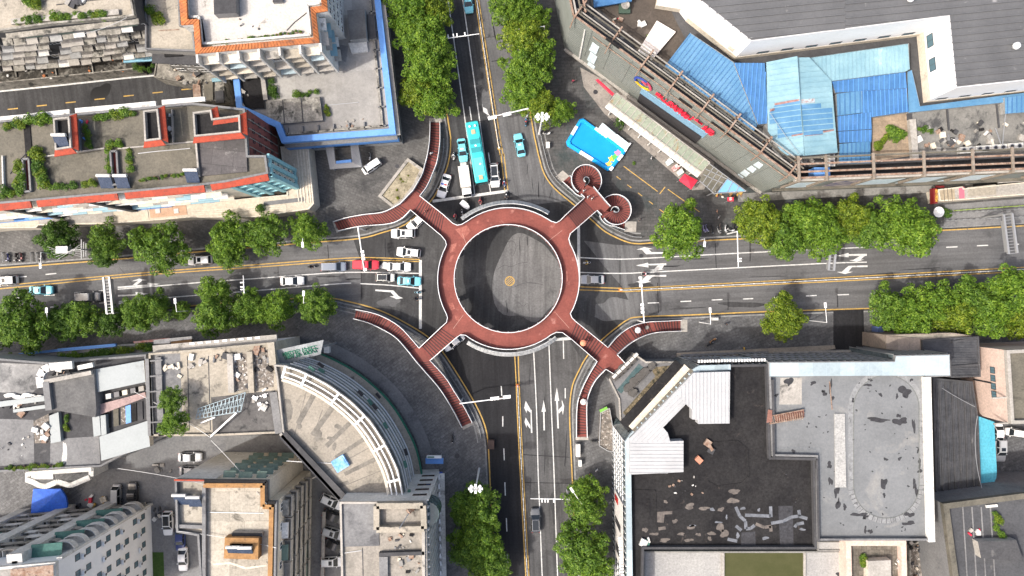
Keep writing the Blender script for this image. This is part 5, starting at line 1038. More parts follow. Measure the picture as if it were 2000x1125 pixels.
spots = [(1541,745,7,9),(1622,755,3,13),(1610,768,5,5),(1588,748,5,4),(1516,772,4,3),(1626,778,3,5),(1767,765,10,12),(1720,771,3,4),(1666,782,3,4),(1752,774,3,4),(1715,820,22,4),(1758,823,12,8),(1785,832,3,14),(1726,945,5,13),(1727,967,3,4),(1634,960,5,10),(1637,985,4,11),(1650,990,4,5),(1786,945,4,8),(1790,960,3,10),(1678,1005,14,4),(1690,1010,5,4),(1776,1005,9,5),(1775,1022,12,4),(1690,1035,3,6),(1700,1038,4,5),(1620,908,5,6),(1622,940,4,8),(1780,742,3,3),(1700,742,4,3),(1755,812,4,4),(1730,897,4,3),(1757,896,3,4),(1550,882,4,4),(1793,880,2,5),(1796,905,3,9),(1797,920,4,4),(1695,752,7,3)]
spots += [(rnd.uniform(1530,1800), rnd.uniform(745,1040), rnd.uniform(.8,2.2), rnd.uniform(.8,2.2)) for _ in range(55)]
for i,(x, y, rx, ry) in enumerate(spots): c3.slab('peeled_spot', blob(x, y, rx, ry,22, i + 60, .42), oz, roof_patch, .016)
mb = MB()
for i in range(15):
    t = i / 15; a, b = P(1504 + 66 * t,813 - 9 * t, oz + .9), P(1506 + 66 * t,828 - 9 * t, oz + .9); mb.bar(a, b, .12, .1)
for s_ in (0,1): mb.bar(P(1503,813 + 15 * s_, oz + .9), P(1570,800 + 15 * s_, oz + .6), .16, .2)
st = thing('roof_stair', 'rusty red steel stair crossing from the black roof to the grey roof', 'stairs', P(1536,815, oz)); mb.build('treads', rust, st); mb = MB(); mb.face([P(1500,800, oz + 1.1), P(1497,826, oz + 1.1), P(1508,824, oz + 1.1), P(1508,801, oz + 1.1)][::1]); mb.face([P(1503,813, oz + .8), P(1504,828, oz + .8), P(1571,815, oz + .5), P(1570,800, oz + .5)]); mb.build('deck', mat('rust_deck',(.24, .12, .09),(.19, .09, .07),1, rough=.8), st)
for x, y in ((1505,815),(1568,805)): q = P(x, y, oz); mb = MB(); mb.tube(q, q + UP * .7, .07, n=6); mb.build('post', rust, st)
fn = c3.face((1501,707),(1748,705)); fn.fins(16, .2,16, steel, .12, .15, 'mullion'); [fn.band(z, .15, .12, steel, 'transom') for z in (4,8,12)]
fn2 = c3.face((1749,694),(1855,692)); fn2.fins(7, .2,16, steel, .12, .15, 'mullion')
steps = Bld('entrance_steps', 'low pale steps and planters along the northern front of the glass mall', 'steps',[(1322,689),(1630,674),(1632,681),(1600,686),(1440,694),(1322,697)], .5, conc, mat('step_tan',(.30, .26, .21),(.24, .21, .175), .4, rough=.85), ph=0)
steps.slab('upper_step',[(1510,688),(1740,681),(1741,688),(1511,694)], .5, conc_lt, .3); steps.slab('upper_step',[(1330,692),(1500,686),(1500,690),(1330,696)], .5, conc_grey, .15)
c4 = Bld('lower_roof', 'lower concrete roof holding a rectangular pool of green water', 'building',[(1258,1077),(1660,1077),(1660,1250),(1258,1250)],13, conc, mat('lower_roof',(.33, .325, .31),(.27, .265, .258), .2,(.28, .27, .26),(.6, .72), .25, .9), ph=.3, pt=.25)
c4.block('pool_kerb',[(1409,1080),(1415,1080),(1415,1240),(1409,1240)], c4.zr, c4.zr + .35, conc_lt); c4.slab('pool_water',[(1415,1080),(1570,1080),(1570,1240),(1415,1240)], c4.zr, mat('green_water',(.055, .058, .02),(.07, .07, .028), .3, rough=.12, grain=.05), .02); c4.block('pool_kerb',[(1570,1080),(1574,1080),(1574,1240),(1570,1240)], c4.zr, c4.zr + .35, conc_lt)
for i,(x, y, rx, ry) in enumerate(((1643,1070,9,8),(1646,1092,7,9),(1648,1113,7,8),(1640,1122,8,4))): c4.slab('damp_spot', blob(x, y, rx, ry,18,90 + i, .25), c4.zr, roof_patch, .012)
c4b = Bld('side_roof', 'narrow grey concrete roof south of the worn oval roof', 'building',[(1597,1058),(1660,1058),(1660,1076),(1597,1076)],13.2, conc, MATS['lower_roof'], ph=.2, pt=.2)
c5 = Bld('apartment_block', 'small pink walled block with a cluttered roof terrace at the bottom edge', 'building',[(1652,1056),(1770,1056),(1774,1220),(1656,1220)],15.5, wall_pink, mat('terrace_old',(.11, .095, .075),(.2, .18, .15), .7,(.05, .05, .04),(.55, .65), .6, .95, brick=(.9, .9,0, .5)), ph=1.3, pt=.9, pm=wall_pink)
c5.block('roof_room',[(1695,1096),(1740,1094),(1742,1200),(1696,1200)], c5.zr, c5.zr + 1.5, wall_cream, conc_lt)
# right edge: tiled roofs, pink house, turquoise shed, dark roof
c6 = Bld('tiled_house', 'long dark tiled roof between the oval roof and the turquoise shed', 'house',[(1822,738),(1900,745),(1911,815),(1917,966),(1828,975)],8, conc_dark, tile_dark, ph=.3, pt=.3, pm=conc_dark)
mb = MB(); ribs(mb, pxs([(1826,742),(1898,748),(1907,815),(1912,962),(1832,970)], c6.zr), R(88), .42, .14, .12, lambda x, y: c6.zr); c6.part(mb, 'tile_ridges', tile_dark)
for x in (1838,1850,1862,1874,1886,1898): c6.pline('ridge_course',[(x - 4,746),(x + 4,966)], c6.zr, .3, .2, conc_dark)
c7 = Bld('tiled_house', 'smaller dark tiled roofs stepping up beside the pink house', 'house',[(1802,664),(1840,661),(1912,657),(1916,736),(1857,738),(1855,693),(1802,692)],9.5, conc_dark, tile_dark, ph=.25, pt=.3, pm=conc_dark)
mb = MB(); ribs(mb, pxs([(1804,666),(1909,660),(1913,733),(1859,735),(1857,695),(1804,690)], c7.zr),0, .45, .14, .12, lambda x, y: c7.zr); c7.part(mb, 'tile_ridges', tile_dark); [c7.pline('ridge_course', a, c7.zr, .4, .3, conc_dark) for a in ([(1857,716),(1912,712)],[(1858,668),(1910,660)])]
c8 = Bld('corner_house', 'tan panelled corner block with a curved roof edge under the trees', 'building',[(1731,654),(1860,650),(1905,657),(1840,664),(1801,664),(1800,692),(1731,682)],9, mat('tan_panel',(.33, .27, .22),(.28, .23, .19), .4, rough=.8, brick=(2.2,20,0, .7)), conc_beige, ph=.3, pt=.2)
c8.slab('roof_sheet',[(1731,656),(1797,661),(1798,689),(1731,680)], c8.zr, MATS['tan_panel'], .35)
c9 = Bld('pink_house', 'pale pink house with bare concrete roof and two small windows at the right edge', 'house',[(1966,684),(2150,676),(2150,826),(1975,828)],13.5, wall_pink, conc_moss, ph=.8, pt=.6, pm=conc_lt)
f = c9.face((1966,684),(1975,828)); f.windows(4,[9.5],1.2,1.3, dark_metal, glass_blue, .3, .75); f.panel(.5, .52,4,9, dark_metal, 'drain_pipe', .1)
for p_ in (.0, .35): q = f.at(p_,12.6,1.2); mb = MB(); mb.box(q,(.25,2.6, .25), f.rz); c9.part(mb, 'ledge', conc_lt)
tq = Bld('tin_shed', 'long turquoise sheet roof beside the dark tiled roof', 'shed',[(1908,812),(1942,824),(1947,922),(1946,934),(1936,952),(1916,954)],6.5, wall_grey, turq, ph=0)
mb = MB(); ribs(mb, pxs([(1908,812),(1942,824),(1947,922),(1936,950),(1916,952)],6.5), R(80), .6, .08, .06, lambda x, y: 6.5); tq.part(mb, 'ribs', turq)
cA = Bld('apartment_block', 'block with a dark grey seamed roof in the bottom right corner', 'building',[(1842,984),(1995,964),(2150,960),(2150,1250),(1878,1250)],14, conc_grey, mat('dark_roof',(.075, .077, .082),(.055, .056, .06), .2,(.13, .13, .125),(.62, .72), .3, .85), ph=1.0, pt=1.0, pm=conc_moss)
cA.block('roof_house',[(1910,1058),(1985,1055),(2000,1098),(1916,1090)], cA.zr, cA.zr + 1.6, conc_lt, conc_dark)
for x in (1880,1898,1916,1934): cA.pline('roof_seam',[(x,990),(x + 12,1180)], cA.zr, .2, .08, conc_grey)
cA.slab('skylight',[(1926,987),(1948,985),(1949,990),(1927,992)], cA.zr, wall_white, .3)
cB = Bld('old_shed_row', 'rubble strewn sheds in the gap beside the white parapet at the bottom', 'shed',[(1776,1065),(1840,1040),(1868,1060),(1876,1250),(1778,1250)],4, mould, MATS['rubble'], ph=.3, pt=.3, pm=mould)
for k in range(6): cB.block('broken_sheet',[(1796 + 7 * k,1070 + 8 * k),(1808 + 7 * k,1066 + 8 * k),(1812 + 7 * k,1085 + 8 * k),(1800 + 7 * k,1088 + 8 * k)], cB.zr, cB.zr + .4 + .1 * k, random.choice([conc_lt, rust, wall_cream]))
# -------------------------------------------------- south-west block
d1 = Bld('curved_building', 'quarter round office building with banded curved front and white roof rails', 'building',[(535,712),(560,714),(590,724),(641,750),(686,783),(723,820),(754,867),(778,918),(791,980),(672,978),(552,847),(540,740)],16.5, wall_grey, mat('round_roof',(.30, .27, .225),(.22, .2, .167), .22,(.14, .13, .11),(.58, .68), .35, .9), ph=.7, pt=.3, pm=conc_lt)
carc = smoothline([Vector((*P(x, y,16.5).xy,)) for x, y in ((560,714),(590,724),(641,750),(686,783),(723,820),(754,867),(778,918),(791,980))],4)
if True:
    sgn = -1 if (offline(carc, .5)[5].length > carc[5].length) else 1
    for j, z in enumerate([.8 + 1.95 * k for k in range(8)]):
        a = offline(carc, .26 * sgn); b = offline(carc,-.05 * sgn); m_ = [rail_white, wall_white][j % 2]; mb = MB(); hh = .28
        mb.strip([(*p, z + hh) for p in a],[(*p, z + hh) for p in b]); mb.strip([(*p, z) for p in a],[(*p, z + hh) for p in a]); mb.strip([(*p, z) for p in b],[(*p, z) for p in a]); d1.part(mb, 'sill_band', m_)
        a = offline(carc, .06 * sgn); mb = MB(); mb.strip([(*p, z + hh) for p in a],[(*p, z + 1.3) for p in a]); d1.part(mb, 'window_band', mat('office_band',(.20, .215, .21),(.12, .13, .13), .7,(.09, .105, .105),(.55, .64), .9, .4, grain=.2))
        for t in range(2, len(carc) - 1,1):
            if random.random() < .07: p = offline(carc, .75 * sgn)[t]; mb = MB(); mb.box((p.x, p.y, z + .9),(1.2, .5, .5), random.uniform(-.1, .1) - R(20 + 2.3 * t)); d1.part(mb, 'shop_awning', random.choice([green_net, dark_metal]))
    a = offline(carc,1.3 * sgn); b = offline(carc, .0 * sgn); mb = MB(); mb.strip([(*p,3.7) for p in a],[(*p,3.7) for p in b]); mb.strip([(*p,3.4) for p in a],[(*p,3.7) for p in a]); d1.part(mb, 'shop_canopy', conc_beige)
    a2 = offline(carc,1.55 * sgn); mb = MB(); mb.strip([(*p,3.75) for p in a2],[(*p,3.75) for p in a]); mb.strip([(*p,3.0) for p in a2],[(*p,3.75) for p in a2]); d1.part(mb, 'green_fascia', mat('post_green',(.02, .13, .08),(.03, .16, .1), .6, rough=.6))
    a3 = offline(carc,3.6 * sgn); mb = MB(); mb.strip([(*p, .3) for p in a3],[(*p, .3) for p in a]); mb.strip([(*p, .13) for p in a3],[(*p, .3) for p in a3]); d1.part(mb, 'plinth', conc_grey)
    for off in (-.15,-1.05,-1.9,-2.5):
        r = offline(carc, off * sgn); mb = MB(); [mb.bar((*p,16.95),(*q,16.95), .22 if off > -2.4 else .45, .22) for p, q in zip(r, r[1:])]; d1.part(mb, 'roof_rail', white_metal if off > -2.4 else wall_cream)
    r0, r1_ = offline(carc,0), offline(carc,-2.2 * sgn)
    for t in range(0, len(carc),5): mb = MB(); mb.bar((*r0[t],17.1),(*r1_[t],17.1), .38, .2); d1.part(mb, 'rail_bracket', white_metal)
dk = mat('drain_stain',(.13, .12, .105),(.2, .185, .16), .8, rough=.9)
for a, b, w in (((616,766),(582,828), .9),((655,788),(610,850), .9),((689,820),(637,872), .8),((718,853),(655,894), .7),((741,893),(673,926), .7),((681,942),(658,949), .7)): d1.pline('drain_channel',[a, b], d1.zr, w, .02, dk)
for a, b in (((630,800),(612,850)),((720,875),(610,935)),((752,916),(650,958)),((600,760),(575,850))): d1.pline('roof_joint',[a, b], d1.zr, .12, .01, dk)
for i,(x, y, rx, ry) in enumerate(((622,850,7,11),(645,856,6,4),(653,872,4,8),(660,833,7,5),(562,800,10,22),(585,832,5,6))): d1.slab('damp_spot', blob(x, y, rx, ry,18,120 + i, .2), d1.zr, dk, .006)
d1.pline('dark_gutter',[(553,848),(673,975)], d1.zr + .7,1.6, .3, conc_dark); d1.pline('gutter_edge',[(549,846),(665,973)], d1.zr + .5, .5, .5, conc_lt)
gm = thing('water_tank', 'blue square tank cover on the fan shaped roof', 'tank', P(666,904, d1.zr)); mb = MB(); mb.box((0,0, .35),(2.4,2.2, .7), .55); link('tank', mb.mesh('tank', mat('tank_blue',(.06, .25, .62),(.28, .48, .72), .9,(.6, .7, .75),(.6, .68),1.2, .5, coord='obj')), gm); mb = MB(); mb.box((0,0, .73),(1.9,1.7, .06), .55); link('lid', mb.mesh('lid', MATS['tank_blue']), gm)
# sloped green lettered sign beside it
d2 = thing('roof_sign', 'large tilted grey sign board with green Chinese slogan beside the curved building', 'sign', P(585,690))
zA, zB = 14.2,12.6; sq = [P(538,684, zA), P(632,664, zA), P(626,692, zB), P(541,715, zB)]; mb = MB(); mb.face([sq[3], sq[2], sq[1], sq[0]]); lo = -UP * .3; mb.face([p + lo for p in sq]); [mb.face([sq[i], sq[(i + 1) % 4], sq[(i + 1) % 4] + lo, sq[i] + lo]) for i in range(4)]
mb.build('board', mat('sign_grey',(.37, .39, .40),(.32, .34, .35), .4, rough=.5, brick=(2.0,30,0, .85)), d2)
sgn_rot = math.atan2(sq[1].y - sq[0].y, sq[1].x - sq[0].x); slope = math.atan2(zA - zB,(sq[0] - sq[3]).xy.length)
grn = MATS['post_green']
for ch, t in zip('情系万家信达天下',(.22, .31, .40, .49, .635, .71, .79, .865)):
    p = sq[3].lerp(sq[2], t).lerp(sq[0].lerp(sq[1], t), .46) + UP * .12; lettering(ch, grn,1.75, p,(slope,0, sgn_rot), 'sign_letter', d2, .12, .62)
for x, y in ((545,700),(622,680)): q = P(x, y,12.5); mb = MB(); mb.tube((q.x, q.y, .13),(q.x, q.y,12.6), .2, n=8); mb.build('post', steel, d2)
d3 = Bld('post_office_wing', 'beige roofed wing with a junk filled roof yard next to the slogan board', 'building',[(290,690),(400,681),(535,668),(538,712),(545,745),(552,846),(414,852),(295,852)],15, wall_cream, conc_beige, ph=.6, pt=.35, pm=conc_beige)
d3.slab('grey_roof',[(300,692),(352,690),(356,830),(305,845)], d3.zr, conc_grey, .01); d3.slab('junk_yard',[(452,695),(532,680),(535,755),(455,765)], d3.zr, MATS['rubble'], .02); d3.pline('yard_beam',[(452,690),(455,766)], d3.zr,1.0, .8, conc_lt); d3.pline('yard_beam',[(490,686),(494,766)], d3.zr,1.0, .8, conc_beige); d3.pline('yard_beam',[(532,668),(536,712)], d3.zr,1.2, .9, conc_beige)
d3.slab('dark_yard',[(412,776),(538,762),(548,845),(416,850)], d3.zr, mat('dark_yard',(.075, .072, .07),(.12, .115, .11), .5,(.04, .04, .04),(.55, .65), .6, .85), .03); d3.pline('yard_wall',[(536,765),(547,845)], d3.zr,1.3, .7, conc_grey)
for x in (366,407): d3.pline('roof_joint',[(x,695),(x + 4,840)], d3.zr, .15, .02, conc_dark)
for a, b in (((292,700),(298,850)),((312,697),(318,850))): d3.pline('duct',[a, b], d3.zr,1.0, .6, conc_grey)
for i in range(5): d3.pline('duct_brace',[(294,705 + 30 * i),(318,703 + 30 * i)], d3.zr + .6, .25, .2, conc_grey)
f = d3.face((290,690),(535,668)); f.band(13.2, .4,1.2, conc_lt, 'ledge'); f.windows(14,[3.5,6.5,9.5],1.8,1.5)
for i in range(9): f.put('air_conditioner', acmesh(), .32 + .066 * i,12.9, .6)
d4 = Bld('workshop', 'jumbled block of grey terraces and pale blue metal roofs around a pink walled gap', 'building',[(-150,700),(0,700),(95,708),(285,692),(292,862),(196,912),(0,922),(-150,930)],13, wall_grey, conc_dark, ph=.5, pt=.35, pm=conc_grey)
pale_roof = mat('pale_metal_roof',(.27, .295, .30),(.24, .265, .27), .3,(.19, .2, .2),(.62, .74), .4, .5, grain=.05)
d4.block('metal_roof',[(184,722),(281,704),(284,746),(191,766)], d4.zr, d4.zr + 1.6, wall_cream, pale_roof); d4.block('metal_roof',[(194,853),(288,822),(293,872),(198,900)], d4.zr, d4.zr + 1.3, wall_cream, pale_roof)
d4.block('terrace_block',[(92,735),(183,722),(188,800),(186,815),(102,800),(100,745)], d4.zr, d4.zr + 2.2, conc_grey, mat('stained_roof',(.13, .128, .125),(.085, .085, .085), .4,(.3, .3, .3),(.66, .7), .9, .9)); d4.pline('curved_parapet',[(84,756),(81,735),(88,722),(100,716),(145,712)], d4.zr + 2.2,1.3, .6, wall_white); d4.pline('parapet_wall',[(90,745),(182,727)], d4.zr + 2.2, .7, .6, conc_lt); d4.pline('parapet_wall',[(94,745),(100,800)], d4.zr + 2.2,1.1, .7, conc_grey); d4.pline('parapet_wall',[(155,718),(184,712)], d4.zr + 2.2, .8, .5, wall_white)
d4.slab('pale_terrace',[(-100,705),(85,712),(84,750),(60,770),(-100,760)], d4.zr, mat('blotched',(.30, .295, .285),(.14, .14, .138), .25,(.09, .09, .09),(.55, .62), .3, .9), .01)
d4.slab('terrace',[(-100,815),(65,820),(67,905),(-100,918)], d4.zr, conc_grey, .012); d4.slab('terrace',[(98,858),(130,856),(193,852),(196,908),(98,915)], d4.zr, conc_grey, .014); d4.slab('spilt_paint', blob(126,886,4,26,22,7, .35), d4.zr, wall_white, .02)
d4.block('light_box',[(65,823),(95,808),(97,864),(68,866)], d4.zr, d4.zr + .6, conc_grey, MATS['rubble']); d4.block('pipe_duct',[(96,812),(114,805),(119,862),(99,866)], d4.zr, d4.zr + .8, pale_roof)
d4.block('pink_strip',[(186,792),(283,766),(285,776),(190,812)], d4.zr, d4.zr + .9, mat('pink_plaster',(.36, .26, .24),(.28, .2, .19), .7,(.16, .13, .12),(.58, .68), .8, .9))
for i,(x, m_) in enumerate(((206, tar),(221, conc_moss),(236, MATS['rubble']),(245, paint_blue),(256, tar),(268, conc_dark))): d4.block('light_shaft',[(x,806 - .28 * (x - 200)),(x + 10,803 - .28 * (x - 200)),(x + 11,836 - .25 * (x - 200)),(x + 1,839 - .25 * (x - 200))], d4.zr, d4.zr + .15 + .05 * (i % 2), m_)
for i in range(5): d4.block('window_bay',[(206 + 16 * i,770 - 3.6 * i),(216 + 16 * i,768 - 3.6 * i),(217 + 16 * i,778 - 3.8 * i),(207 + 16 * i,780 - 3.8 * i)], d4.zr, d4.zr + .9,[wall_white, dark_metal, wall_cream, dark_metal, conc_lt][i])
for px in ([(176,768),(190,766),(192,792),(180,792)],[(180,815),(194,812),(197,850),(183,853)],[(196,812),(206,810),(208,848),(198,851)]): d4.block('tank_housing', px, d4.zr, d4.zr + 1.0, pale_roof)
for i in range(4): d4.slab('wavy_sheet', blob(18 + 18 * i,772 + 4 * (i % 2),12,4,16,30 + i, .2), d4.zr, wall_white, .4)
for px in ([(-60,792),(95,772),(96,782),(-60,803)],[(25,800),(92,790),(93,797),(26,806)]): d4.block('metal_roof', px, d4.zr, d4.zr + .6, pale_roof)
# street strip north of the workshop
d5 = Bld('street_front', 'low shop front strip with a blue awning and hedge along the southwest pavement', 'shop',[(-100,712),(38,692),(225,674),(330,668),(333,682),(280,690),(95,706),(-100,718)],4, wall_grey, conc, ph=.2, pt=.2)
for px, m_ in (([(36,690),(112,682),(113,687),(37,694)], blue_deep),([(112,681),(225,671),(226,677),(113,687)], paint_blue),([(300,664),(374,657),(375,662),(332,667),(332,670),(300,672)], wall_white),([(334,667),(374,663),(374,676),(334,685)], mat('brown_board',(.20, .115, .055),(.16, .09, .045), .6, rough=.85))): d5.block('awning', px,3.9,4.4, m_)
d5.block('rusty_awning',[(260,667),(330,660),(331,665),(262,671)],3.9,4.2, mat('red_mottled',(.4, .3, .28),(.4, .12, .08),1.5, rough=.8))
# ochre tower with green awnings
d6 = Bld('apartment_tower', 'pale roofed apartment tower edged in ochre with green window awnings', 'building',[(341,937),(523,939),(523,979),(541,980),(536,1250),(398,1250),(385,1047),(344,1040)],20, wall_cream, mat('tower_roof',(.46, .42, .35),(.36, .33, .275), .25,(.13, .12, .10),(.57, .66), .45, .9, brick=(5.0,4.9,0, .6)), ph=.9, pt=.35, pm=conc_grey)
d6.pline('ochre_edge',[(402,945),(517,945),(517,986),(534,987),(529,1240)],19.1, .75,1.05, ochre); d6.pline('dark_gutter',[(400,939),(521,940),(521,981),(538,981)],20.0, .5, .25, tar)
d6.pline('brick_edge',[(341,937),(400,938)],20, .25, .2, red_eave)
d6.pline('roof_wall',[(402,948),(402,1240)], d6.zr, .6, .8, conc_grey); d6.pline('roof_wall',[(346,1025),(400,1027)], d6.zr, .6, .7, conc_grey)
d6.slab('crack_paint',[(400,1088),(420,1100),(450,1098),(480,1108),(520,1103),(520,1106),(480,1112),(450,1102),(418,1104),(400,1092)], d6.zr, wall_cream, .01)
tw = d6.block('stair_tower',[(439,1050),(505,1051),(504,1093),(437,1091)], d6.zr, d6.zr + 1.6, ochre, tar)
mb = MB(); q = ccw(pxs([(439,1050),(505,1051),(504,1093),(437,1091)],21.4)); inn = inset(q, .95); [mb.face([(*q[i],21.4),(*q[(i + 1) % 4],21.4),(*inn[(i + 1) % 4],21.45),(*inn[i],21.45)]) for i in range(4)]; [mb.face([(*q[i],20.6),(*q[(i + 1) % 4],20.6),(*q[(i + 1) % 4],21.4),(*q[i],21.4)]) for i in range(4)]; [mb.face([(*inn[(i + 1) % 4],20.72),(*inn[i],20.72),(*inn[i],21.45),(*inn[(i + 1) % 4],21.45)]) for i in range(4)]; mb.build('eave', ochre, tw)
d6.block('roof_vent_box',[(453,1040),(512,1041),(512,1049),(453,1049)], d6.zr, d6.zr + 1, conc_lt, conc_dark)
fn = d6.face((341,937),(523,939)); zs6 = [4.5,7.3,10.1,12.9,15.7,18.3]; awnings(fn,3, zs6,[green_aw], .45, .98, .75, .9, .4, .0); fn.windows(3,[z - 1 for z in zs6],1.8,1.3, t0=.45, t1=.98); fn.panel(0, .42, .2,19, wall_white, 'render_panel', .04)
fe = d6.face((541,980),(536,1250)); me_ = balmesh(3.6,1.3,1.0, conc_lt)
for z in (4,6.8,9.6,12.4,15.2): [fe.put('balcony', me_,(i + .5) / 6, z) for i in range(6)]
awnings(fe,6,[5.9,8.7,11.5,14.3,17.1],[conc_lt, mould, green_aw, wall_white], d=1.0); fe.windows(7,[17.5],1.4,1.2)
fe2 = d6.face((523,939),(523,979)); fe2.panel(0,1, .2,19, wall_cream, 'render_panel', .03)
# tall white apartment tower in the lower left corner
d7 = Bld('apartment_tower', 'tall white apartment tower with curved balconies in the lower left corner', 'building',[(-200,1126),(20,1106),(108,1098),(114,1300),(-200,1300)],29, MATS['hall_white'], conc, ph=.8, pt=.4, pm=wall_white)
d7.block('roof_house',[(20,1112),(104,1103),(106,1200),(22,1200)], d7.zr, d7.zr + 1.2, wall_white, rust)
mat('green_awn2',(.05, .13, .11),(.07, .16, .14), .8, rough=.8)
fn = d7.face((20,1106),(108,1098)); fn2 = d7.face((-200,1126),(20,1106)); fe = d7.face((108,1098),(114,1300))
def roundbal(w, d, m_):
    k = ('rb', w, d, m_.name)
    if k not in WM:
        mb = MB(); pts = [(-w / 2,0)] + [(-w / 2 + d * (1 - math.cos(a)), d * math.sin(a)) for a in [math.pi / 2 * i / 6 for i in range(1,7)]] + [(w / 2 - d * (1 - math.sin(a)), d * math.cos(a)) for a in [math.pi / 2 * i / 6 for i in range(7)]]
        mb.prism(pts,-.15, .0); inn = inset(pts, .14); pc_ = ccw(pts)
        for i in range(len(pc_)):
            a, b, c, e = pc_[i], pc_[(i + 1) % len(pc_)], inn[(i + 1) % len(pc_)], inn[i]
            mb.face([(*a,0),(*b,0),(*b,1.0),(*a,1.0)]); mb.face([(*a,1.0),(*b,1.0),(*c,1.0),(*e,1.0)]); mb.face([(*c,0),(*e,0),(*e,1),(*c,1)])
        WM[k] = mb.mesh('balcony', m_)
    return WM[k]
z7 = [3.2 + 2.9 * i for i in range(8)]
for j, z in enumerate(z7):
    fn.put('balcony', roundbal(4.2,1.7, wall_white), .74, z); fn.put('balcony', roundbal(2.6,1.2, conc_lt), .25, z)
    for t in (.1, .24, .38, .52, .66, .8, .93): fn2.put('balcony', balmesh(3.0,1.2, .9,[conc_lt, wall_white, mould][(j + int(t * 10)) % 3]), t, z)
    if j % 2: fn.put('awning', awnmesh(5.0,1.9, .5, MATS['green_awn2']), .5, z + 2.4)
    awnings(fn2,6,[z + 2.3],[wall_white, conc_lt, MATS['green_awn2'], mould], w=.7, skip=.35)
fn2.fins(2, .2,28, wall_white,2.4,1.5, 'wall_strip'); fn.fins(1, .2,28, wall_white, .9, .4, 'wall_strip')
fe.windows(6, z7,1.1,1.3, dark_metal, glass_blue, skip=.15)
for z in z7[1::2]:
    for i in range(5): fe.put('air_conditioner', acmesh(), .1 + .17 * i, z - 1.4)
# wing by the south street
d8 = Bld('office_wing', 'cluttered roofed office wing with a white corner tower beside the southern street', 'building',[(663,980),(796,980),(832,979),(838,1300),(670,1300)],21, wall_white, mat('wing_roof',(.29, .265, .23),(.2, .185, .16), .35,(.09, .085, .075),(.58, .68), .4, .9), ph=.5, pt=.35, pm=conc_lt)
d8.slab('dark_roof',[(667,984),(738,984),(741,1066),(669,1068)], d8.zr, conc_grey, .12); d8.pline('roof_frame',[(738,984),(828,983),(830,1028),(738,1030),(738,984)], d8.zr, .95,1.3, conc_beige); d8.pline('roof_wall',[(742,1080),(830,1077)], d8.zr, .6, .8, conc_dark); d8.pline('roof_wall',[(828,1030),(829,1240)], d8.zr, .5, .8, conc_lt); d8.pline('roof_wall',[(750,1085),(752,1240)], d8.zr,1.4, .6, conc_grey)
d8.pline('roof_joint',[(708,1070),(712,1240)], d8.zr, .15, .02, conc_dark)
ft = d8.face((796,980),(832,979)); ft.windows(1,[5,8,11,14,17.2],2.4,1.0, mat('brown_frame',(.12, .07, .04), rough=.7), glass_dark)
fe = d8.face((832,979),(838,1300)); fe.fins(22,2.5,20.4, wall_white, .25, .35); fe.windows(22,[4,7,10,13,16,19], .8,1.4, wall_grey)
fe.band(2.8,1.0, .9, mat('sign_blue',(.02, .08, .42),(.03, .1, .48), .6, rough=.5), 'shop_sign'); fe.band(3.5, .12,1.4, wall_white, 'canopy')
for i in range(16): fe.put('air_conditioner', acmesh(), .02 + .06 * i,3.7 + .5 * (i % 2), .1)
mb = MB(); p = fe.at(.06,18,0); mb.tube((p.x, p.y - 1,15),(p.x, p.y - 1,19.4),2.0, n=18); d8.part(mb, 'round_bay', glass_teal)
sg = thing('shop_sign', 'white shop sign with green characters at the foot of the curved building', 'sign', P(848,892)); p = P(848,892,3); mb = MB(); mb.box((p.x, p.y,3),(2.8, .5, .6)); mb.build('board', white_metal, sg); mb = MB(); mb.box((p.x - .6, p.y,3.31),(1.3, .25, .02)); mb.build('lettering', grn, sg); mb = MB(); mb.box((p.x, p.y - .9,2.6),(3.4,1.1, .15)); mb.build('awning', paint_blue, sg)
for s_ in (-1.2,1.2): mb = MB(); mb.tube((p.x + s_, p.y, .13),(p.x + s_, p.y,2.7), .06, n=6); mb.build('post', steel, sg)
# yard walls, gate and tarp
gt = thing('gateway', 'white wavy topped gateway wall over the yard entrance', 'gate', P(115,930)); mb = MB(); L = smoothline([P(x, y,5) for x, y in ((52,936),(66,941),(78,947),(90,949),(102,945),(114,941),(126,944),(138,947),(150,943),(176,932))],4); [mb.bar(a, b,1.0, .5) for a, b in zip(L, L[1:])]; mb.build('wave_beam', wall_white, gt); mb = MB(); mb.bar(P(52,925,5), P(180,916,5), .8, .5); mb.build('beam', wall_white, gt)
for x, y in ((54,932),(178,922)): p = P(x, y,5); mb = MB(); mb.box((p.x, p.y,2.5),(.9,1.6,5.1)); mb.build('pier', wall_white, gt)
mb = MB(); mb.prism(pxs([(60,926),(103,924),(104,936),(60,936)],5.1),4.6,5.1); mb.build('flat_roof', wall_white, gt)
tp = thing('tarpaulin', 'bright blue tarpaulin stretched over stalls in the lower left yard', 'tarpaulin', P(95,982)); hp = [P(x, y, z) for x, y, z in ((65,955,2.8),(118,955,2.9),(128,970,2.7),(131,985,2.6),(130,1000,2.5),(59,1010,2.4))]; mb = MB(); c = P(95,980,3.3)
for i in range(6): mb.face([hp[i], c, hp[(i + 1) % 6]]); mb.face([hp[(i + 1) % 6], hp[(i + 1) % 6] - UP * .4, hp[i] - UP * .4, hp[i]])
mb.build('sheet', tarp_blue, tp)
for x, y in ((64,958),(118,958),(128,1000),(64,1005)): p = P(x, y,2.4); mb = MB(); mb.tube((p.x, p.y, .13), p, .06, n=6); mb.build('pole', steel, tp)
wl = thing('yard_wall', 'mossy yard wall running in front of the white tower at lower left', 'wall', P(180,1008)); mb = MB(); mb.bar(P(-60,1030,2.2), P(285,988,2.2),1.4, .3); mb.build('cap', mould, wl); mb = MB(); mb.bar(P(-60,1030,1.1), P(285,988,1.1), .8,2.0); mb.build('body', conc_dark, wl)
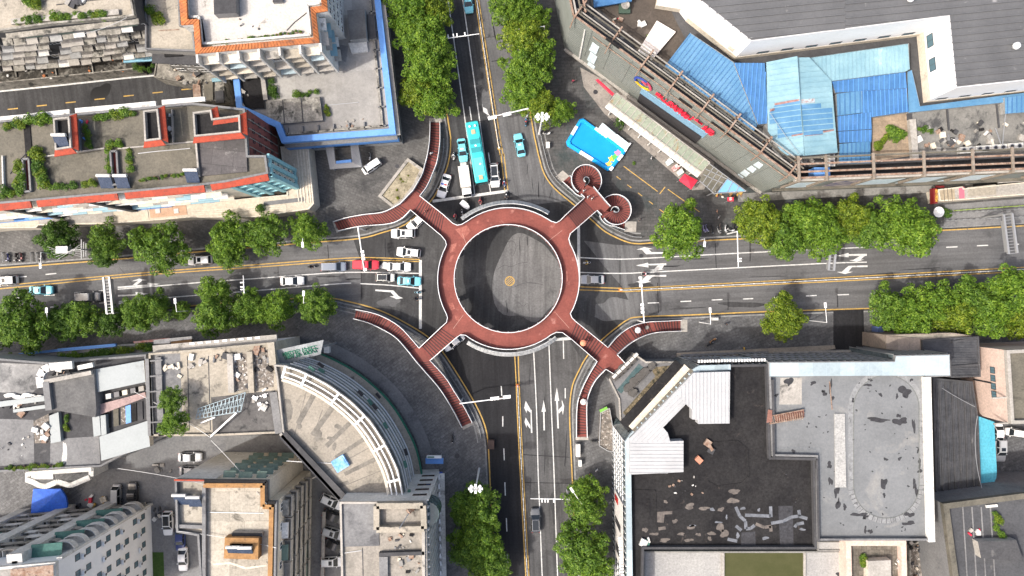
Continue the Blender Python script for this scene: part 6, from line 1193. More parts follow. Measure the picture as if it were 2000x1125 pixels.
fnc = thing('fence', 'red banded fence beside the parked cars behind the curved building', 'fence', P(630,1060)); mb = MB(); mb.bar(P(633,1000, .9), P(626,1250, .9), .5, .9); mb.build('wall', mat('red_fence',(.36, .09, .06),(.3, .2, .17),1.4, rough=.8), fnc)
mb = MB(); mb.bar(P(633,1000,1.4), P(626,1250,1.4), .65, .1); mb.build('coping', conc_lt, fnc)
# ---------------------------------------------------------------- vehicles
def loft(mb, st, m=0):
    """closed body through cross-sections [(x, halfwidth, zbottom, ztop)]"""
    rings = []
    for x, w, zb, zt in st: rings.append([Vector((x, s * a * w, z)) for s, a, z in ((-1, .88, zb),(-1,1, zb + .14),(-1,1, zt - .2),(-1, .955, zt - .06),(-1, .82, zt),(-1, .4, zt + .025),(1, .4, zt + .025),(1, .82, zt),(1, .955, zt - .06),(1,1, zt - .2),(1,1, zb + .14),(1, .88, zb))])
    n = len(rings[0])
    for A, B in zip(rings, rings[1:]):
        for i in range(n): j = (i + 1) % n; mb.face([A[i], B[i], B[j], A[j]], m)
    mb.face(rings[0], m); mb.face(list(reversed(rings[-1])), m)
CARS = {}
def wheelset(t, pos, r, w):
    k = (r, w)
    if k not in CARS:
        a = MB(); a.tube((0,-w / 2,0),(0, w / 2,0), r, n=16); b = MB(); b.tube((0,-w / 2 - .015,0),(0, w / 2 + .015,0), r * .62, n=12); CARS[k] = (a.mesh('tyre', black), b.mesh('rim', steel))
    for x, y in pos: wh = link('wheel', CARS[k][0], t,(x, y, r)); link('rim', CARS[k][1], wh)
def car(name, cat, L, Wd, Ht, belt, cab, hood=.88, trunk=.95, roofrail=False, sunroof=None, bed=False, bar=None, sign=False, stripe=None):
    t = thing(name, None, cat); hw = Wd / 2; rb, rr, fr, fb = cab; h = L / 2
    xs = [-h,-h + .1,-h + .35, rb - .02,(rb + fb) / 2, fb, h - .75, h - .3, h - .08, h]
    def wid(x): u = abs(x) / h; return hw * (1 - .20 * max(0, u - .62) ** 2 / .1444)
    def top(x): return belt if rb <= x <= fb else (trunk if x < rb else hood) - (.13 * max(0,(abs(x) / h - .78) / .22) ** 2 + (.1 if abs(x) > h - .05 else 0))
    mb = MB(); loft(mb,[(x, wid(x), .24 + (.1 if abs(x) > h - .2 else 0), top(x)) for x in xs])
    # cabin: roof, pillars
    bw, rw = hw * .93, hw * .74; q = [(rb, bw, belt - .05),(rr, rw, Ht - .05),(rr + .25, rw, Ht),((rr + fr) / 2, rw * 1.02, Ht + .02),(fr - .2, rw, Ht),(fr, rw, Ht - .05),(fb, bw, belt - .05)]
    for (x0, w0, z0),(x1, w1, z1) in zip(q, q[1:]): mb.face([(x0,-w0, z0),(x1,-w1, z1),(x1, w1, z1),(x0, w0, z0)])
    for s in (-1,1): f = [(x, s * w, z) for x, w, z in q]; mb.face(f if s > 0 else f[::-1])
    link('body', mb.mesh('body', paint, merge=True), t)
    def pane(nm, pts, out):
        c = sum([Vector(p) for p in pts], Vector((0,0,0))) / len(pts); k = MB(); w = [c + (Vector(p) - c) * .9 + Vector(out) for p in pts]
        nn = (w[1] - w[0]).cross(w[2] - w[0]); w = w if nn.dot(Vector(out)) > 0 else w[::-1]; k.face(w); link(nm, k.mesh(nm, glass_dark), t)
    pane('windscreen',[(fb,-bw, belt),(fb, bw, belt),(fr, rw, Ht - .06),(fr,-rw, Ht - .06)],(.02,0, .02)); pane('rear_window',[(rb, bw, belt),(rb,-bw, belt),(rr,-rw, Ht - .06),(rr, rw, Ht - .06)],(-.02,0, .015))
    m_ = (rb + fb) / 2 + .05
    for s in (-1,1):
        pane('side_window',[(m_, s * bw, belt),(fb - .1, s * bw, belt),(fr, s * rw, Ht - .08),(m_, s * rw, Ht - .06)],(0, s * .025, .01)); pane('side_window',[(rb + .15, s * bw, belt),(m_ - .05, s * bw, belt),(m_ - .05, s * rw, Ht - .06),(rr + .05, s * rw, Ht - .08)],(0, s * .025, .01))
        k = MB(); k.box((h - .16, s * hw * .62, hood - .22),(.22, .34, .14), s * -.25); link('headlight', k.mesh('headlight', lamp_clear), t); k = MB(); k.box((-h + .09, s * hw * .66, trunk - .24),(.14, .3, .16), s * .2); link('tail_light', k.mesh('tail_light', lamp_red), t)
        k = MB(); k.box((fb - .25, s * (hw + .07), belt + .04),(.14, .2, .14)); link('wing_mirror', k.mesh('wing_mirror', paint), t)
        if roofrail: k = MB(); k.box(((rr + fr) / 2, s * rw * .93, Ht + .05),((fr - rr) * .85, .05, .05)); link('roof_rail', k.mesh('roof_rail', steel), t)
    if sunroof: k = MB(); a, b, w = sunroof; k.face([(a,-w, Ht + .035),(b,-w, Ht + .035),(b, w, Ht + .035),(a, w, Ht + .035)]); link('sunroof', k.mesh('sunroof', glass_dark), t)
    if bed: k = MB(); k.box(((-h + rb) / 2,0, trunk + .02),(rb + h - .25, Wd * .8, .06)); link('bed_cover', k.mesh('bed_cover', paint), t)
    if bar:
        for s, mm in ((1, lamp_red),(-1, plain('blue_lens',(.03, .1, .5), .3))): k = MB(); k.box((bar, s * .32, Ht + .09),(.28, .5, .14)); link('light_bar', k.mesh('light_bar', mm), t)
    if sign: k = MB(); k.box((-.1,0, Ht + .1),(.28, .6, .14)); link('roof_sign', k.mesh('roof_sign', wall_white), t)
    wheelset(t,[(x, s * (hw - .1)) for x in (-h * .62, h * .64) for s in (-1,1)], .33, .22); return t
protos = {}
def place_car(kind, x, y, hx, hy, color, label, z=.006, group=None):
    p = P(x, y, .9); rz = math.atan2(-hy, hx); loc = (p.x, p.y, z)
    if kind not in protos:
        K = dict(sedan=('car', 'car',4.65,1.82,1.45, .9,(-1.8,-1.05, .3,1.1)), suv=('car', 'car',4.65,1.9,1.68,1.0,(-2.2,-1.9, .35,1.15), .98,1.0, True,(-.5, .15, .42)), suv_black=('car', 'car',4.7,1.9,1.66,1.0,(-2.2,-1.85, .4,1.15), .98,1.0, True,(-1.6, .25, .56)), mpv=('car', 'car',4.95,1.88,1.75,1.02,(-2.35,-2.1, .75,1.5), .98,1.02, True, None),
            hatch=('car', 'car',3.7,1.68,1.52, .95,(-1.75,-1.45, .4,1.05), .9, .95, False,(-1.3, .3, .5)), pickup=('pickup_truck', 'pickup truck',5.2,1.88,1.75,1.02,(-.75,-.6, .65,1.25),1.0,1.0, False, None, True), taxi=('taxi', 'taxi',4.6,1.8,1.47, .9,(-1.8,-1.05, .3,1.1), .88, .95, False, None, False, None, True), police=('police_car', 'police car',4.75,1.84,1.47, .9,(-1.8,-1.05, .3,1.1), .88, .95, False, None, False,-.2), van=('van', 'van',4.0,1.6,1.85,1.05,(-1.95,-1.85,1.1,1.6),1.0,1.05))
        t = car(*K[kind]); protos[kind] = t; t.location = loc; t.rotation_euler = (0,0, rz); t['label'] = label
        if group: t['group'] = group
        t.color = (*color,1)
        for c in kids(t):
            c.color = (*color,1)
            for d in kids(c): d.color = (*color,1)
        return t
    return dup(protos[kind], loc, rz, label, group, None, color)
WH, SV, DG, BK, CY = (.80, .80, .79),(.42, .43, .44),(.10, .105, .115),(.02, .02, .022),(.16, .50, .60)
G1, G2 = 'vehicles on the roads', 'vehicles parked behind the buildings'
for a in [('suv',390,508,-1, .04, WH, 'white car with dark sunroof driving west under the street trees'),('suv',10,548,-1, .06, WH, 'white car cut by the left edge of the picture'),('taxi',79,567,1,-.02, CY, 'light blue taxi near the left edge, ahead of the dark grey car'),
    ('mpv',171,580,1,-.03, DG, 'dark grey car beside the left overhead sign gantry'),('sedan',570,549,1,-.03, WH, 'white saloon alone in the middle lane of the western street'),('mpv',651,521,1,-.02,(.16, .19, .24), 'blue grey people carrier queuing behind the red pickup'),('pickup',714,517,1, .01,(.50, .02, .04), 'bright red pickup truck under the western signal gantry'),
    ('sedan',779,521,1, .02, WH, 'white saloon first at the western stop line, ahead of the red pickup'),('hatch',752,542,1, .02,(.55, .54, .5), 'small grey hatchback with black roof behind a light blue taxi'),('taxi',799,549,1, .03, CY, 'light blue taxi waiting first at the western stop line'),('suv',787,456,-1,0, WH, 'white car with roof rails leaving westward along the kerb, nearest the northwest stairs'),
    ('suv',798,493,-1,-.1, WH, 'white car leaving westward just above the western stop line'),('sedan',815,432,-.75, .66, WH, 'white car half hidden beneath the northwest bridge arm'),('police',867,363,-.3, .95,(.82, .82, .82), 'white police car with red and blue roof lights by the northwest kerb'),('taxi',903,293, .12,1, CY, 'light blue taxi to the left of the turquoise bus'),
    ('suv_black',966,342, .07,1, WH, 'white car with black glass roof right of the turquoise bus'),('taxi',1015,283,-.2,-1, CY, 'light blue taxi driving north alone in the right hand lanes'),('taxi',914,2, .12,1, CY, 'light blue taxi cut by the top edge of the picture'),('sedan',1157,546,-1,0, SV, 'silver saloon waiting just right of the bridge ring'),
    ('sedan',886,668,-.7, .5, WH, 'white car half hidden beneath the southwest bridge arm'),('suv_black',1046,1017,-.03,-1, DG, 'dark grey car driving north on the southern street')]: place_car(*a, group=G1)
place_car('van',726,325,-.83, .55, WH, 'small white van parked in the plaza beside the grey pavilion', .135)
for a in [('sedan',371,893,1,0, SV, 'silver car parked head on to the ochre edged tower, upper of the pair'),('sedan',373,920,1, .02,(.33, .33, .34), 'silver car parked tail to the yard wall, lower of the pair'),('van',228,966,0,-1,(.35, .35, .35), 'black and white small van left of two in the yard above the balcony tower'),('pickup',259,968,0,-1, BK, 'black pickup right of two in the yard above the balcony tower'),
    ('suv_black',328,1022, .03,1, WH, 'white car with long black roof in the alley left of the ochre edged tower'),('sedan',357,1092, .02,1, WH, 'white saloon at the bottom of the alley left of the ochre edged tower'),('sedan',352,1053,0,1,(.02, .04, .16), 'dark blue car tucked between two white cars in the alley'),
    ('suv',648,980, .9, .42, WH, 'white car topmost of the row parked behind the curved building'),('sedan',652,1010, .9, .42, BK, 'black car second from the top of the row behind the curved building'),('suv',651,1041, .95, .3, SV, 'silver car with black roof panel third in the row behind the curved building'),('sedan',655,1067, .9, .42, BK, 'black car fourth in the row behind the curved building, by the lowest white one'),('suv',649,1097,1,-.02, WH, 'white car lowest of the row behind the curved building'),
    ('van',1985,845,-1,-.15, WH, 'white van cut by the right edge below the pink house'),('sedan',1950,850,0,1, WH, 'white car parked right of the turquoise roof'),('suv',1954,878,0,1, SV, 'silver car parked below the white one by the turquoise roof')]: place_car(*a, z=.14, group=G2)
# bus
bus = thing('city_bus', 'long turquoise city bus waiting between a light blue taxi and a white car', 'bus'); bc = (.03, .46, .47)
mb = MB(); loft(mb,[(-5.9,1.1, .45,2.95),(-5.75,1.24, .35,3.02),(-3,1.26, .3,3.04),(3,1.26, .3,3.04),(5.6,1.25, .35,3.02),(5.85,1.15, .45,2.9)]); o = link('body', mb.mesh('body', paint, merge=True), bus, color=bc)
mb = MB(); mb.box((-1.2,0,3.16),(3.0,1.9, .2)); link('air_conditioner', mb.mesh('air_conditioner', paint), bus, color=bc)
for x in (-2.0,-.4):
    mb = MB(); [mb.box((x + .1 * i, s * .6,3.27),(.05, .45, .02)) for i in range(-3,4) for s in (-1,1)]; mb.box((x,0,3.262),(1.0,1.9, .01)); link('grille', mb.mesh('grille', dark_metal if 0 else paint), bus, color=(.02, .25, .27))
mb = MB(); mb.box((2.9,0,3.1),(3.6,1.75, .14)); link('roof_pod', mb.mesh('roof_pod', paint), bus, color=(.10, .58, .60))
for x in (-3.9,4.9): mb = MB(); mb.box((x,0,3.12),(.85, .75, .14)); link('roof_hatch', mb.mesh('roof_hatch', plain('hatch_tan',(.40, .33, .2), .6)), bus)
for x, y in ((-5.0, .5),(-5.0,-.5),(-1.2, .0),(2.4, .3)): mb = MB(); mb.tube((x, y,3.0),(x, y,3.3), .22, n=10); link('vent', mb.mesh('vent', wall_white), bus)
mb = MB(); mb.box((5.8,0,1.9),(.2,2.1,1.3)); link('windscreen', mb.mesh('windscreen', glass_dark), bus); mb = MB(); mb.box((-5.86,0,2.1),(.1,1.8, .9)); link('rear_window', mb.mesh('rear_window', glass_dark), bus)
for s in (-1,1):
    for i in range(6): mb = MB(); mb.box((-4.6 + 1.75 * i, s * 1.255,1.95),(1.55, .03, .95)); link('side_window', mb.mesh('side_window', glass_dark), bus)
    mb = MB(); mb.bar((5.7, s * 1.1,2.8),(6.2, s * 1.4,2.75), .06); mb.box((6.22, s * 1.4,2.5),(.12, .22, .45)); link('mirror', mb.mesh('mirror', dark_metal), bus)
wheelset(bus,[(x, s * 1.1) for x in (-3.2,3.4) for s in (-1,1)], .48, .3); p = P(931,297,3); bus.location = (p.x, p.y, .006); bus.rotation_euler = (0,0, math.atan2(-1, .17))
# box lorry
lo_ = thing('box_truck', 'small white box truck waiting left of the turquoise bus', 'truck'); mb = MB(); mb.box((-.9,0,1.75),(4.1,2.0,2.1)); link('cargo_box', mb.mesh('cargo_box', mat('box_cream',(.62, .59, .54),(.55, .52, .47), .7, rough=.6, coord='obj')), lo_); mb = MB(); [mb.box((-2.9 + .8 * i,0,2.82),(.06,1.98, .03)) for i in range(6)]; link('box_ribs', mb.mesh('box_ribs', wall_white), lo_)
mb = MB(); loft(mb,[(1.25, .88, .4,2.0),(1.5, .9, .35,2.15),(2.4, .9, .35,2.1),(2.85, .85, .4,1.25),(2.95, .8, .45,1.15)]); link('cab', mb.mesh('cab', paint, merge=True), lo_, color=WH); mb = MB(); mb.face([(2.46,-.74,2.08),(2.84,-.72,1.36),(2.84, .72,1.36),(2.46, .74,2.08)]); link('windscreen', mb.mesh('windscreen', glass_dark), lo_,(.025,0, .02)); wheelset(lo_,[(x, s * .85) for x in (-1.9,2.0) for s in (-1,1)], .36, .24)
p = P(909,355,1.8); lo_.location = (p.x, p.y, .006); lo_.rotation_euler = (0,0, math.atan2(-1, .14))
# ---------------------------------------------------------------- people and two-wheelers
def skinned(nm, V, E, rad, paint_fn, mats):
    me = bpy.data.meshes.new(nm); me.from_pydata(V, E,[]); o = bpy.data.objects.new(nm, me); COL.objects.link(o)
    o.modifiers.new('s', 'SKIN'); sv = me.skin_vertices[0].data
    for i, r in enumerate(rad): sv[i].radius = (r, r)
    sv[0].use_root = True
    sub = o.modifiers.new('u', 'SUBSURF'); sub.levels = 1; sub.render_levels = 1
    ev = bpy.data.meshes.new_from_object(o.evaluated_get(bpy.context.evaluated_depsgraph_get())); bpy.data.objects.remove(o); bpy.data.meshes.remove(me)
    ev.name = nm; ev.materials.clear(); [ev.materials.append(m) for m in mats]
    for p in ev.polygons: p.material_index = paint_fn(p.center); p.use_smooth = True
    return ev
def body(seated=False, step=.16):
    V = []; E = []; r = []
    def add(p, rad, par=None): V.append(p); r.append(rad); (E.append((par, len(V) - 1)) if par is not None else None); return len(V) - 1
    z0 = .80 if seated else .93; ly = .06 if seated else 0
    pel = add((0,0, z0), .15); sp = add((0, ly * .5, z0 + .22), .135, pel); ch = add((0, ly, z0 + .42), .16, sp); nk = add((0, ly + .01, z0 + .57), .06, ch); hd = add((0, ly + .03, z0 + .69), .098, nk); add((0, ly + .03, z0 + .79), .085, hd); add((0, ly + .135, z0 + .68), .02, hd)
    for s in (-1,1):
        sh = add((s * .19, ly, z0 + .48), .072, ch)
        if seated: el = add((s * .3, .24, z0 + .26), .05, sh); wr = add((s * .29, .46, z0 + .22), .036, el); pm = add((s * .28, .54, z0 + .22), .04, wr); fd = Vector((-s * .2, .6,-.75)).normalized()
        else: sw = s * .14; el = add((s * .26,-.02 + sw * .6, z0 + .22), .05, sh); wr = add((s * .27, .06 + sw * 1.5, z0 - .02), .036, el); pm = add((s * .27, .09 + sw * 1.7, z0 - .1), .038, wr); fd = Vector((0, .35,-.94)).normalized()
        pv = Vector(V[pm])
        for k,(off, ln) in enumerate(((-.03, .075),(-.01, .085),(.011, .08),(.031, .062))): a = add(tuple(pv + Vector((off * .5, off,0)) + fd * ln * .5), .0105, pm); add(tuple(pv + Vector((off * .5, off,-.01)) + fd * ln), .009, a)
        th = add(tuple(pv + Vector((-s * .035, .03, .0))), .012, pm); add(tuple(pv + Vector((-s * .045, .055,-.02))), .010, th)
        hp = add((s * .1, .01, z0 - .05), .105, pel)
        if seated: kn = add((s * .17, .42, z0 - .12), .075, hp); an = add((s * .17, .40, z0 - .5), .048, kn); add((s * .18, .56, z0 - .54), .045, an)
        else: kn = add((s * .11, .06 + s * step * .5, .5), .072, hp); an = add((s * .11, s * step * 1.3 - .02, .09), .046, kn); add((s * .12, s * step * 1.3 + .14, .045), .044, an)
    def fn(c):
        if c.z > z0 + .55: return 1
        if seated and c.y > .44 and c.z > z0 + .1: return 1
        if not seated and abs(c.x) > .2 and c.z < z0 + .02: return 1
        if c.z < (.1 if not seated else z0 - .47): return 3
        if c.z < z0 + .02: return 2
        return 0
    return skinned('person', V, E, r, fn,[cloth, skin, plain('trousers',(.04, .045, .06), .85), black]), z0, ly
BODY = {}
def person(x, y, z, hx, hy, color, label, seated=False, hat=None, group='people on foot'):
    key = (seated, hat)
    rz = math.atan2(-hy, hx) - math.pi / 2; p = P(x, y, z + .9); loc = (p.x, p.y, z)
    if key in BODY: return dup(BODY[key], loc, rz, label, group, None, color)
    if seated not in BODY: BODY[seated] = body(seated)
    me, z0, ly = BODY[seated]; o = link('person', me, None, loc, rz, None, color); tag(o, label, 'person', group); c = Vector((0, ly + .02, z0 + .76))
    mb = MB(); n = 10
    for j in range(4):
        a0, a1 = j * math.pi / 8,(j + 1) * math.pi / 8; R_ = .145 if hat else .118
        for i in range(n): t0, t1 = 6.2832 * i / n,6.2832 * (i + 1) / n; mb.face([c + Vector((R_ * math.cos(a) * math.cos(t), R_ * math.cos(a) * math.sin(t) , R_ * math.sin(a) * .95)) for a, t in ((a0, t0),(a0, t1),(a1, t1),(a1, t0))])
    link('helmet' if hat else 'hair', mb.mesh('hair', {None: hair_m, 'w': rail_white, 'r': plain('helmet_red',(.45, .05, .06), .3), 'b': plain('helmet_blue',(.3, .55, .68), .3)}[hat]), o, color=color)
    for s in (-1,1): mb = MB(); mb.box((s * .035, ly + .122, z0 + .715),(.022, .012, .012)); link('eye', mb.mesh('eye', hair_m), o, color=color)
    mb = MB(); mb.box((0, ly + .118, z0 + .64),(.05, .012, .012)); link('mouth', mb.mesh('mouth', plain('lip',(.3, .1, .08), .6)), o, color=color)
    BODY[key] = o; return o
def scooter_proto():
    t = thing('motor_scooter', None, 'scooter')
    mb = MB(); loft(mb,[(-.75, .12, .35, .68),(-.6, .17, .3, .74),(-.2, .18, .3, .72),(.05, .14, .28, .5)]); loft(mb,[(.05, .16, .24, .36),(.4, .17, .24, .36)]); mb.bar((.42,0, .35),(.58,0, .98), .34, .1); link('body', mb.mesh('body', paint), t)
    mb = MB(); mb.box((-.3,0, .77),(.75, .27, .09)); link('seat', mb.mesh('seat', black), t)
    mb = MB(); mb.bar((.55,-.34,1.02),(.55, .34,1.02), .05); mb.bar((.68,0, .3),(.55,0,1.02), .07); link('handlebar', mb.mesh('handlebar', dark_metal), t)
    mb = MB(); mb.box((.66,0, .86),(.1, .2, .14)); link('headlight', mb.mesh('headlight', lamp_clear), t)
    wheelset(t,[(-.6,0),(.72,0)], .24, .1); return t
SCO = None
def scooter(x, y, hx, hy, color, label, z=.006, rider=None, group='motor scooters'):
    global SCO
    p = P(x, y, .7); rz = math.atan2(-hy, hx); loc = (p.x, p.y, z)
    if SCO is None:
        SCO = scooter_proto(); s = SCO; s.location = loc; s.rotation_euler = (0,0, rz); tag(s, label, None, group); s.color = (*color,1)
        for c in kids(s):
            c.color = (*color,1)
    else: s = dup(SCO, loc, rz, label, group, None, color)
    if rider:
        rc, hat, rl = rider; d = Vector((hx,-hy)).normalized(); b = p.xy - d * .18
        o = person(0,0,0, hx, hy, rc, rl, True, hat, 'scooter riders'); o.location = (b.x, b.y, z)
    return s
for a in [(886,305,0,1, WH, 'white scooter left of the light blue taxi behind the bus',((.5, .5, .5), 'w', 'scooter rider in pale grey by the northwest kerb')),(889,421,0,1, BK, 'dark scooter in the bridge shadow left of another near the northwest arm',((.55, .12, .12), 'w', 'scooter rider in red top left of another in the bridge shadow')),(903,416, .2,1, WH, 'white scooter beside a dark one in the bridge shadow',((.05, .05, .06), 'w', 'scooter rider in black top on the white scooter in the bridge shadow')),
    (938,393, .05,1,(.4, .1, .1), 'red scooter past the northern stop line',((.45, .12, .12), 'r', 'scooter rider in dark red with pink helmet past the northern stop line')),(989,382, .12,1, BK, 'black scooter at the right end of the northern stop line',((.1, .1, .1), 'w', 'scooter rider in black with white helmet at the right end of the northern stop line')),(985,357, .05,1,(.05, .1, .3), 'blue scooter on the centre line behind the northern stop line',((.45, .06, .08), 'b', 'scooter rider in red on the centre line behind the northern stop line')),
    (1027,238,0,-1,(.08, .3, .5), 'blue scooter heading north by the right kerb',((.1, .07, .08), 'r', 'scooter rider in dark top heading north by the right kerb')),(608,521,1,0, BK, 'black motorbike behind the blue grey people carrier',((.02, .02, .02), None, 'rider in black on the motorbike behind the people carrier')),(817,571,1,0,(.2, .5, .6), 'pale blue scooter across the western stop line',((.55, .6, .62), 'b', 'scooter rider in pale blue across the western stop line')),
    (812,584,1, .05, BK, 'black scooter just behind the pale blue one at the western stop line',((.04, .04, .05), None, 'scooter rider in black behind the pale blue scooter')),(1146,513,-1, .05, WH, 'white scooter right of the bridge ring ahead of the silver saloon',((.70, .48, .05), 'w', 'scooter rider in a yellow top right of the bridge ring')),(1259,535,-1,0, BK, 'dark scooter by the eastern lane arrows under the signal',((.5, .1, .12), 'w', 'scooter rider in red top under the eastern signal'))]: scooter(*a[:6], rider=a[6])
cv = thing('covered_scooter', 'scooter under a white rain canopy past the northern stop line', 'scooter', P(909,402)); mb = MB(); L = [(-1.0, .5,1.5),(-.4, .55,1.75),(.3, .55,1.75),(.9, .35,1.55),(1.05, .1,1.4)]
for (x0, w0, z0_),(x1, w1, z1_) in zip(L, L[1:]): mb.face([(x0,-w0, z0_),(x1,-w1, z1_),(x1, w1, z1_),(x0, w0, z0_)]); [mb.face([(x0, s * w0, z0_),(x1, s * w1, z1_),(x1, s * w1, z1_ - .15),(x0, s * w0, z0_ - .15)]) for s in (-1,1)]
link('canopy', mb.mesh('canopy', rail_white), cv); mb = MB(); mb.box((-.3,0, .6),(.9, .35, .4)); mb.bar((.45,0, .4),(.6,0,1.6), .3, .08); link('body', mb.mesh('body', lamp_red), cv); wheelset(cv,[(-.6,0),(.72,0)], .24, .1); cv.rotation_euler = (0,0, math.atan2(-.75, .85))
cols = [((.36, .33, .55), 'lilac covered scooter first beside the round street tree'),((.42, .40, .62), 'lilac scooter with white helmet box in the row by the eastern kerb'),(BK, 'black scooter with pale blue box in the row by the eastern kerb'),((.45, .46, .46), 'scooter under a grey cover in the row by the eastern kerb'),((.25, .2, .18), 'brown scooter half behind the grey covered one by the eastern kerb'),(WH, 'white scooter standing apart in the row by the eastern kerb'),(WH, 'white scooter under the kerb camera arm'),(BK, 'black scooter nearest the long tree row by the eastern kerb'),(BK, 'black scooter with white mirrors at the end of the eastern kerb row')]
for (x, y, hx, hy),(c, l) in zip(((1376,447, .2,1),(1381,446, .3,1),(1391,449, .1,1),(1404,449, .4,1),(1407,444,-.1,1),(1418,447,0,1),(1428,449, .9, .3),(1433,442, .1,1),(1442,442,-.1,1)), cols): scooter(x, y, hx, hy, c, l, .135, None, 'scooters parked by the eastern kerb')
for (x, y, hx, hy, c, l) in ((14,503, .1,1,(.1, .1, .3), 'dark blue scooter in the bay at the far left of the western street'),(30,502,0,1, BK, 'black scooter in the middle of the bay at the far left'),(40,502, .1,1,(.3, .1, .1), 'dark red scooter in the bay at the far left'),(80,499,0,1, BK, 'black scooter alone under the western street lamp'),(1432,893 - 0,1, .4, BK, 'x'), ):
    if l != 'x': scooter(x, y, hx, hy, c, l, .135, None, 'scooters parked in the western bay')
for (x, y, hx, hy, c, l) in ((722,306, .1,1, WH, 'white scooter parked by the grey pavilion'),(1386,672,1,-.6, BK, 'black motorcycle lying against the steps of the glass mall'),(1393,665,1,-.7,(.3, .15, .05), 'orange and black motorcycle by the steps of the glass mall'),(1162,862,1,0, BK, 'black scooter by the rubble heap'),(1068,260,1,0, WH, 'white scooter by the northeast kerb near the high lamp mast'),(884,857,0,1, BK, 'black scooter on the pavement right of the curved building')): scooter(x, y, hx, hy, c, l, .135, None, 'scooters parked on the pavements')
dz = lambda t: 5 - 4.86 * t
for a in [(888,421,5.9, .8, .6,(.5, .03, .05), 'pedestrian in red walking on the northwest bridge arm near the ring'),(831,412,5.3, .8, .6,(.5, .2, .15), 'pedestrian in brownish pink at the start of the northwest bridge arm'),(1141,372, JZ, .3,1,(.75, .75, .75), 'pedestrian in white nearest the upper spiral stair'),(1149,384, JZ, .5,1,(.8, .8, .8), 'pedestrian in white left of a pair on the northeast landing'),(1157,387, JZ, .5,1,(.8, .75, .72), 'pedestrian in pale pink right of a pair on the northeast landing'),(1148,665,5.6,-.7,-.6,(.6, .15, .15), 'pedestrian in red beside the orange umbrella on the southeast arm'),(1133,774,2.7, .2,-1,(.08, .04, .05), 'pedestrian in dark clothes on the southern stair of the southeast corner'),(843,299,2.9, .1,1,(.8, .8, .8), 'pedestrian in white on the northern stair landing'),
    (1400,413, .13,1, .3,(.5, .28, .2), 'pedestrian in tan top crossing the mall forecourt, upper of two'),(1404,424, .13, .5,1,(.6, .6, .62), 'pedestrian in white and black in the mall forecourt, lower of two'),(1250,428, .13, .2,1,(.1, .1, .12), 'pedestrian in black by the lower spiral stair foot'),(1152,926, .13, .3,1,(.6, .15, .1), 'pedestrian in orange red on the pavement above the southeast trees'),(1165,918, .13, .5,1,(.8, .8, .8), 'pedestrian in white on the pavement above the southeast trees'),(1272,309, .135,1, .5,(.5, .5, .52), 'pedestrian in grey on the tan paving before the mall canopy'),(1120,158, .13,0,1,(.5, .05, .1), 'pedestrian in crimson by the pavement corner near the red awning'),(1453,681, .13,1,0,(.6, .38, .05), 'pedestrian in orange and blue near the glass mall steps'),(1418,633, .13,1,0,(.02, .02, .03), 'pedestrian in black on the pavement by the southeast lamp')]: person(*a)
def umbrella(x, y, z, m, label):
    e = thing('umbrella', label, 'umbrella', P(x, y, z + 1.9) - UP * 1.9,0, 'open umbrellas'); mb = MB(); n = 8
    for i in range(n): a, b = [6.2832 * k / n for k in (i, i + 1)]; mb.face([(0,0,2.25),(.35 * math.cos(a), .35 * math.sin(a),2.16),(.35 * math.cos(b), .35 * math.sin(b),2.16)]); mb.face([(.35 * math.cos(a), .35 * math.sin(a),2.16),(.6 * math.cos(a), .6 * math.sin(a),1.95),(.6 * math.cos(b), .6 * math.sin(b),1.95),(.35 * math.cos(b), .35 * math.sin(b),2.16)])
    link('canopy', mb.mesh('canopy', m), e); mb = MB(); mb.tube((0,0,1.0),(0,0,2.32), .015, n=5); link('shaft', mb.mesh('shaft', steel), e)
    q = e.location; o = person(0,0, z,1, .4,(.4, .4, .45), 'pedestrian beneath the ' + label.split(' umbrella')[0].replace('open ', '') + ' umbrella'); o.location = (q.x - .18, q.y, z)
umbrella(1246,645,2.6, rail_white, 'white umbrella on the eastern stair of the southeast corner'); umbrella(1139.5,785,2.5, mat('cream_cloth',(.72, .7, .66), rough=.8), 'cream umbrella on the southern stair of the southeast corner'); umbrella(1139,670,5.7, mat('salmon_cloth',(.72, .26, .15), rough=.8), 'orange umbrella on the southeast bridge arm')
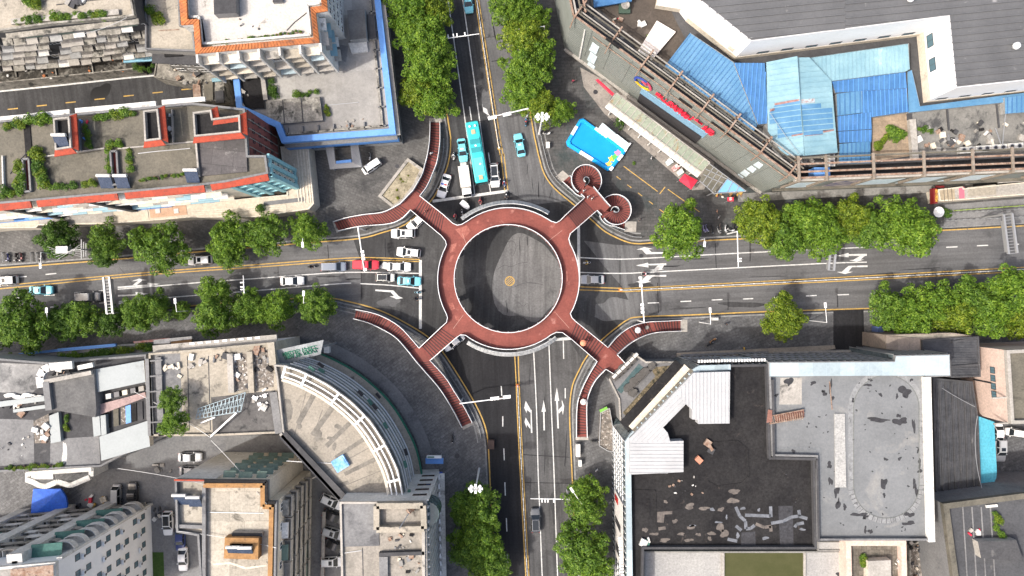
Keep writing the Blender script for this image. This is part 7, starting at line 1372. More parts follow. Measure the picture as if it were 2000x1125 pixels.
# ---------------------------------------------------------------- trees
import numpy as np
leafm = leafmat('leaf',(.024, .060, .009),(.095, .172, .016),(.26, .35, .05))
bark = mat('bark',(.10, .08, .06),(.06, .05, .04),2, rough=.95, coord='obj')
def leaves(nm, clumps, per, size, seed, thin=1.0):
    """leaf-sized faces spread over overlapping clumps; clumps = (x, y, z, r)"""
    rg = np.random.default_rng(seed); Vs = []
    for (x, y, z, r) in clumps:
        n = int(per * (r ** 2)); d = rg.normal(size=(n,3)); d /= np.linalg.norm(d, axis=1)[:, None]; d[:,2] = np.where(d[:,2] < -.35,-d[:,2], d[:,2])
        rad = r * (rg.uniform(.55,1.0, n) ** .5) * (1 + .12 * np.sin(5 * d[:,0] + seed) * np.sin(4 * d[:,1] + x)); c = np.array([x, y, z]) + d * rad[:, None] * np.array([1,1, .8])
        nrm = d * .7 + rg.normal(size=(n,3)) * .45 + np.array([0,0, .35]); nrm /= np.linalg.norm(nrm, axis=1)[:, None]
        u = np.cross(nrm, rg.normal(size=(n,3))); u /= np.linalg.norm(u, axis=1)[:, None]; v = np.cross(nrm, u); s = size * rg.uniform(.65,1.3, n)[:, None]
        Vs.append(np.stack([c - u * s * .9, c - v * s * .45 + nrm * s * .1, c + u * s, c + v * s * .45 + nrm * s * .1],1))
    V = np.concatenate(Vs).reshape(-1,3); n = len(V) // 4; me = bpy.data.meshes.new(nm)
    me.vertices.add(n * 4); me.vertices.foreach_set('co', V.ravel()); me.loops.add(n * 4); me.loops.foreach_set('vertex_index', np.arange(n * 4)); me.polygons.add(n); me.polygons.foreach_set('loop_start', np.arange(0, n * 4,4)); me.materials.append(leafm); me.update(); me.validate(); return me
def tree_proto(seed, Rr=4.4, Ht=9.0, nc=34, lob=1.0, cat='tree'):
    """tapered trunk and limbs, crown of clumps with gaps; radius Rr"""
    rg = random.Random(seed); t = thing('street_tree', None, 'tree'); mb = MB(); z1 = Ht * .42; mb.tube((0,0,-.05),(.1, .05, z1), .26, .19,10); cl = []; main = []
    ph = [rg.uniform(0,6.28) for _ in range(3)]
    for i in range(8):
        a = 6.2832 * i / 8 + rg.uniform(-.3, .3); k = rg.uniform(.72, .95) * (1 + .16 * lob * math.sin(2 * a + ph[0]) + .11 * lob * math.sin(3 * a + ph[1])); tip = Vector((Rr * .72 * k * math.cos(a), Rr * .72 * k * math.sin(a), Ht * rg.uniform(.55, .75))); main.append(tip)
    for i in range(3): a = 2.1 * i + ph[2]; main.append(Vector((Rr * .28 * math.cos(a), Rr * .28 * math.sin(a), Ht * rg.uniform(.82, .93))))
    for tip in main:
        mid = Vector((tip.x * .45, tip.y * .45, z1 + (tip.z - z1) * .55)); mb.tube((.1, .05, z1 - .1), mid, .13, .09,7); mb.tube(mid, tip, .09, .03,6)
        r0 = Rr * rg.uniform(.33, .42); cl.append((*tip, r0))
        for _ in range(int(nc / 8)):
            o = Vector((rg.gauss(0,1), rg.gauss(0,1), rg.gauss(0, .6) + .25)).normalized() * r0 * rg.uniform(.75,1.35); q = tip + o; cl.append((q.x, q.y, max(q.z, Ht * .38), r0 * rg.uniform(.34, .6)))
    link('trunk', mb.mesh('trunk', bark, smooth=True), t); link('crown', leaves('crown', cl,135, .225, seed), t); return t
TP = [tree_proto(s, lob=l, nc=n) for s, l, n in ((11, .9,40),(23,1.2,34),(37, .6,48),(51,1.4,34),(68, .8,44))]
used_ = [False] * len(TP)
def tree(x, y, r, label, k=0, rz=0, tint=(1,1,1), z=.13, group='street trees'):
    s = r / 10 / 4.35; p = P(x, y,6.5 * s + z); loc = (p.x, p.y, z); s = s * (H - 6.5 * s) / H
    if not used_[k]:
        used_[k] = True; t = TP[k]; t.location = loc; t.rotation_euler = (0,0, rz); t.scale = (s,) * 3; tag(t, label, None, group)
        for c in kids(t): c.color = (*tint,1)
        return t
    return dup(TP[k], loc, rz, label, group, None, tint, s)
LIT, MID, DRK, YEL = (1.05,1.12, .9),(.92,1, .95),(.58, .72, .75),(1.25,1.08, .75)
for i, a in enumerate([(800,8,52, 'tree at the top edge in the western row of the northern street'),(842,22,44, 'tree beside the top edge, closer to the lanes in the western row'),(822,70,50, 'broad tree beside the blue roof band, second down the northwest row'),(848,105,44, 'tree under which the first camera arm of the northern street hides'),(838,140,48, 'full tree in the middle of the western row of the northern street'),(818,180,40, 'low tree bulging toward the blue rimmed store'),(848,195,42, 'lowest tree of the northwest row, above the northern stair'),
    (1000,12,46, 'tree at the top edge in the eastern row of the northern street'),(1035,30,38, 'tree near the mall side at the top of the eastern row'),(1022,70,46, 'tree with a lamp poking out in the eastern row'),(1045,105,42, 'tree third down the eastern row beside the mall pavement'),(1030,135,48, 'broad tree in the middle of the eastern row'),(1020,178,40, 'tree leaning over the lanes low in the eastern row'),(1055,205,36, 'small tree behind the white mast lamps'),(1096,218,28, 'small round tree nearest the inflatable pool')]): tree(*a, k=i % 5, rz=i * 1.9, tint=[LIT, YEL, LIT,(1,1.05, .9)][i % 4], group='trees along the northern street')
for i, a in enumerate([(113,468,38, 'ragged dark tree over the parking bay on the western street'),(205,470,36, 'tree beside the rooftop cables on the western street'),(200,500,26, 'low tree beneath the utility pole on the western street'),(312,480,50, 'broad dark tree with a lamp arm on the western street'),(447,460,44, 'tall tree right of the white westbound car'),(445,496,32, 'tree hanging over the yellow centre line'),(523,455,42, 'tree between two others on the northern side of the western street'),(600,450,37, 'bright round tree nearest the northwest stairs'),
    (45,632,54, 'largest dark tree at the left edge below the western street'),(0,640,40, 'tree cut by the left edge below the western street'),(122,630,36, 'tree right of the left edge tree with a lamp between'),(160,622,38, 'yellowish tree below the dark grey car'),(218,626,30, 'small tree below the left sign gantry'),(270,612,36, 'tree right of the small one by the sign gantry'),(306,602,32, 'tree touching the lane line below the arrows'),(353,606,19, 'little tree behind the lamp on the southern side of the western street'),(420,575,36, 'tree reaching up toward the camera arm on the western street'),(422,618,44, 'tall tree in the middle of the southwestern row'),(486,602,36, 'tree left of the last pair in the southwestern row'),(540,602,40, 'tree right of the last pair in the southwestern row'),(618,596,37, 'single tree nearest the southwest stairs')]): tree(*a, k=(i + 2) % 5, rz=i * 2.3, tint=[DRK, MID, DRK, MID, MID][i % 5] if i < 4 or 8 <= i < 14 else [MID, LIT, MID][i % 3], group='trees along the western street')
for i, a in enumerate([(1328,452,56, 'single round tree nearest the lower spiral stair'),(1485,432,46, 'first tree of the long row right of the parked scooters'),(1532,465,46, 'tree second in the long row, bulging over the lanes'),(1570,428,46, 'tree third in the long row, close to the mall'),(1612,455,46, 'tree in the middle of the long eastern row'),(1665,428,42, 'tree near the mall wall in the eastern row'),(1700,445,42, 'tree over the eastern sign gantry'),(1755,425,44, 'tree near the dark red shop sign'),(1782,455,52, 'last tree of the long row, over the dashed lane'),
    (1533,620,41, 'single yellowish tree on the southeastern pavement'),(1735,602,42, 'first tree of the southeastern row, above the yellow kiosk'),(1780,615,46, 'tree second in the southeastern row'),(1825,590,44, 'tree third in the southeastern row, reaching over the road'),(1862,615,44, 'tree in the middle of the southeastern row'),(1900,590,44, 'tree fifth in the southeastern row'),(1938,612,48, 'tree before the last in the southeastern row'),(1985,570,50, 'tree cut by the right edge reaching over the road'),(1992,625,44, 'tree in the lower right end of the southeastern row')]): tree(*a, k=(i + 1) % 5, rz=i * 1.3 + .4, tint=[LIT, YEL, MID, LIT][i % 4] if i != 9 else YEL, group='trees along the eastern street')
for i, a in enumerate([(932,985,48, 'tree with mast lamps above it on the southern street'),(908,1000,30, 'tree side crown by the office wing on the southern street'),(938,1050,46, 'tree second on the left of the southern street'),(915,1080,40, 'tree near the office wing at the bottom edge'),(955,1105,42, 'tree on the bottom edge over the dark lanes'),(1145,960,34, 'small tree upper one right of the southern street'),(1140,990,42, 'tree right of the camera arm of the southern street'),(1138,1075,52, 'broad tree at the bottom right of the southern street'),(1160,1110,40, 'tree beside the glass mall at the bottom edge')]): tree(*a, k=(i + 3) % 5, rz=i * 2.7, tint=[MID, MID, LIT][i % 3], group='trees along the southern street')
tree(335,781,22, 'small round tree growing on the wing roof, upper of two',2, .5, MID,14.4, 'roof trees'); tree(338,825,24, 'small spreading tree growing on the wing roof, lower of two',0,1.5, LIT,14.4, 'roof trees')
for k, t in enumerate(TP):
    if not used_[k]: raise SystemExit('unused tree')
# shrubs and roof plants
SP = []
for s in range(3):
    rg = random.Random(90 + s); me = leaves('foliage',[(rg.uniform(-.5, .5), rg.uniform(-.5, .5), rg.uniform(.3, .7), rg.uniform(.35, .6)) for _ in range(6)],320, .13,90 + s); SP.append(me)
potm = {}
def shrub(x, y, z, r, label, tint=MID, group='roof garden shrubs', pot=False, name='shrub', cat='plant'):
    p = P(x, y, z + .4); rz = random.uniform(0,6.28)
    if not pot: return tag(link(name, random.choice(SP), None,(p.x, p.y, z), rz,(r, r, r * .9), tint), label, cat, group)
    o = thing('potted_plant', label, 'plant',(p.x, p.y, z), rz, group)
    if 'p' not in potm: mb = MB(); mb.tube((0,0,0),(0,0, .35), .2, .28,12); potm['p'] = mb.mesh('pot', mat('clay',(.24, .12, .07),(.2, .18, .16),2, rough=.9))
    link('pot', potm['p'], o); link('foliage', random.choice(SP), o,(0,0, .25),0,(r * .7,) * 3, tint); return o
zb = b1.zr
def row(a, b, n, z, r, label, group, jit=3, tint=(MID, LIT, DRK, YEL), pot=0):
    for i in range(n):
        t = (i + .5) / n; shrub(a[0] + (b[0] - a[0]) * t + random.uniform(-jit, jit), a[1] + (b[1] - a[1]) * t + random.uniform(-jit, jit), z, r * random.uniform(.7,1.3), label, random.choice(tint), group, random.random() < pot)
row((185,232),(268,219),12, zb, .95, 'shrub in the hedge along the back parapet between two red stair towers', 'hedge between the red stair towers')
row((168,245),(175,292),7, zb, .7, 'potted shrub beside the left red stair tower', 'shrubs beside the left stair tower')
row((62,240),(100,230),6, zb,1.1, 'shrub on the roof left of the left red stair tower', 'shrubs left of the stair towers',5)
row((8,248),(48,240),5, zb, .9, 'shrub along the back parapet at the far left', 'shrubs at the far left parapet',4)
row((75,290),(82,365),12, zb,1.15, 'shrub in the thicket right of the left red light well', 'thicket by the left light well',6); row((35,310),(40,375),7, zb,1.0, 'shrub left of the left red light well', 'shrubs left of the light well',6); row((0,380),(40,372),5, zb,1.0, 'shrub on the front corner at the far left', 'shrubs at the far left front',4)
row((95,364),(190,358),11, zb, .85, 'shrub along the front parapet between the light wells', 'front parapet shrubs'); row((208,295),(213,340),6, zb, .75, 'shrub left of the right red light well', 'shrubs left of the right light well',2); row((250,292),(254,335),7, zb, .7, 'shrub right of the right red light well', 'shrubs right of the right light well',2); row((210,285),(240,282),5, zb, .8, 'shrub above the right red light well', 'shrubs above the right light well',2)
row((270,352),(372,340),12, zb, .6, 'potted plant along the front parapet left of the lead panelled roof', 'front parapet pots',2, pot=.8)
row((30,40),(205,28),20, b3.zr, .85, 'shrub in the parapet planter of the mouldy apartment row', 'planter shrubs of the mouldy row',3); row((50,-2),(78,8),4, b3.zr,1.2, 'shrub on the pale roof at the top left', 'shrubs at the top left',6)
row((298,20),(312,48),5, b4.zr,1.1, 'shrub on the bare stained roof beside the orange eaves', 'shrubs on the bare stained roof',5); row((262,132),(300,134),6,4.1, .8, 'bush beneath the pale blue awning of the back street', 'bushes below the pale blue awning',5)
row((408,86),(590,61),24, b5.zr, .42, 'little potted plant along the parapet of the orange eaved tower', 'pots on the orange eaved tower',1, pot=.5)
row((570,186),(620,182),6, b6.zr, .75, 'weeds growing on the roof of the blue rimmed store', 'weeds on the store roof',3); row((528,160),(540,190),5, b6.zr, .9, 'dark bush beside the white roof panel of the store', 'bushes by the white roof panel',4,(DRK,)); row((637,205),(642,228),4, b6.zr, .6, 'yellowing weeds beside the raised roof slab of the store', 'weeds by the raised slab',3,(YEL,))
row((112,700),(300,676),22,4.1, .95, 'shrub in the hedge behind the blue awning on the southwest pavement', 'hedge behind the blue awning',3); row((-5,706),(30,702),5,4.1,1.0, 'shrub at the left edge below the street trees', 'shrubs at the left edge',5)
row((5,916),(125,909),14, d4.zr, .6, 'potted plant along the parapet above the white gateway', 'parapet pots above the gateway',2, pot=.5); row((126,810),(130,840),5, d4.zr, .6, 'plant beside the pipe duct on the grey terrace', 'plants by the pipe duct',2)
row((1735,255),(1758,268),5, ZR,1.2, 'bush on the tan paved terrace', 'bushes on the tan terrace',6,(MID, LIT)); row((1710,292),(1730,268),5, ZR, .8, 'yellowing bush along the curved terrace edge', 'yellow bushes on the tan terrace',3,(YEL,)); row((1797,247),(1822,256),4, ZR, .7, 'plant in a roof box on the wet terrace', 'plants on the wet terrace',4)
row((1262,70),(1266,85),3, ZR, .6, 'weed tuft beside the white roof slab', 'weeds by the white slab',3); row((1680,1085),(1690,1110),5, c5.zr, .9, 'weeds on the cluttered pink walled terrace', 'weeds on the pink block',4,(YEL, MID)); row((1948,1000),(1955,1045),7, cA.zr, .8, 'shrub along the roof ridge of the dark corner roof', 'shrubs on the dark corner roof',4)
row((1660,1105),(1664,1118),0,0,1, '', '')
shrub(505,410,4.4,1.35, 'round dark clipped bush on the edge of the cream shop roof', DRK, None); shrub(1212,240, .13,1.5, 'dark palm like plant beside the climbing net', DRK, None); shrub(1240,318, .13, .01 + .5, 'small pot plant on the tan paving', MID, None)
row((1838,408),(1858,420),5, .13,1.0, 'dark green bush behind the white round sunshade', 'bushes by the round sunshade',3,(DRK,))
row((800,340),(765,385),5, .9, .35, 'dry weeds in the walled plaza planter', 'weeds in the plaza planter',9,((1.6,1.1, .9),))
# ---------------------------------------------------------------- street furniture
def mast_arm(name, label, cat, base, tip, z, heads=(), group=None, r=.12, plate=None):
    a, b = P(*base, z), P(*tip, z); e = thing(name, label, cat,(a.x, a.y, .1),0, group); mb = MB(); mb.tube((a.x, a.y, .1),(a.x, a.y, z + .1), r * 1.4, r,10); mb.build('pole', white_metal, e)
    mb = MB(); mb.tube(a, b, r * 1.1, r * .7,8); mb.build('arm', white_metal, e); u = (b - a).normalized(); sd = Vector((-u.y, u.x,0)); rz = math.atan2(u.y, u.x)
    for t, kind in heads:
        p = a.lerp(b, t)
        if kind == 's':
            mb = MB(); mb.box((p.x, p.y, z - .45),(.42, .32,1.15), rz); mb.box((p + sd * .2).to_tuple()[:2] + (z - .02,),(.5, .5, .08), rz); h = mb.build('signal_head', white_metal, e)
            for k, c in enumerate((lamp_red, plain('amber_lens',(.5, .3, .02), .3), plain('green_lens',(.03, .35, .2), .3))): q = p + sd * .18; mb = MB(); mb.tube((q.x, q.y, z - .1 - .34 * k),(q.x + sd.x * .12, q.y + sd.y * .12, z - .1 - .34 * k), .13, n=8); mb.build('lens', c, h)
        elif kind == 'c': mb = MB(); mb.box(p + sd * .3 - UP * .1,(.22, .75, .22), rz); mb.build('camera', white_metal, e)
        elif kind == 'b': mb = MB(); mb.box(p - UP * .3,(.9, .25, .7), rz); mb.build('countdown_box', rust, e)
    return e
tl = 'traffic signals on arms over the junction'
mast_arm('traffic_signal', 'signal arm with six lights reaching over the northern lanes', 'traffic light',(1031,212),(953,230),6.3,[(.46, 's'),(.53, 's'),(.60, 's'),(.72, 'b'),(.82, 's'),(.9, 's'),(.97, 's')], tl)
mast_arm('traffic_signal', 'signal arm reaching over the western queue by the red pickup', 'traffic light',(699,444),(712,531),6.3,[(.55, 's'),(.63, 's'),(.71, 's'),(.82, 'b'),(.95, 's')], tl)
mast_arm('traffic_signal', 'signal arm with six lights over the dark lanes of the southern street', 'traffic light',(899,788),(997,776),6.3,[(.63, 's'),(.69, 's'),(.75, 's'),(.83, 'b'),(.88, 's'),(.93, 's'),(.98, 's')], tl)
mast_arm('traffic_signal', 'signal arm across the eastern street left of the dashes', 'traffic light',(1258,629),(1252,540),6.3,[(.22, 's'),(.3, 's'),(.38, 's'),(.8, 's'),(.88, 's'),(.97, 's')], tl)
ca = 'camera arms over the streets'
mast_arm('camera_arm', 'camera arm coming out of the tree over the northern lanes', 'camera arm',(850,78),(936,66),6.2,[(.3, 'c'),(.42, 'c'),(.5, 'c'),(.68, 'c')], ca, .1); mast_arm('camera_arm', 'short camera arm over the western street beside the tall tree', 'camera arm',(477,572),(475,538),6.2,[(.2, 'c'),(.35, 'c'),(.6, 'c')], ca, .1)
mast_arm('camera_arm', 'camera arm over the eastern lanes beside the parked scooters', 'camera arm',(1440,452),(1442,523),6.2,[(.75, 'c'),(.82, 'c')], ca, .1); mast_arm('camera_arm', 'camera arm over the southern lanes ahead of the dark grey car', 'camera arm',(1112,975),(1036,974),6.2,[(.4, 'c'),(.55, 'c'),(.62, 'c'),(.7, 'c')], ca, .1)
def gantry(label, a, b, z, w):
    A, B = P(*a, z), P(*b, z); e = thing('sign_gantry', label, 'sign gantry',(A.x, A.y, .1),0, 'overhead sign gantries'); u = (B - A).normalized(); sd = Vector((-u.y, u.x,0)) * w / 2
    for s in (-1,1):
        mb = MB(); mb.bar(A + sd * s, B + sd * s, .35, .4); mb.build('beam', steel, e); mb = MB(); mb.tube(((A + sd * s).x,(A + sd * s).y, .1), A + sd * s, .18, n=8); mb.build('post', steel, e)
    n = int((B - A).length / .55)
    for i in range(n + 1): q = A.lerp(B, i / n); mb = MB(); mb.bar(q - sd, q + sd, .08, .12); mb.build('rung', steel, e)
    mb = MB(); q = A.lerp(B, .55) - UP * .9 - sd * 1.25; mb.bar(A.lerp(B, .15) - UP * 1.5, A.lerp(B, .95) - UP * 1.5, .12,1.1); mb.build('sign_board', steel, e)
gantry('ladder like sign gantry over the left lanes near the dark grey car',(215,612),(208,541),6.4,1.1); gantry('sign gantry sticking out of the long eastern tree row',(1628,478),(1623,528),6.4,1.0); gantry('broad sign gantry near the right edge over the eastern street',(1968,418),(1978,495),6.4,1.6)
def lamp(label, base, head, z=8.2):
    a = P(*base, .1); b = P(*head, z); e = thing('street_lamp', label, 'street lamp',(a.x, a.y, .1),0, 'street lamps'); mb = MB(); mb.tube((a.x, a.y, .1),(a.x, a.y, z - .3), .1, .07,8); mb.build('pole', white_metal, e); t = Vector((a.x, a.y, z - .3)); mb = MB(); mb.tube(t, b, .06, .05,6); mb.build('arm', white_metal, e)
    mb = MB(); rz = math.atan2(b.y - t.y, b.x - t.x); mb.box(b,(1.0, .42, .16), rz); h = mb.build('lamp_head', white_metal, e); mb = MB(); mb.box(b + UP * .09,(.55, .2, .02), rz); mb.build('cover', steel, h)
for a in [('street lamp on the southeastern pavement nearest the eastern stair',(1366,629),(1387,606)),('street lamp with crossbar left of the yellow kiosk',(1580,626),(1612,596)),('street lamp between the two largest trees at the left',(144,622),(91,606)),('street lamp above the little tree on the western street',(382,606),(342,588)),('street lamp whose arm crosses the broad dark tree',(372,490),(333,476)),('street lamp by the scooter bay at the left edge',(132,497),(79,519)),('street lamp hidden under the bright round tree',(614,472),(591,478)),('street lamp beside the single tree by the southwest stairs',(616,590),(593,573)),('street lamp at the right edge of the round eastern tree',(1355,472),(1376,477)),('street lamp among the eastern row of the northern street',(1060,80),(1010,58)),('street lamp in the tree at the right of the southern street',(1128,960),(1117,957))]: lamp(*a)
for lab, base, top in (('tall mast with a cluster of white floodlights by the northeast corner',(1053,262),(1057,228)),('tall mast with a cluster of white floodlights on the southern pavement',(936,915),(925,942))):
    z = 14; a = P(*base, .1); e = thing('floodlight_mast', lab, 'street lamp',(a.x, a.y, .1),0, 'floodlight masts'); b = Vector((a.x, a.y, z)); mb = MB(); mb.tube(a, b, .22, .1,10); mb.build('pole', white_metal, e)
    for i in range(8): t = 6.2832 * i / 8; q = b + Vector((1.0 * math.cos(t), .55 * math.sin(t),0)); mb = MB(); mb.bar(b, q, .06); mb.box(q,(.55, .42, .25), t); mb.build('floodlight', white_metal, e)
def barrier(label, pts, z0=.012, hh=.8, m=None, name='guard_rail', cat='barrier', sp=2.0, post=None):
    L = [Vector((*P(*p).xy,0)) for p in pts]; L = smoothline(L,4) if len(L) > 2 else L; e = thing(name, label, cat,(L[0].x, L[0].y, z0)); m = m or white_metal; 
    for z in (z0 + .25, z0 + hh): mb = MB(); [mb.bar(a + UP * z, b + UP * z, .07 if z > .5 else .05, .08) for a, b in zip(L, L[1:])]; mb.build('rail', m, e)
    d = 0
    for a, b in zip(L, L[1:]):
        while d < (b - a).length: q = a.lerp(b, d / (b - a).length); mb = MB(); mb.box((q.x, q.y, z0 + hh / 2),(.14, .14, hh)); mb.build('post', post or m, e); d += sp
        d -= (b - a).length
barrier('white median barrier along the centre of the eastern street',[(1214,566),(1255,565),(1599,547.5),(2000,526)]); barrier('white median barrier along the centre of the northern street',[(974,288),(970,262),(931,0)]); barrier('white median barrier along the centre of the southern street',[(1011,754),(1013,800),(1019,922),(1030,1125)])
for i,(x, y, l) in enumerate(((1212,566, 'orange and white bollard at the inner end of the eastern median'),(975,290, 'yellow ringed bollard at the inner end of the northern median'),(1011,753, 'orange bollard at the inner end of the southern median'))):
    o = thing('bollard', l, 'bollard', P(x, y, .01),0, 'median end bollards'); mb = MB(); mb.tube((0,0,0),(0,0, .15), .36, .32,14); link('base', mb.mesh('base',[plain('orange',(.7, .18, .03), .6), yellow_paint, plain('orange',(.7, .18, .03), .6)][i]), o); mb = MB(); mb.tube((0,0, .15),(0,0, .9), .16, .13,12); link('post', mb.mesh('post', white_metal), o)
gr = mat('worn_rail',(.26, .27, .275),(.18, .185, .19),1, rough=.6)
for lab, k, i0, i1, off in (('pedestrian railing curving along the northwest kerb below the stairs', 'northwest',12,42, .5),('pedestrian railing curving along the northeast kerb below the spiral stairs', 'northeast',9,46, .5),('pedestrian railing curving along the southeast kerb inside the stairs', 'southeast',20,46, .5),('pedestrian railing curving along the southwest kerb inside the stairs', 'southwest',14,58, .5)):
    L = KERB[k][i0:i1]; L = offline(L, off * (-1 if k in ('northwest', 'southwest') else 1)); L = [(p.x * 10 + 1000,562.5 - p.y * 10) for p in L[::2]]; barrier(lab, L, .13,1.0, gr, 'pedestrian_railing', 'railing',1.6)
    L2 = offline(KERB[k][i0:i1],1.3 * (-1 if k in ('northwest', 'southwest') else 1)); mb = MB(); mb.strip([(*p, .15) for p in offline(L2, .12)],[(*p, .15) for p in offline(L2,-.12)]); tag(mb.build('kerb', kerb_m), kind='structure')
# works fence and bay at the far right of the eastern street
barrier('grey works barrier along the right edge above the dashed lane',[(1848,418),(2000,408)], .13,1.3, gr, 'works_barrier', 'barrier',1.2); barrier('second grey works barrier nearer the kerb at the right edge',[(1838,432),(2000,424)], .13,1.1, gr, 'works_barrier', 'barrier',1.2); barrier('green topped works barrier between two grey ones at the right edge',[(1862,412),(2000,402)], .13, .9, plain('barrier_green',(.25, .36, .05), .6), 'works_barrier', 'barrier',1.2)
sheet('pavement',[(1845,400),(2000,388),(2200,375),(2200,418),(2000,436),(1842,444)], .144, conc_grey)
for i in range(9): barrier('white marked bay rail at the left end of the western street' if i else 'white bay rail at the left edge by the scooters',[(8 + 11 * i,494),(10 + 11 * i,513)], .13, .5, gr, 'bay_rail', 'railing',3) if i in (0,1,5,6,7) else None
for o in [o for o in bpy.data.objects if o.name.startswith('bay_rail')]: o['group'] = 'rails of the scooter bay'; o['label'] = 'short grey rail between scooter bays at the left end of the western street'
def boxy(name, label, cat, x, y, z, d, m, rz=0, lid=None, group=None, legs=True):
    p = P(x, y, z + d[2]); e = thing(name, label, cat,(p.x, p.y, z), rz, group); mb = MB(); mb.box((0,0, d[2] / 2 + .06), d); bm_ = link('body', mb.mesh('body', m), e); mb = MB(); mb.box((0,0, d[2] + .1),(d[0] * 1.05, d[1] * 1.05, .08)); link('lid', mb.mesh('lid', lid or m), e)
    mb = MB(); mb.box((0,0, .03),(d[0] * .9, d[1] * .9, .06)); link('base', mb.mesh('base', dark_metal), e); return e
boxy('utility_cabinet', 'long cream cabinet on the pavement below the southern stair', 'cabinet',1129,880, .13,(.8,2.3,1.2), wall_white); boxy('utility_cabinet', 'short cream cabinet under the long one on the southern pavement', 'cabinet',1133,905, .13,(.6,1.2,1.1), wall_white); boxy('utility_cabinet', 'white cabinet by the railing south of the eastern stair', 'cabinet',1397,623, .13,(1.1, .5,1.0), wall_white); boxy('utility_cabinet', 'grey cabinet beside the northeast railing', 'cabinet',1070,283, .13,(.7,1.1,1.0), wall_white)
boxy('utility_cabinet', 'white box on the corner of the slogan board block', 'cabinet',638,683,3.2,(.9,1.2,1.3), wall_white); boxy('bin', 'rust brown bin on the southwest kerb', 'bin',959,868, .02,(1.2,1.7, .9), mat('brown_box',(.07, .045, .04),(.05, .035, .03),2, rough=.7)); boxy('vending_kiosk', 'yellow kiosk in front of the tan corner block', 'kiosk',1707,668, .13,(1.6,1.3,1.9), plain('kiosk_yellow',(.62, .48, .06), .5)); boxy('solar_panel_box', 'blue panelled box left of the tan corner block roof', 'solar panel',1720,645, .13,(1.1,1.3,2.4), plain('panel_blue',(.08, .12, .25), .3))
for i,(x, y, l) in enumerate(((1248,222, 'pale blue stall table under the mall canopy edge, upper one'),(1308,316, 'pale blue stall table under the mall canopy edge, lower one'),(1320,327, 'white and red stall box by the red tent'),(1329,336, 'white framed stall box touching the red tent'))): boxy('stall_box', l, 'stall', x, y, .14,(1.1, .9, .9),[MATS['counter'], MATS['counter'], mat('red_white',(.6, .1, .1),(.7, .68, .66),2, rough=.6), wall_white][i], .6, None, 'stalls by the mall canopy')
ss = thing('sunshade', 'round white sunshade at the end of the long eastern tree row', 'sunshade', P(1834,414,2.5) - UP * 2.37); mb = MB(); [mb.face([(0,0,2.7),(1.05 * math.cos(6.2832 * i / 12),1.05 * math.sin(6.2832 * i / 12),2.35),(1.05 * math.cos(6.2832 * (i + 1) / 12),1.05 * math.sin(6.2832 * (i + 1) / 12),2.35)]) for i in range(12)]; link('canopy', mb.mesh('canopy', rail_white), ss); mb = MB(); mb.tube((0,0,0),(0,0,2.7), .04, n=6); link('pole', mb.mesh('pole', steel), ss)
# utility pole with cables in the western trees
up_ = thing('utility_pole', 'utility pole with crossarms and cables among the western street trees', 'utility pole', P(205,490)); a = P(215,492); mb = MB(); mb.tube((a.x, a.y, .1),(a.x, a.y,9.5), .16, .1,8); mb.build('pole', conc, up_)
for i,(z, w) in enumerate(((9.2,1.8),(8.5,1.4),(7.8,1.2))): mb = MB(); mb.bar((a.x, a.y - w, z),(a.x, a.y + w, z), .1); mb.build('crossarm', steel, up_); 
for i in range(6): q = P(92 + 4 * i,482 + 5 * i,8.6); mb = MB(); mb.bar(q,(a.x, a.y - 1.4 + .5 * i,8.9), .035); mb.build('cable', steel, up_)
tb = P(150,487,6); mb = MB(); mb.box((a.x - 4.5, a.y,7.2),(2.2,1.3,1.2)); mb.build('transformer', steel, up_); mb = MB(); mb.bar((a.x - 3.4, a.y,7.2),(a.x, a.y,7.2), .15); mb.build('bracket', steel, up_)
def cable(label, a, za, b, zb, r=.035, sag=.6):
    A, B = P(*a, za), P(*b, zb); pts = [A.lerp(B, t / 10) - UP * sag * 4 * (t / 10) * (1 - t / 10) for t in range(11)]; mb = MB(); [mb.bar(p, q, r * 2) for p, q in zip(pts, pts[1:])]; tag(mb.build('cable', steel), label, 'cable', 'cables over the roofs')
cable('cable from the pink walled gap to the junk roof of the wing',(262,765),15.2,(412,855),15.2); cable('cable from the dark yard corner to the ochre edged tower',(412,860),15.2,(521,985),20.4); cable('cable from the workshop edge to the ochre edged tower',(230,915),13.2,(400,946),20.3); cable('cable crossing the grey terrace to the white gateway',(0,873),13.2,(48,925),5.5); cable('cable along the ochre edged tower roof',(345,1037),20.2,(540,1070),20.2); cable('cable across the mouldy apartment row roof edge',(155,68),21.2,(248,34),22.2); cable('thin cable over the dark tiled roof',(1840,758),9,(1905,795),9); cable('pale cable sagging beside the turquoise roof',(1909,812),9,(1918,955),9, .05,1.2)
cable('white hose over the wet terrace at right',(1965,215),14,(1958,285),14, .06, .1); cable('white pipe across the wet terrace',(1944,250),13.6,(1955,282),13.6, .07, .0); cable('thin cable across the pale cyan roofs',(1504,220),16.4,(1560,300),16.6, .03, .2)
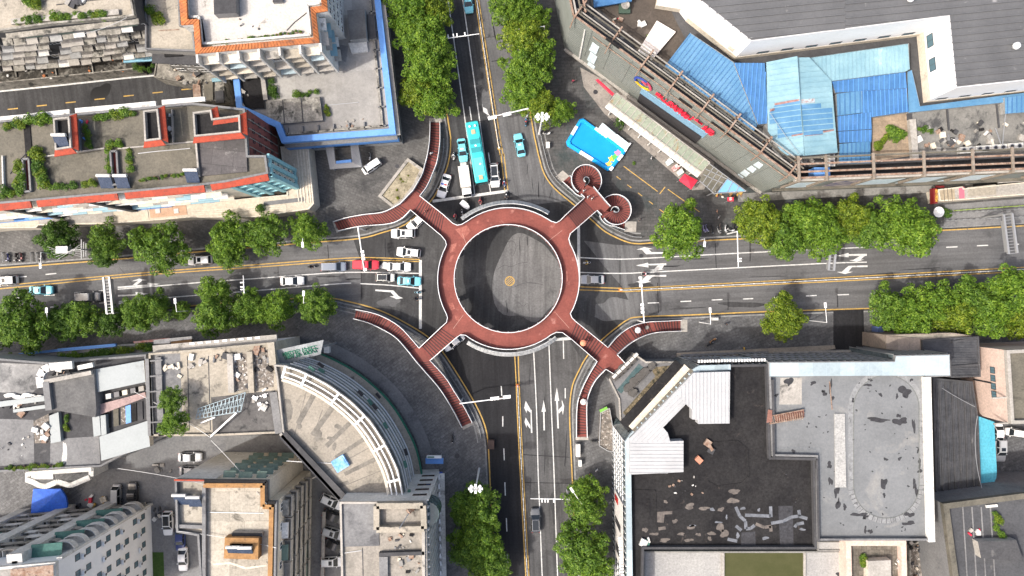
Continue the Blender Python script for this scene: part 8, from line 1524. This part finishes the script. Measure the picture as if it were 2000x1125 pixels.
# ---------------------------------------------------------------- roof fittings
def solar(label, x, y, z, rz=0, group='solar water heaters'):
    p = P(x, y, z + 1); e = thing('solar_water_heater', label, 'water heater',(p.x, p.y, z), rz, group); mb = MB(); mb.face([(-1.1,-1.5, .25),(1.1,-1.5, .25),(1.1, .25,1.35),(-1.1, .25,1.35)]); mb.face([(-1.1, .25,1.3),(1.1, .25,1.3),(1.1,-1.5, .2),(-1.1,-1.5, .2)]); link('tubes', mb.mesh('tubes', mat('solar_tubes',(.02, .035, .07),(.05, .065, .1),4, rough=.2, coord='obj')), e); mb = MB(); mb.tube((-1.15, .45,1.5),(1.15, .45,1.5), .27, n=12); link('tank', mb.mesh('tank', wall_white), e)
    for s in (-.9, .9): mb = MB(); mb.bar((s, .4,0),(s, .4,1.3), .07); mb.bar((s,-1.45,0),(s,-1.45, .25), .07); mb.bar((s,-1.4, .1),(s, .4, .1), .06); link('frame', mb.mesh('frame', steel), e)
solar('solar water heater in the left red stair tower',118,270,22.35,0); solar('solar water heater left of the right red light well',205,349, zb); solar('solar water heater right of the right red light well',237,349, zb); solar('solar water heater below the lead panelled roof',374,338, zb)
solar('solar water heater on the pale tower terrace, left one',352,971, d6.zr); solar('solar water heater on the pale tower terrace, right one',379,975, d6.zr); solar('solar water heater in the ochre framed opening, left one',457,1072,20.75); solar('solar water heater in the ochre framed opening, right one',480,1073,20.75)
def fan_unit(label, x, y, z, rz=0):
    p = P(x, y, z + .8); e = thing('air_conditioner', label, 'air conditioner',(p.x, p.y, z), rz, 'large air conditioners'); mb = MB(); mb.box((0,0, .5),(2.7,1.1, .9)); link('case', mb.mesh('case', mat('ac_case',(.55, .54, .5),(.44, .43, .4),2, rough=.6, coord='obj')), e)
    for s in (-.65, .65): mb = MB(); mb.tube((s, .0, .95),(s,0,1.0), .45, n=16); f = link('fan', mb.mesh('fan', steel), e); mb = MB(); mb.tube((s, .0,1.0),(s,0,1.01), .3, n=12); link('hub', mb.mesh('hub', dark_metal), f)
    mb = MB(); mb.box((0,0, .03),(2.4, .9, .06)); link('feet', mb.mesh('feet', dark_metal), e)
for i, x in enumerate((1889,1920,1951,1983)): fan_unit(['twin fan unit nearest the white shed roof', 'twin fan unit second from the white shed roof', 'twin fan unit third from the white shed roof', 'twin fan unit nearest the right edge'][i], x,293 - 2.5 * i, ZR, .07)
fan_unit('twin fan unit under the rusty frames left of the pale blue roof',1624,310, ZR,1.6)
ds = thing('satellite_dish', 'grey satellite dish on a green stand in the brown roof corner', 'satellite dish', P(1219,16, ZR)); mb = MB(); n = 16; [mb.face([(0, .1,1.2),(.75 * math.cos(6.2832 * i / n), .75 * math.sin(6.2832 * i / n),1.5),(.75 * math.cos(6.2832 * (i + 1) / n), .75 * math.sin(6.2832 * (i + 1) / n),1.5)]) for i in range(n)]; link('dish', mb.mesh('dish', conc_lt), ds); mb = MB(); mb.tube((0,0, .6),(0,0,1.2), .08, n=6); mb.bar((0, .1,1.2),(.3, .6,1.9), .05); link('stem', mb.mesh('stem', steel), ds); mb = MB(); mb.box((0,0, .3),(2.0,2.2, .6)); link('stand', mb.mesh('stand', plain('stand_green',(.04, .07, .05), .6)), ds)
def junk(label, x, y, z, pieces, spread, mats_, group=None, sz=(.3,1.2), name='junk_pile', seed=1):
    rg = random.Random(seed); p = P(x, y, z); e = thing(name, label, 'junk', p,0, group)
    for i in range(pieces): s = rg.uniform(*sz); mb = MB(); mb.box((0,0, s * .2),(s, s * rg.uniform(.3,1), s * .4)); link('scrap', mb.mesh('scrap', rg.choice(mats_)), e,(rg.uniform(-spread[0], spread[0]), rg.uniform(-spread[1], spread[1]), .01), rg.uniform(0,3))
JM = [wall_white, conc_lt, rust, conc_dark, wall_cream, tar, conc_grey, conc, rust, conc_dark]
junk('pile of boards and buckets below the wet terrace frames',1830,268, ZR,16,(4.2,1.6), JM, seed=2); junk('heap of pots and scrap on the right of the wet terrace',1850,285, ZR,14,(3.5,1.2), JM, seed=3); junk('scrap timber and sheets at the right end of the wet terrace',1955,262, ZR,18,(5,2.2), JM, seed=4); junk('red crate and broken chairs on the brown roof corner',1205,42, ZR,4,(.7, .6),[red_cloth, wall_cream, rust], seed=5); junk('white panel leaning on the brown roof corner',1252,43, ZR,3,(.6, .5),[wall_white], seed=6)
junk('white chairs and table left on the wing roof',337,718, d3.zr,7,(1.4,1.6),[wall_cream, wall_white], seed=7, sz=(.7,1.5)); junk('scattered pipes and buckets on the wing roof near the yard beams',388,705, d3.zr,8,(1.6,1.0),[wall_white, conc_lt], seed=8); junk('air conditioner wrecks by the yard beams of the wing',435,700, d3.zr,8,(1.6,1.0), JM, seed=9); junk('white plastic scrap in the dark yard of the wing',520,780, d3.zr,14,(2.2,1.8),[wall_white, white_metal, conc_lt], seed=10); junk('scrap in the junk roof yard between the beams',475,725, d3.zr,16,(1.6,3), JM, seed=11); junk('scrap in the right half of the junk roof yard',513,700, d3.zr,14,(1.6,2), JM, seed=12)
junk('bundles in the light box on the grey terrace',82,845, d4.zr + .6,12,(1.2,1.8),[wall_white, conc_lt, rust], seed=13); junk('pallets and boxes beside the parked vans',185,980, .14,8,(2.5,1.4),[wall_cream, yellow_paint, red_cloth, wall_white], seed=14); junk('old tyres and slabs in the car yard',318,915, .14,6,(1.8, .8),[conc_lt, conc], seed=15); junk('boxes beneath the fruit stall of the blue glass canopy',1425,379, .35,14,(2.6, .6),[ochre, yellow_paint, red_cloth, wall_white, orange_tile], seed=16, sz=(.3, .7)); junk('broken lathes and plaster on the lobby roof of the store',480,190, b6.zr + .5,7,(1.6,1.8),[conc, conc_lt], seed=17)
junk('laundry and tools along the left red stair tower',165,262, zb,9,(.7,2.4),[wall_white, red_cloth, paint_blue, conc], seed=18, sz=(.2, .6)); junk('boxes and pots beside the middle red stair tower',332,245, zb,10,(.6,2.6),[wall_white, conc_lt, dark_metal], seed=19, sz=(.3, .7)); junk('debris on the black tarred roof near the white roof',1345,945, c1.zr,14,(3.5,2.0),[conc_lt, rust, wall_white, conc_dark], seed=20, sz=(.15, .5)); junk('orange boxed vent lid on the black tarred roof',1364,897, c1.zr,1,(.05, .05),[mat('salmon_box',(.45, .2, .13), rough=.8)], seed=21, sz=(1.2,1.3)); junk('broken cupboard on the black tarred roof',1385,872, c1.zr,3,(.6, .7),[rust, conc_dark], seed=22, sz=(.8,1.3)); junk('white sheet crumpled at the corner of the black tarred roof',1265,1056, c1.zr,4,(.8, .7),[wall_white, green_net], seed=23, sz=(.7,1.3)); junk('rubbish in the gap by the white parapet',1800,1100,4,20,(2.2,4), JM, seed=24)
junk('scrap on the lean to roofs of the back street',380,140,5.2,18,(4.0,2.4), JM, seed=25); junk('bottles and rubbish on the black mouldy sheds',60,140,4,14,(6,1.4),[wall_white, orange_tile, conc_lt], seed=26, sz=(.15, .5)); junk('rubbish on the right part of the mouldy sheds',200,128,4,12,(4,1.2),[wall_white, orange_tile, conc_lt], seed=27, sz=(.15, .5)); junk('crates on the cluttered pink walled terrace',1755,1105, c5.zr,7,(1.0,1.4),[wall_white, conc_lt], seed=28); junk('machines parked on the pale roof at the top left',145,5, b3.zr,6,(1.8, .8),[wall_white, dark_metal, conc_lt], seed=29, sz=(.8,1.6))
junk('pipes and buckets on the office wing roof below the dark wall',795,1098, d8.zr,12,(2.0,1.8), JM, seed=30, sz=(.3,1.0)); junk('tangled scrap on the office wing roof inside the beam frame',780,1060, d8.zr,12,(2.2,1.4), JM, seed=31, sz=(.3, .9)); junk('timber and pots on the left terrace of the workshop',30,795, d4.zr,14,(4,1.2), JM, seed=32); junk('scrap beside the curved parapet of the workshop',120,728, d4.zr + 2.2,8,(1.6, .5), JM, seed=33, sz=(.3, .8)); junk('boxes on the long grey terrace of the workshop',30,870, d4.zr,8,(3,2),[conc_lt, conc_dark, wall_white], seed=34, sz=(.2, .6)); junk('poles and tins along the store roof edge',690,240, b6.zr,9,(3.5, .8),[conc_dark, conc_lt, rust], seed=35, sz=(.2, .6)); junk('tins on the pale roof of the orange eaved tower',480,45, b5.zr,6,(3,1),[conc_grey, conc_dark], seed=36, sz=(.2, .5)); junk('rubbish heap by the alley left of the ochre edged tower',310,1000, .14,12,(.9,1.6), JM, seed=37, sz=(.3, .9)); junk('stall goods and boards between the blue tarpaulin and the balcony tower',160,995, .14,12,(2.2,1.0), JM, seed=38, sz=(.4,1.2)); junk('scrap at the foot of the dark corner roof',1905,1040, cA.zr,7,(1.4, .7),[red_cloth, wall_white, conc_lt], seed=39, sz=(.3, .8)); junk('machinery under the rusty frames beside the pale blue roof',1590,308, ZR,12,(2.6, .6), JM, seed=40, sz=(.4,1.0))
for i,(x0, y0, x1, y1, z, b_) in enumerate(((560,60,606,20, b5.zr, b5),(110,10,236,-5, b3.zr, b3),(310,60,350,58, b4.zr, b4),(672,1080,706,1075, d8.zr, d8),(405,1000,515,1002, d6.zr, d6),(560,900,655,905, d1.zr, d1),(1620,745,1625,800, c3.zr, c3),(20,340,60,290, b1.zr, b1),(270,300,372,290, b1.zr, b1),(560,215,700,200, b6.zr, b6))): b_.pline('roof_pipe',[(x0, y0),((x0 * 2 + x1) / 3, y0 + (y1 - y0) * .4),(x1, y1)], z, .12, .12, random.choice([conc_dark, steel, rust]))
# fallen lattice mast on the wing roof
lm = thing('lattice_mast', 'collapsed white steel lattice mast lying over the dark yard of the wing', 'mast', P(440,805,15.5)); mb = MB(); rg = random.Random(5); Q0, Q1 = P(385,808,15.3), P(475,785,15.6); sd = Vector((.25,1,0)).normalized() * 1.7
for s in (-1,-.3, .4,1): mb.bar(Q0 + sd * s * .55, Q1 + sd * s, .1)
for i in range(13): t = i / 12; a = Q0.lerp(Q1, t); k = .55 + .45 * t; mb.bar(a + sd * k, a - sd * k, .08); b = Q0.lerp(Q1, min(1, t + .1)); mb.bar(a + sd * k + UP * .2, b - sd * k, .08)
mb.build('lattice', pale_blue_s, lm); mb = MB(); mb.bar(P(412,852,15.3), P(462,806,15.8), .25); mb.bar(P(392,826,15.2), P(420,815,15.7), .2); mb.build('spar', white_metal, lm)
mm_ = thing('roof_mast', 'thin leaning rusty mast on the office wing roof', 'mast', P(805,995,20.6)); mb = MB(); mb.bar(P(803,995,20.8), P(780,1032,23.5), .14); mb.build('pole', steel, mm_); mb = MB(); mb.bar(P(806,992,20.6), P(797,1000,21.4), .8, .6); mb.build('foot', rust, mm_)
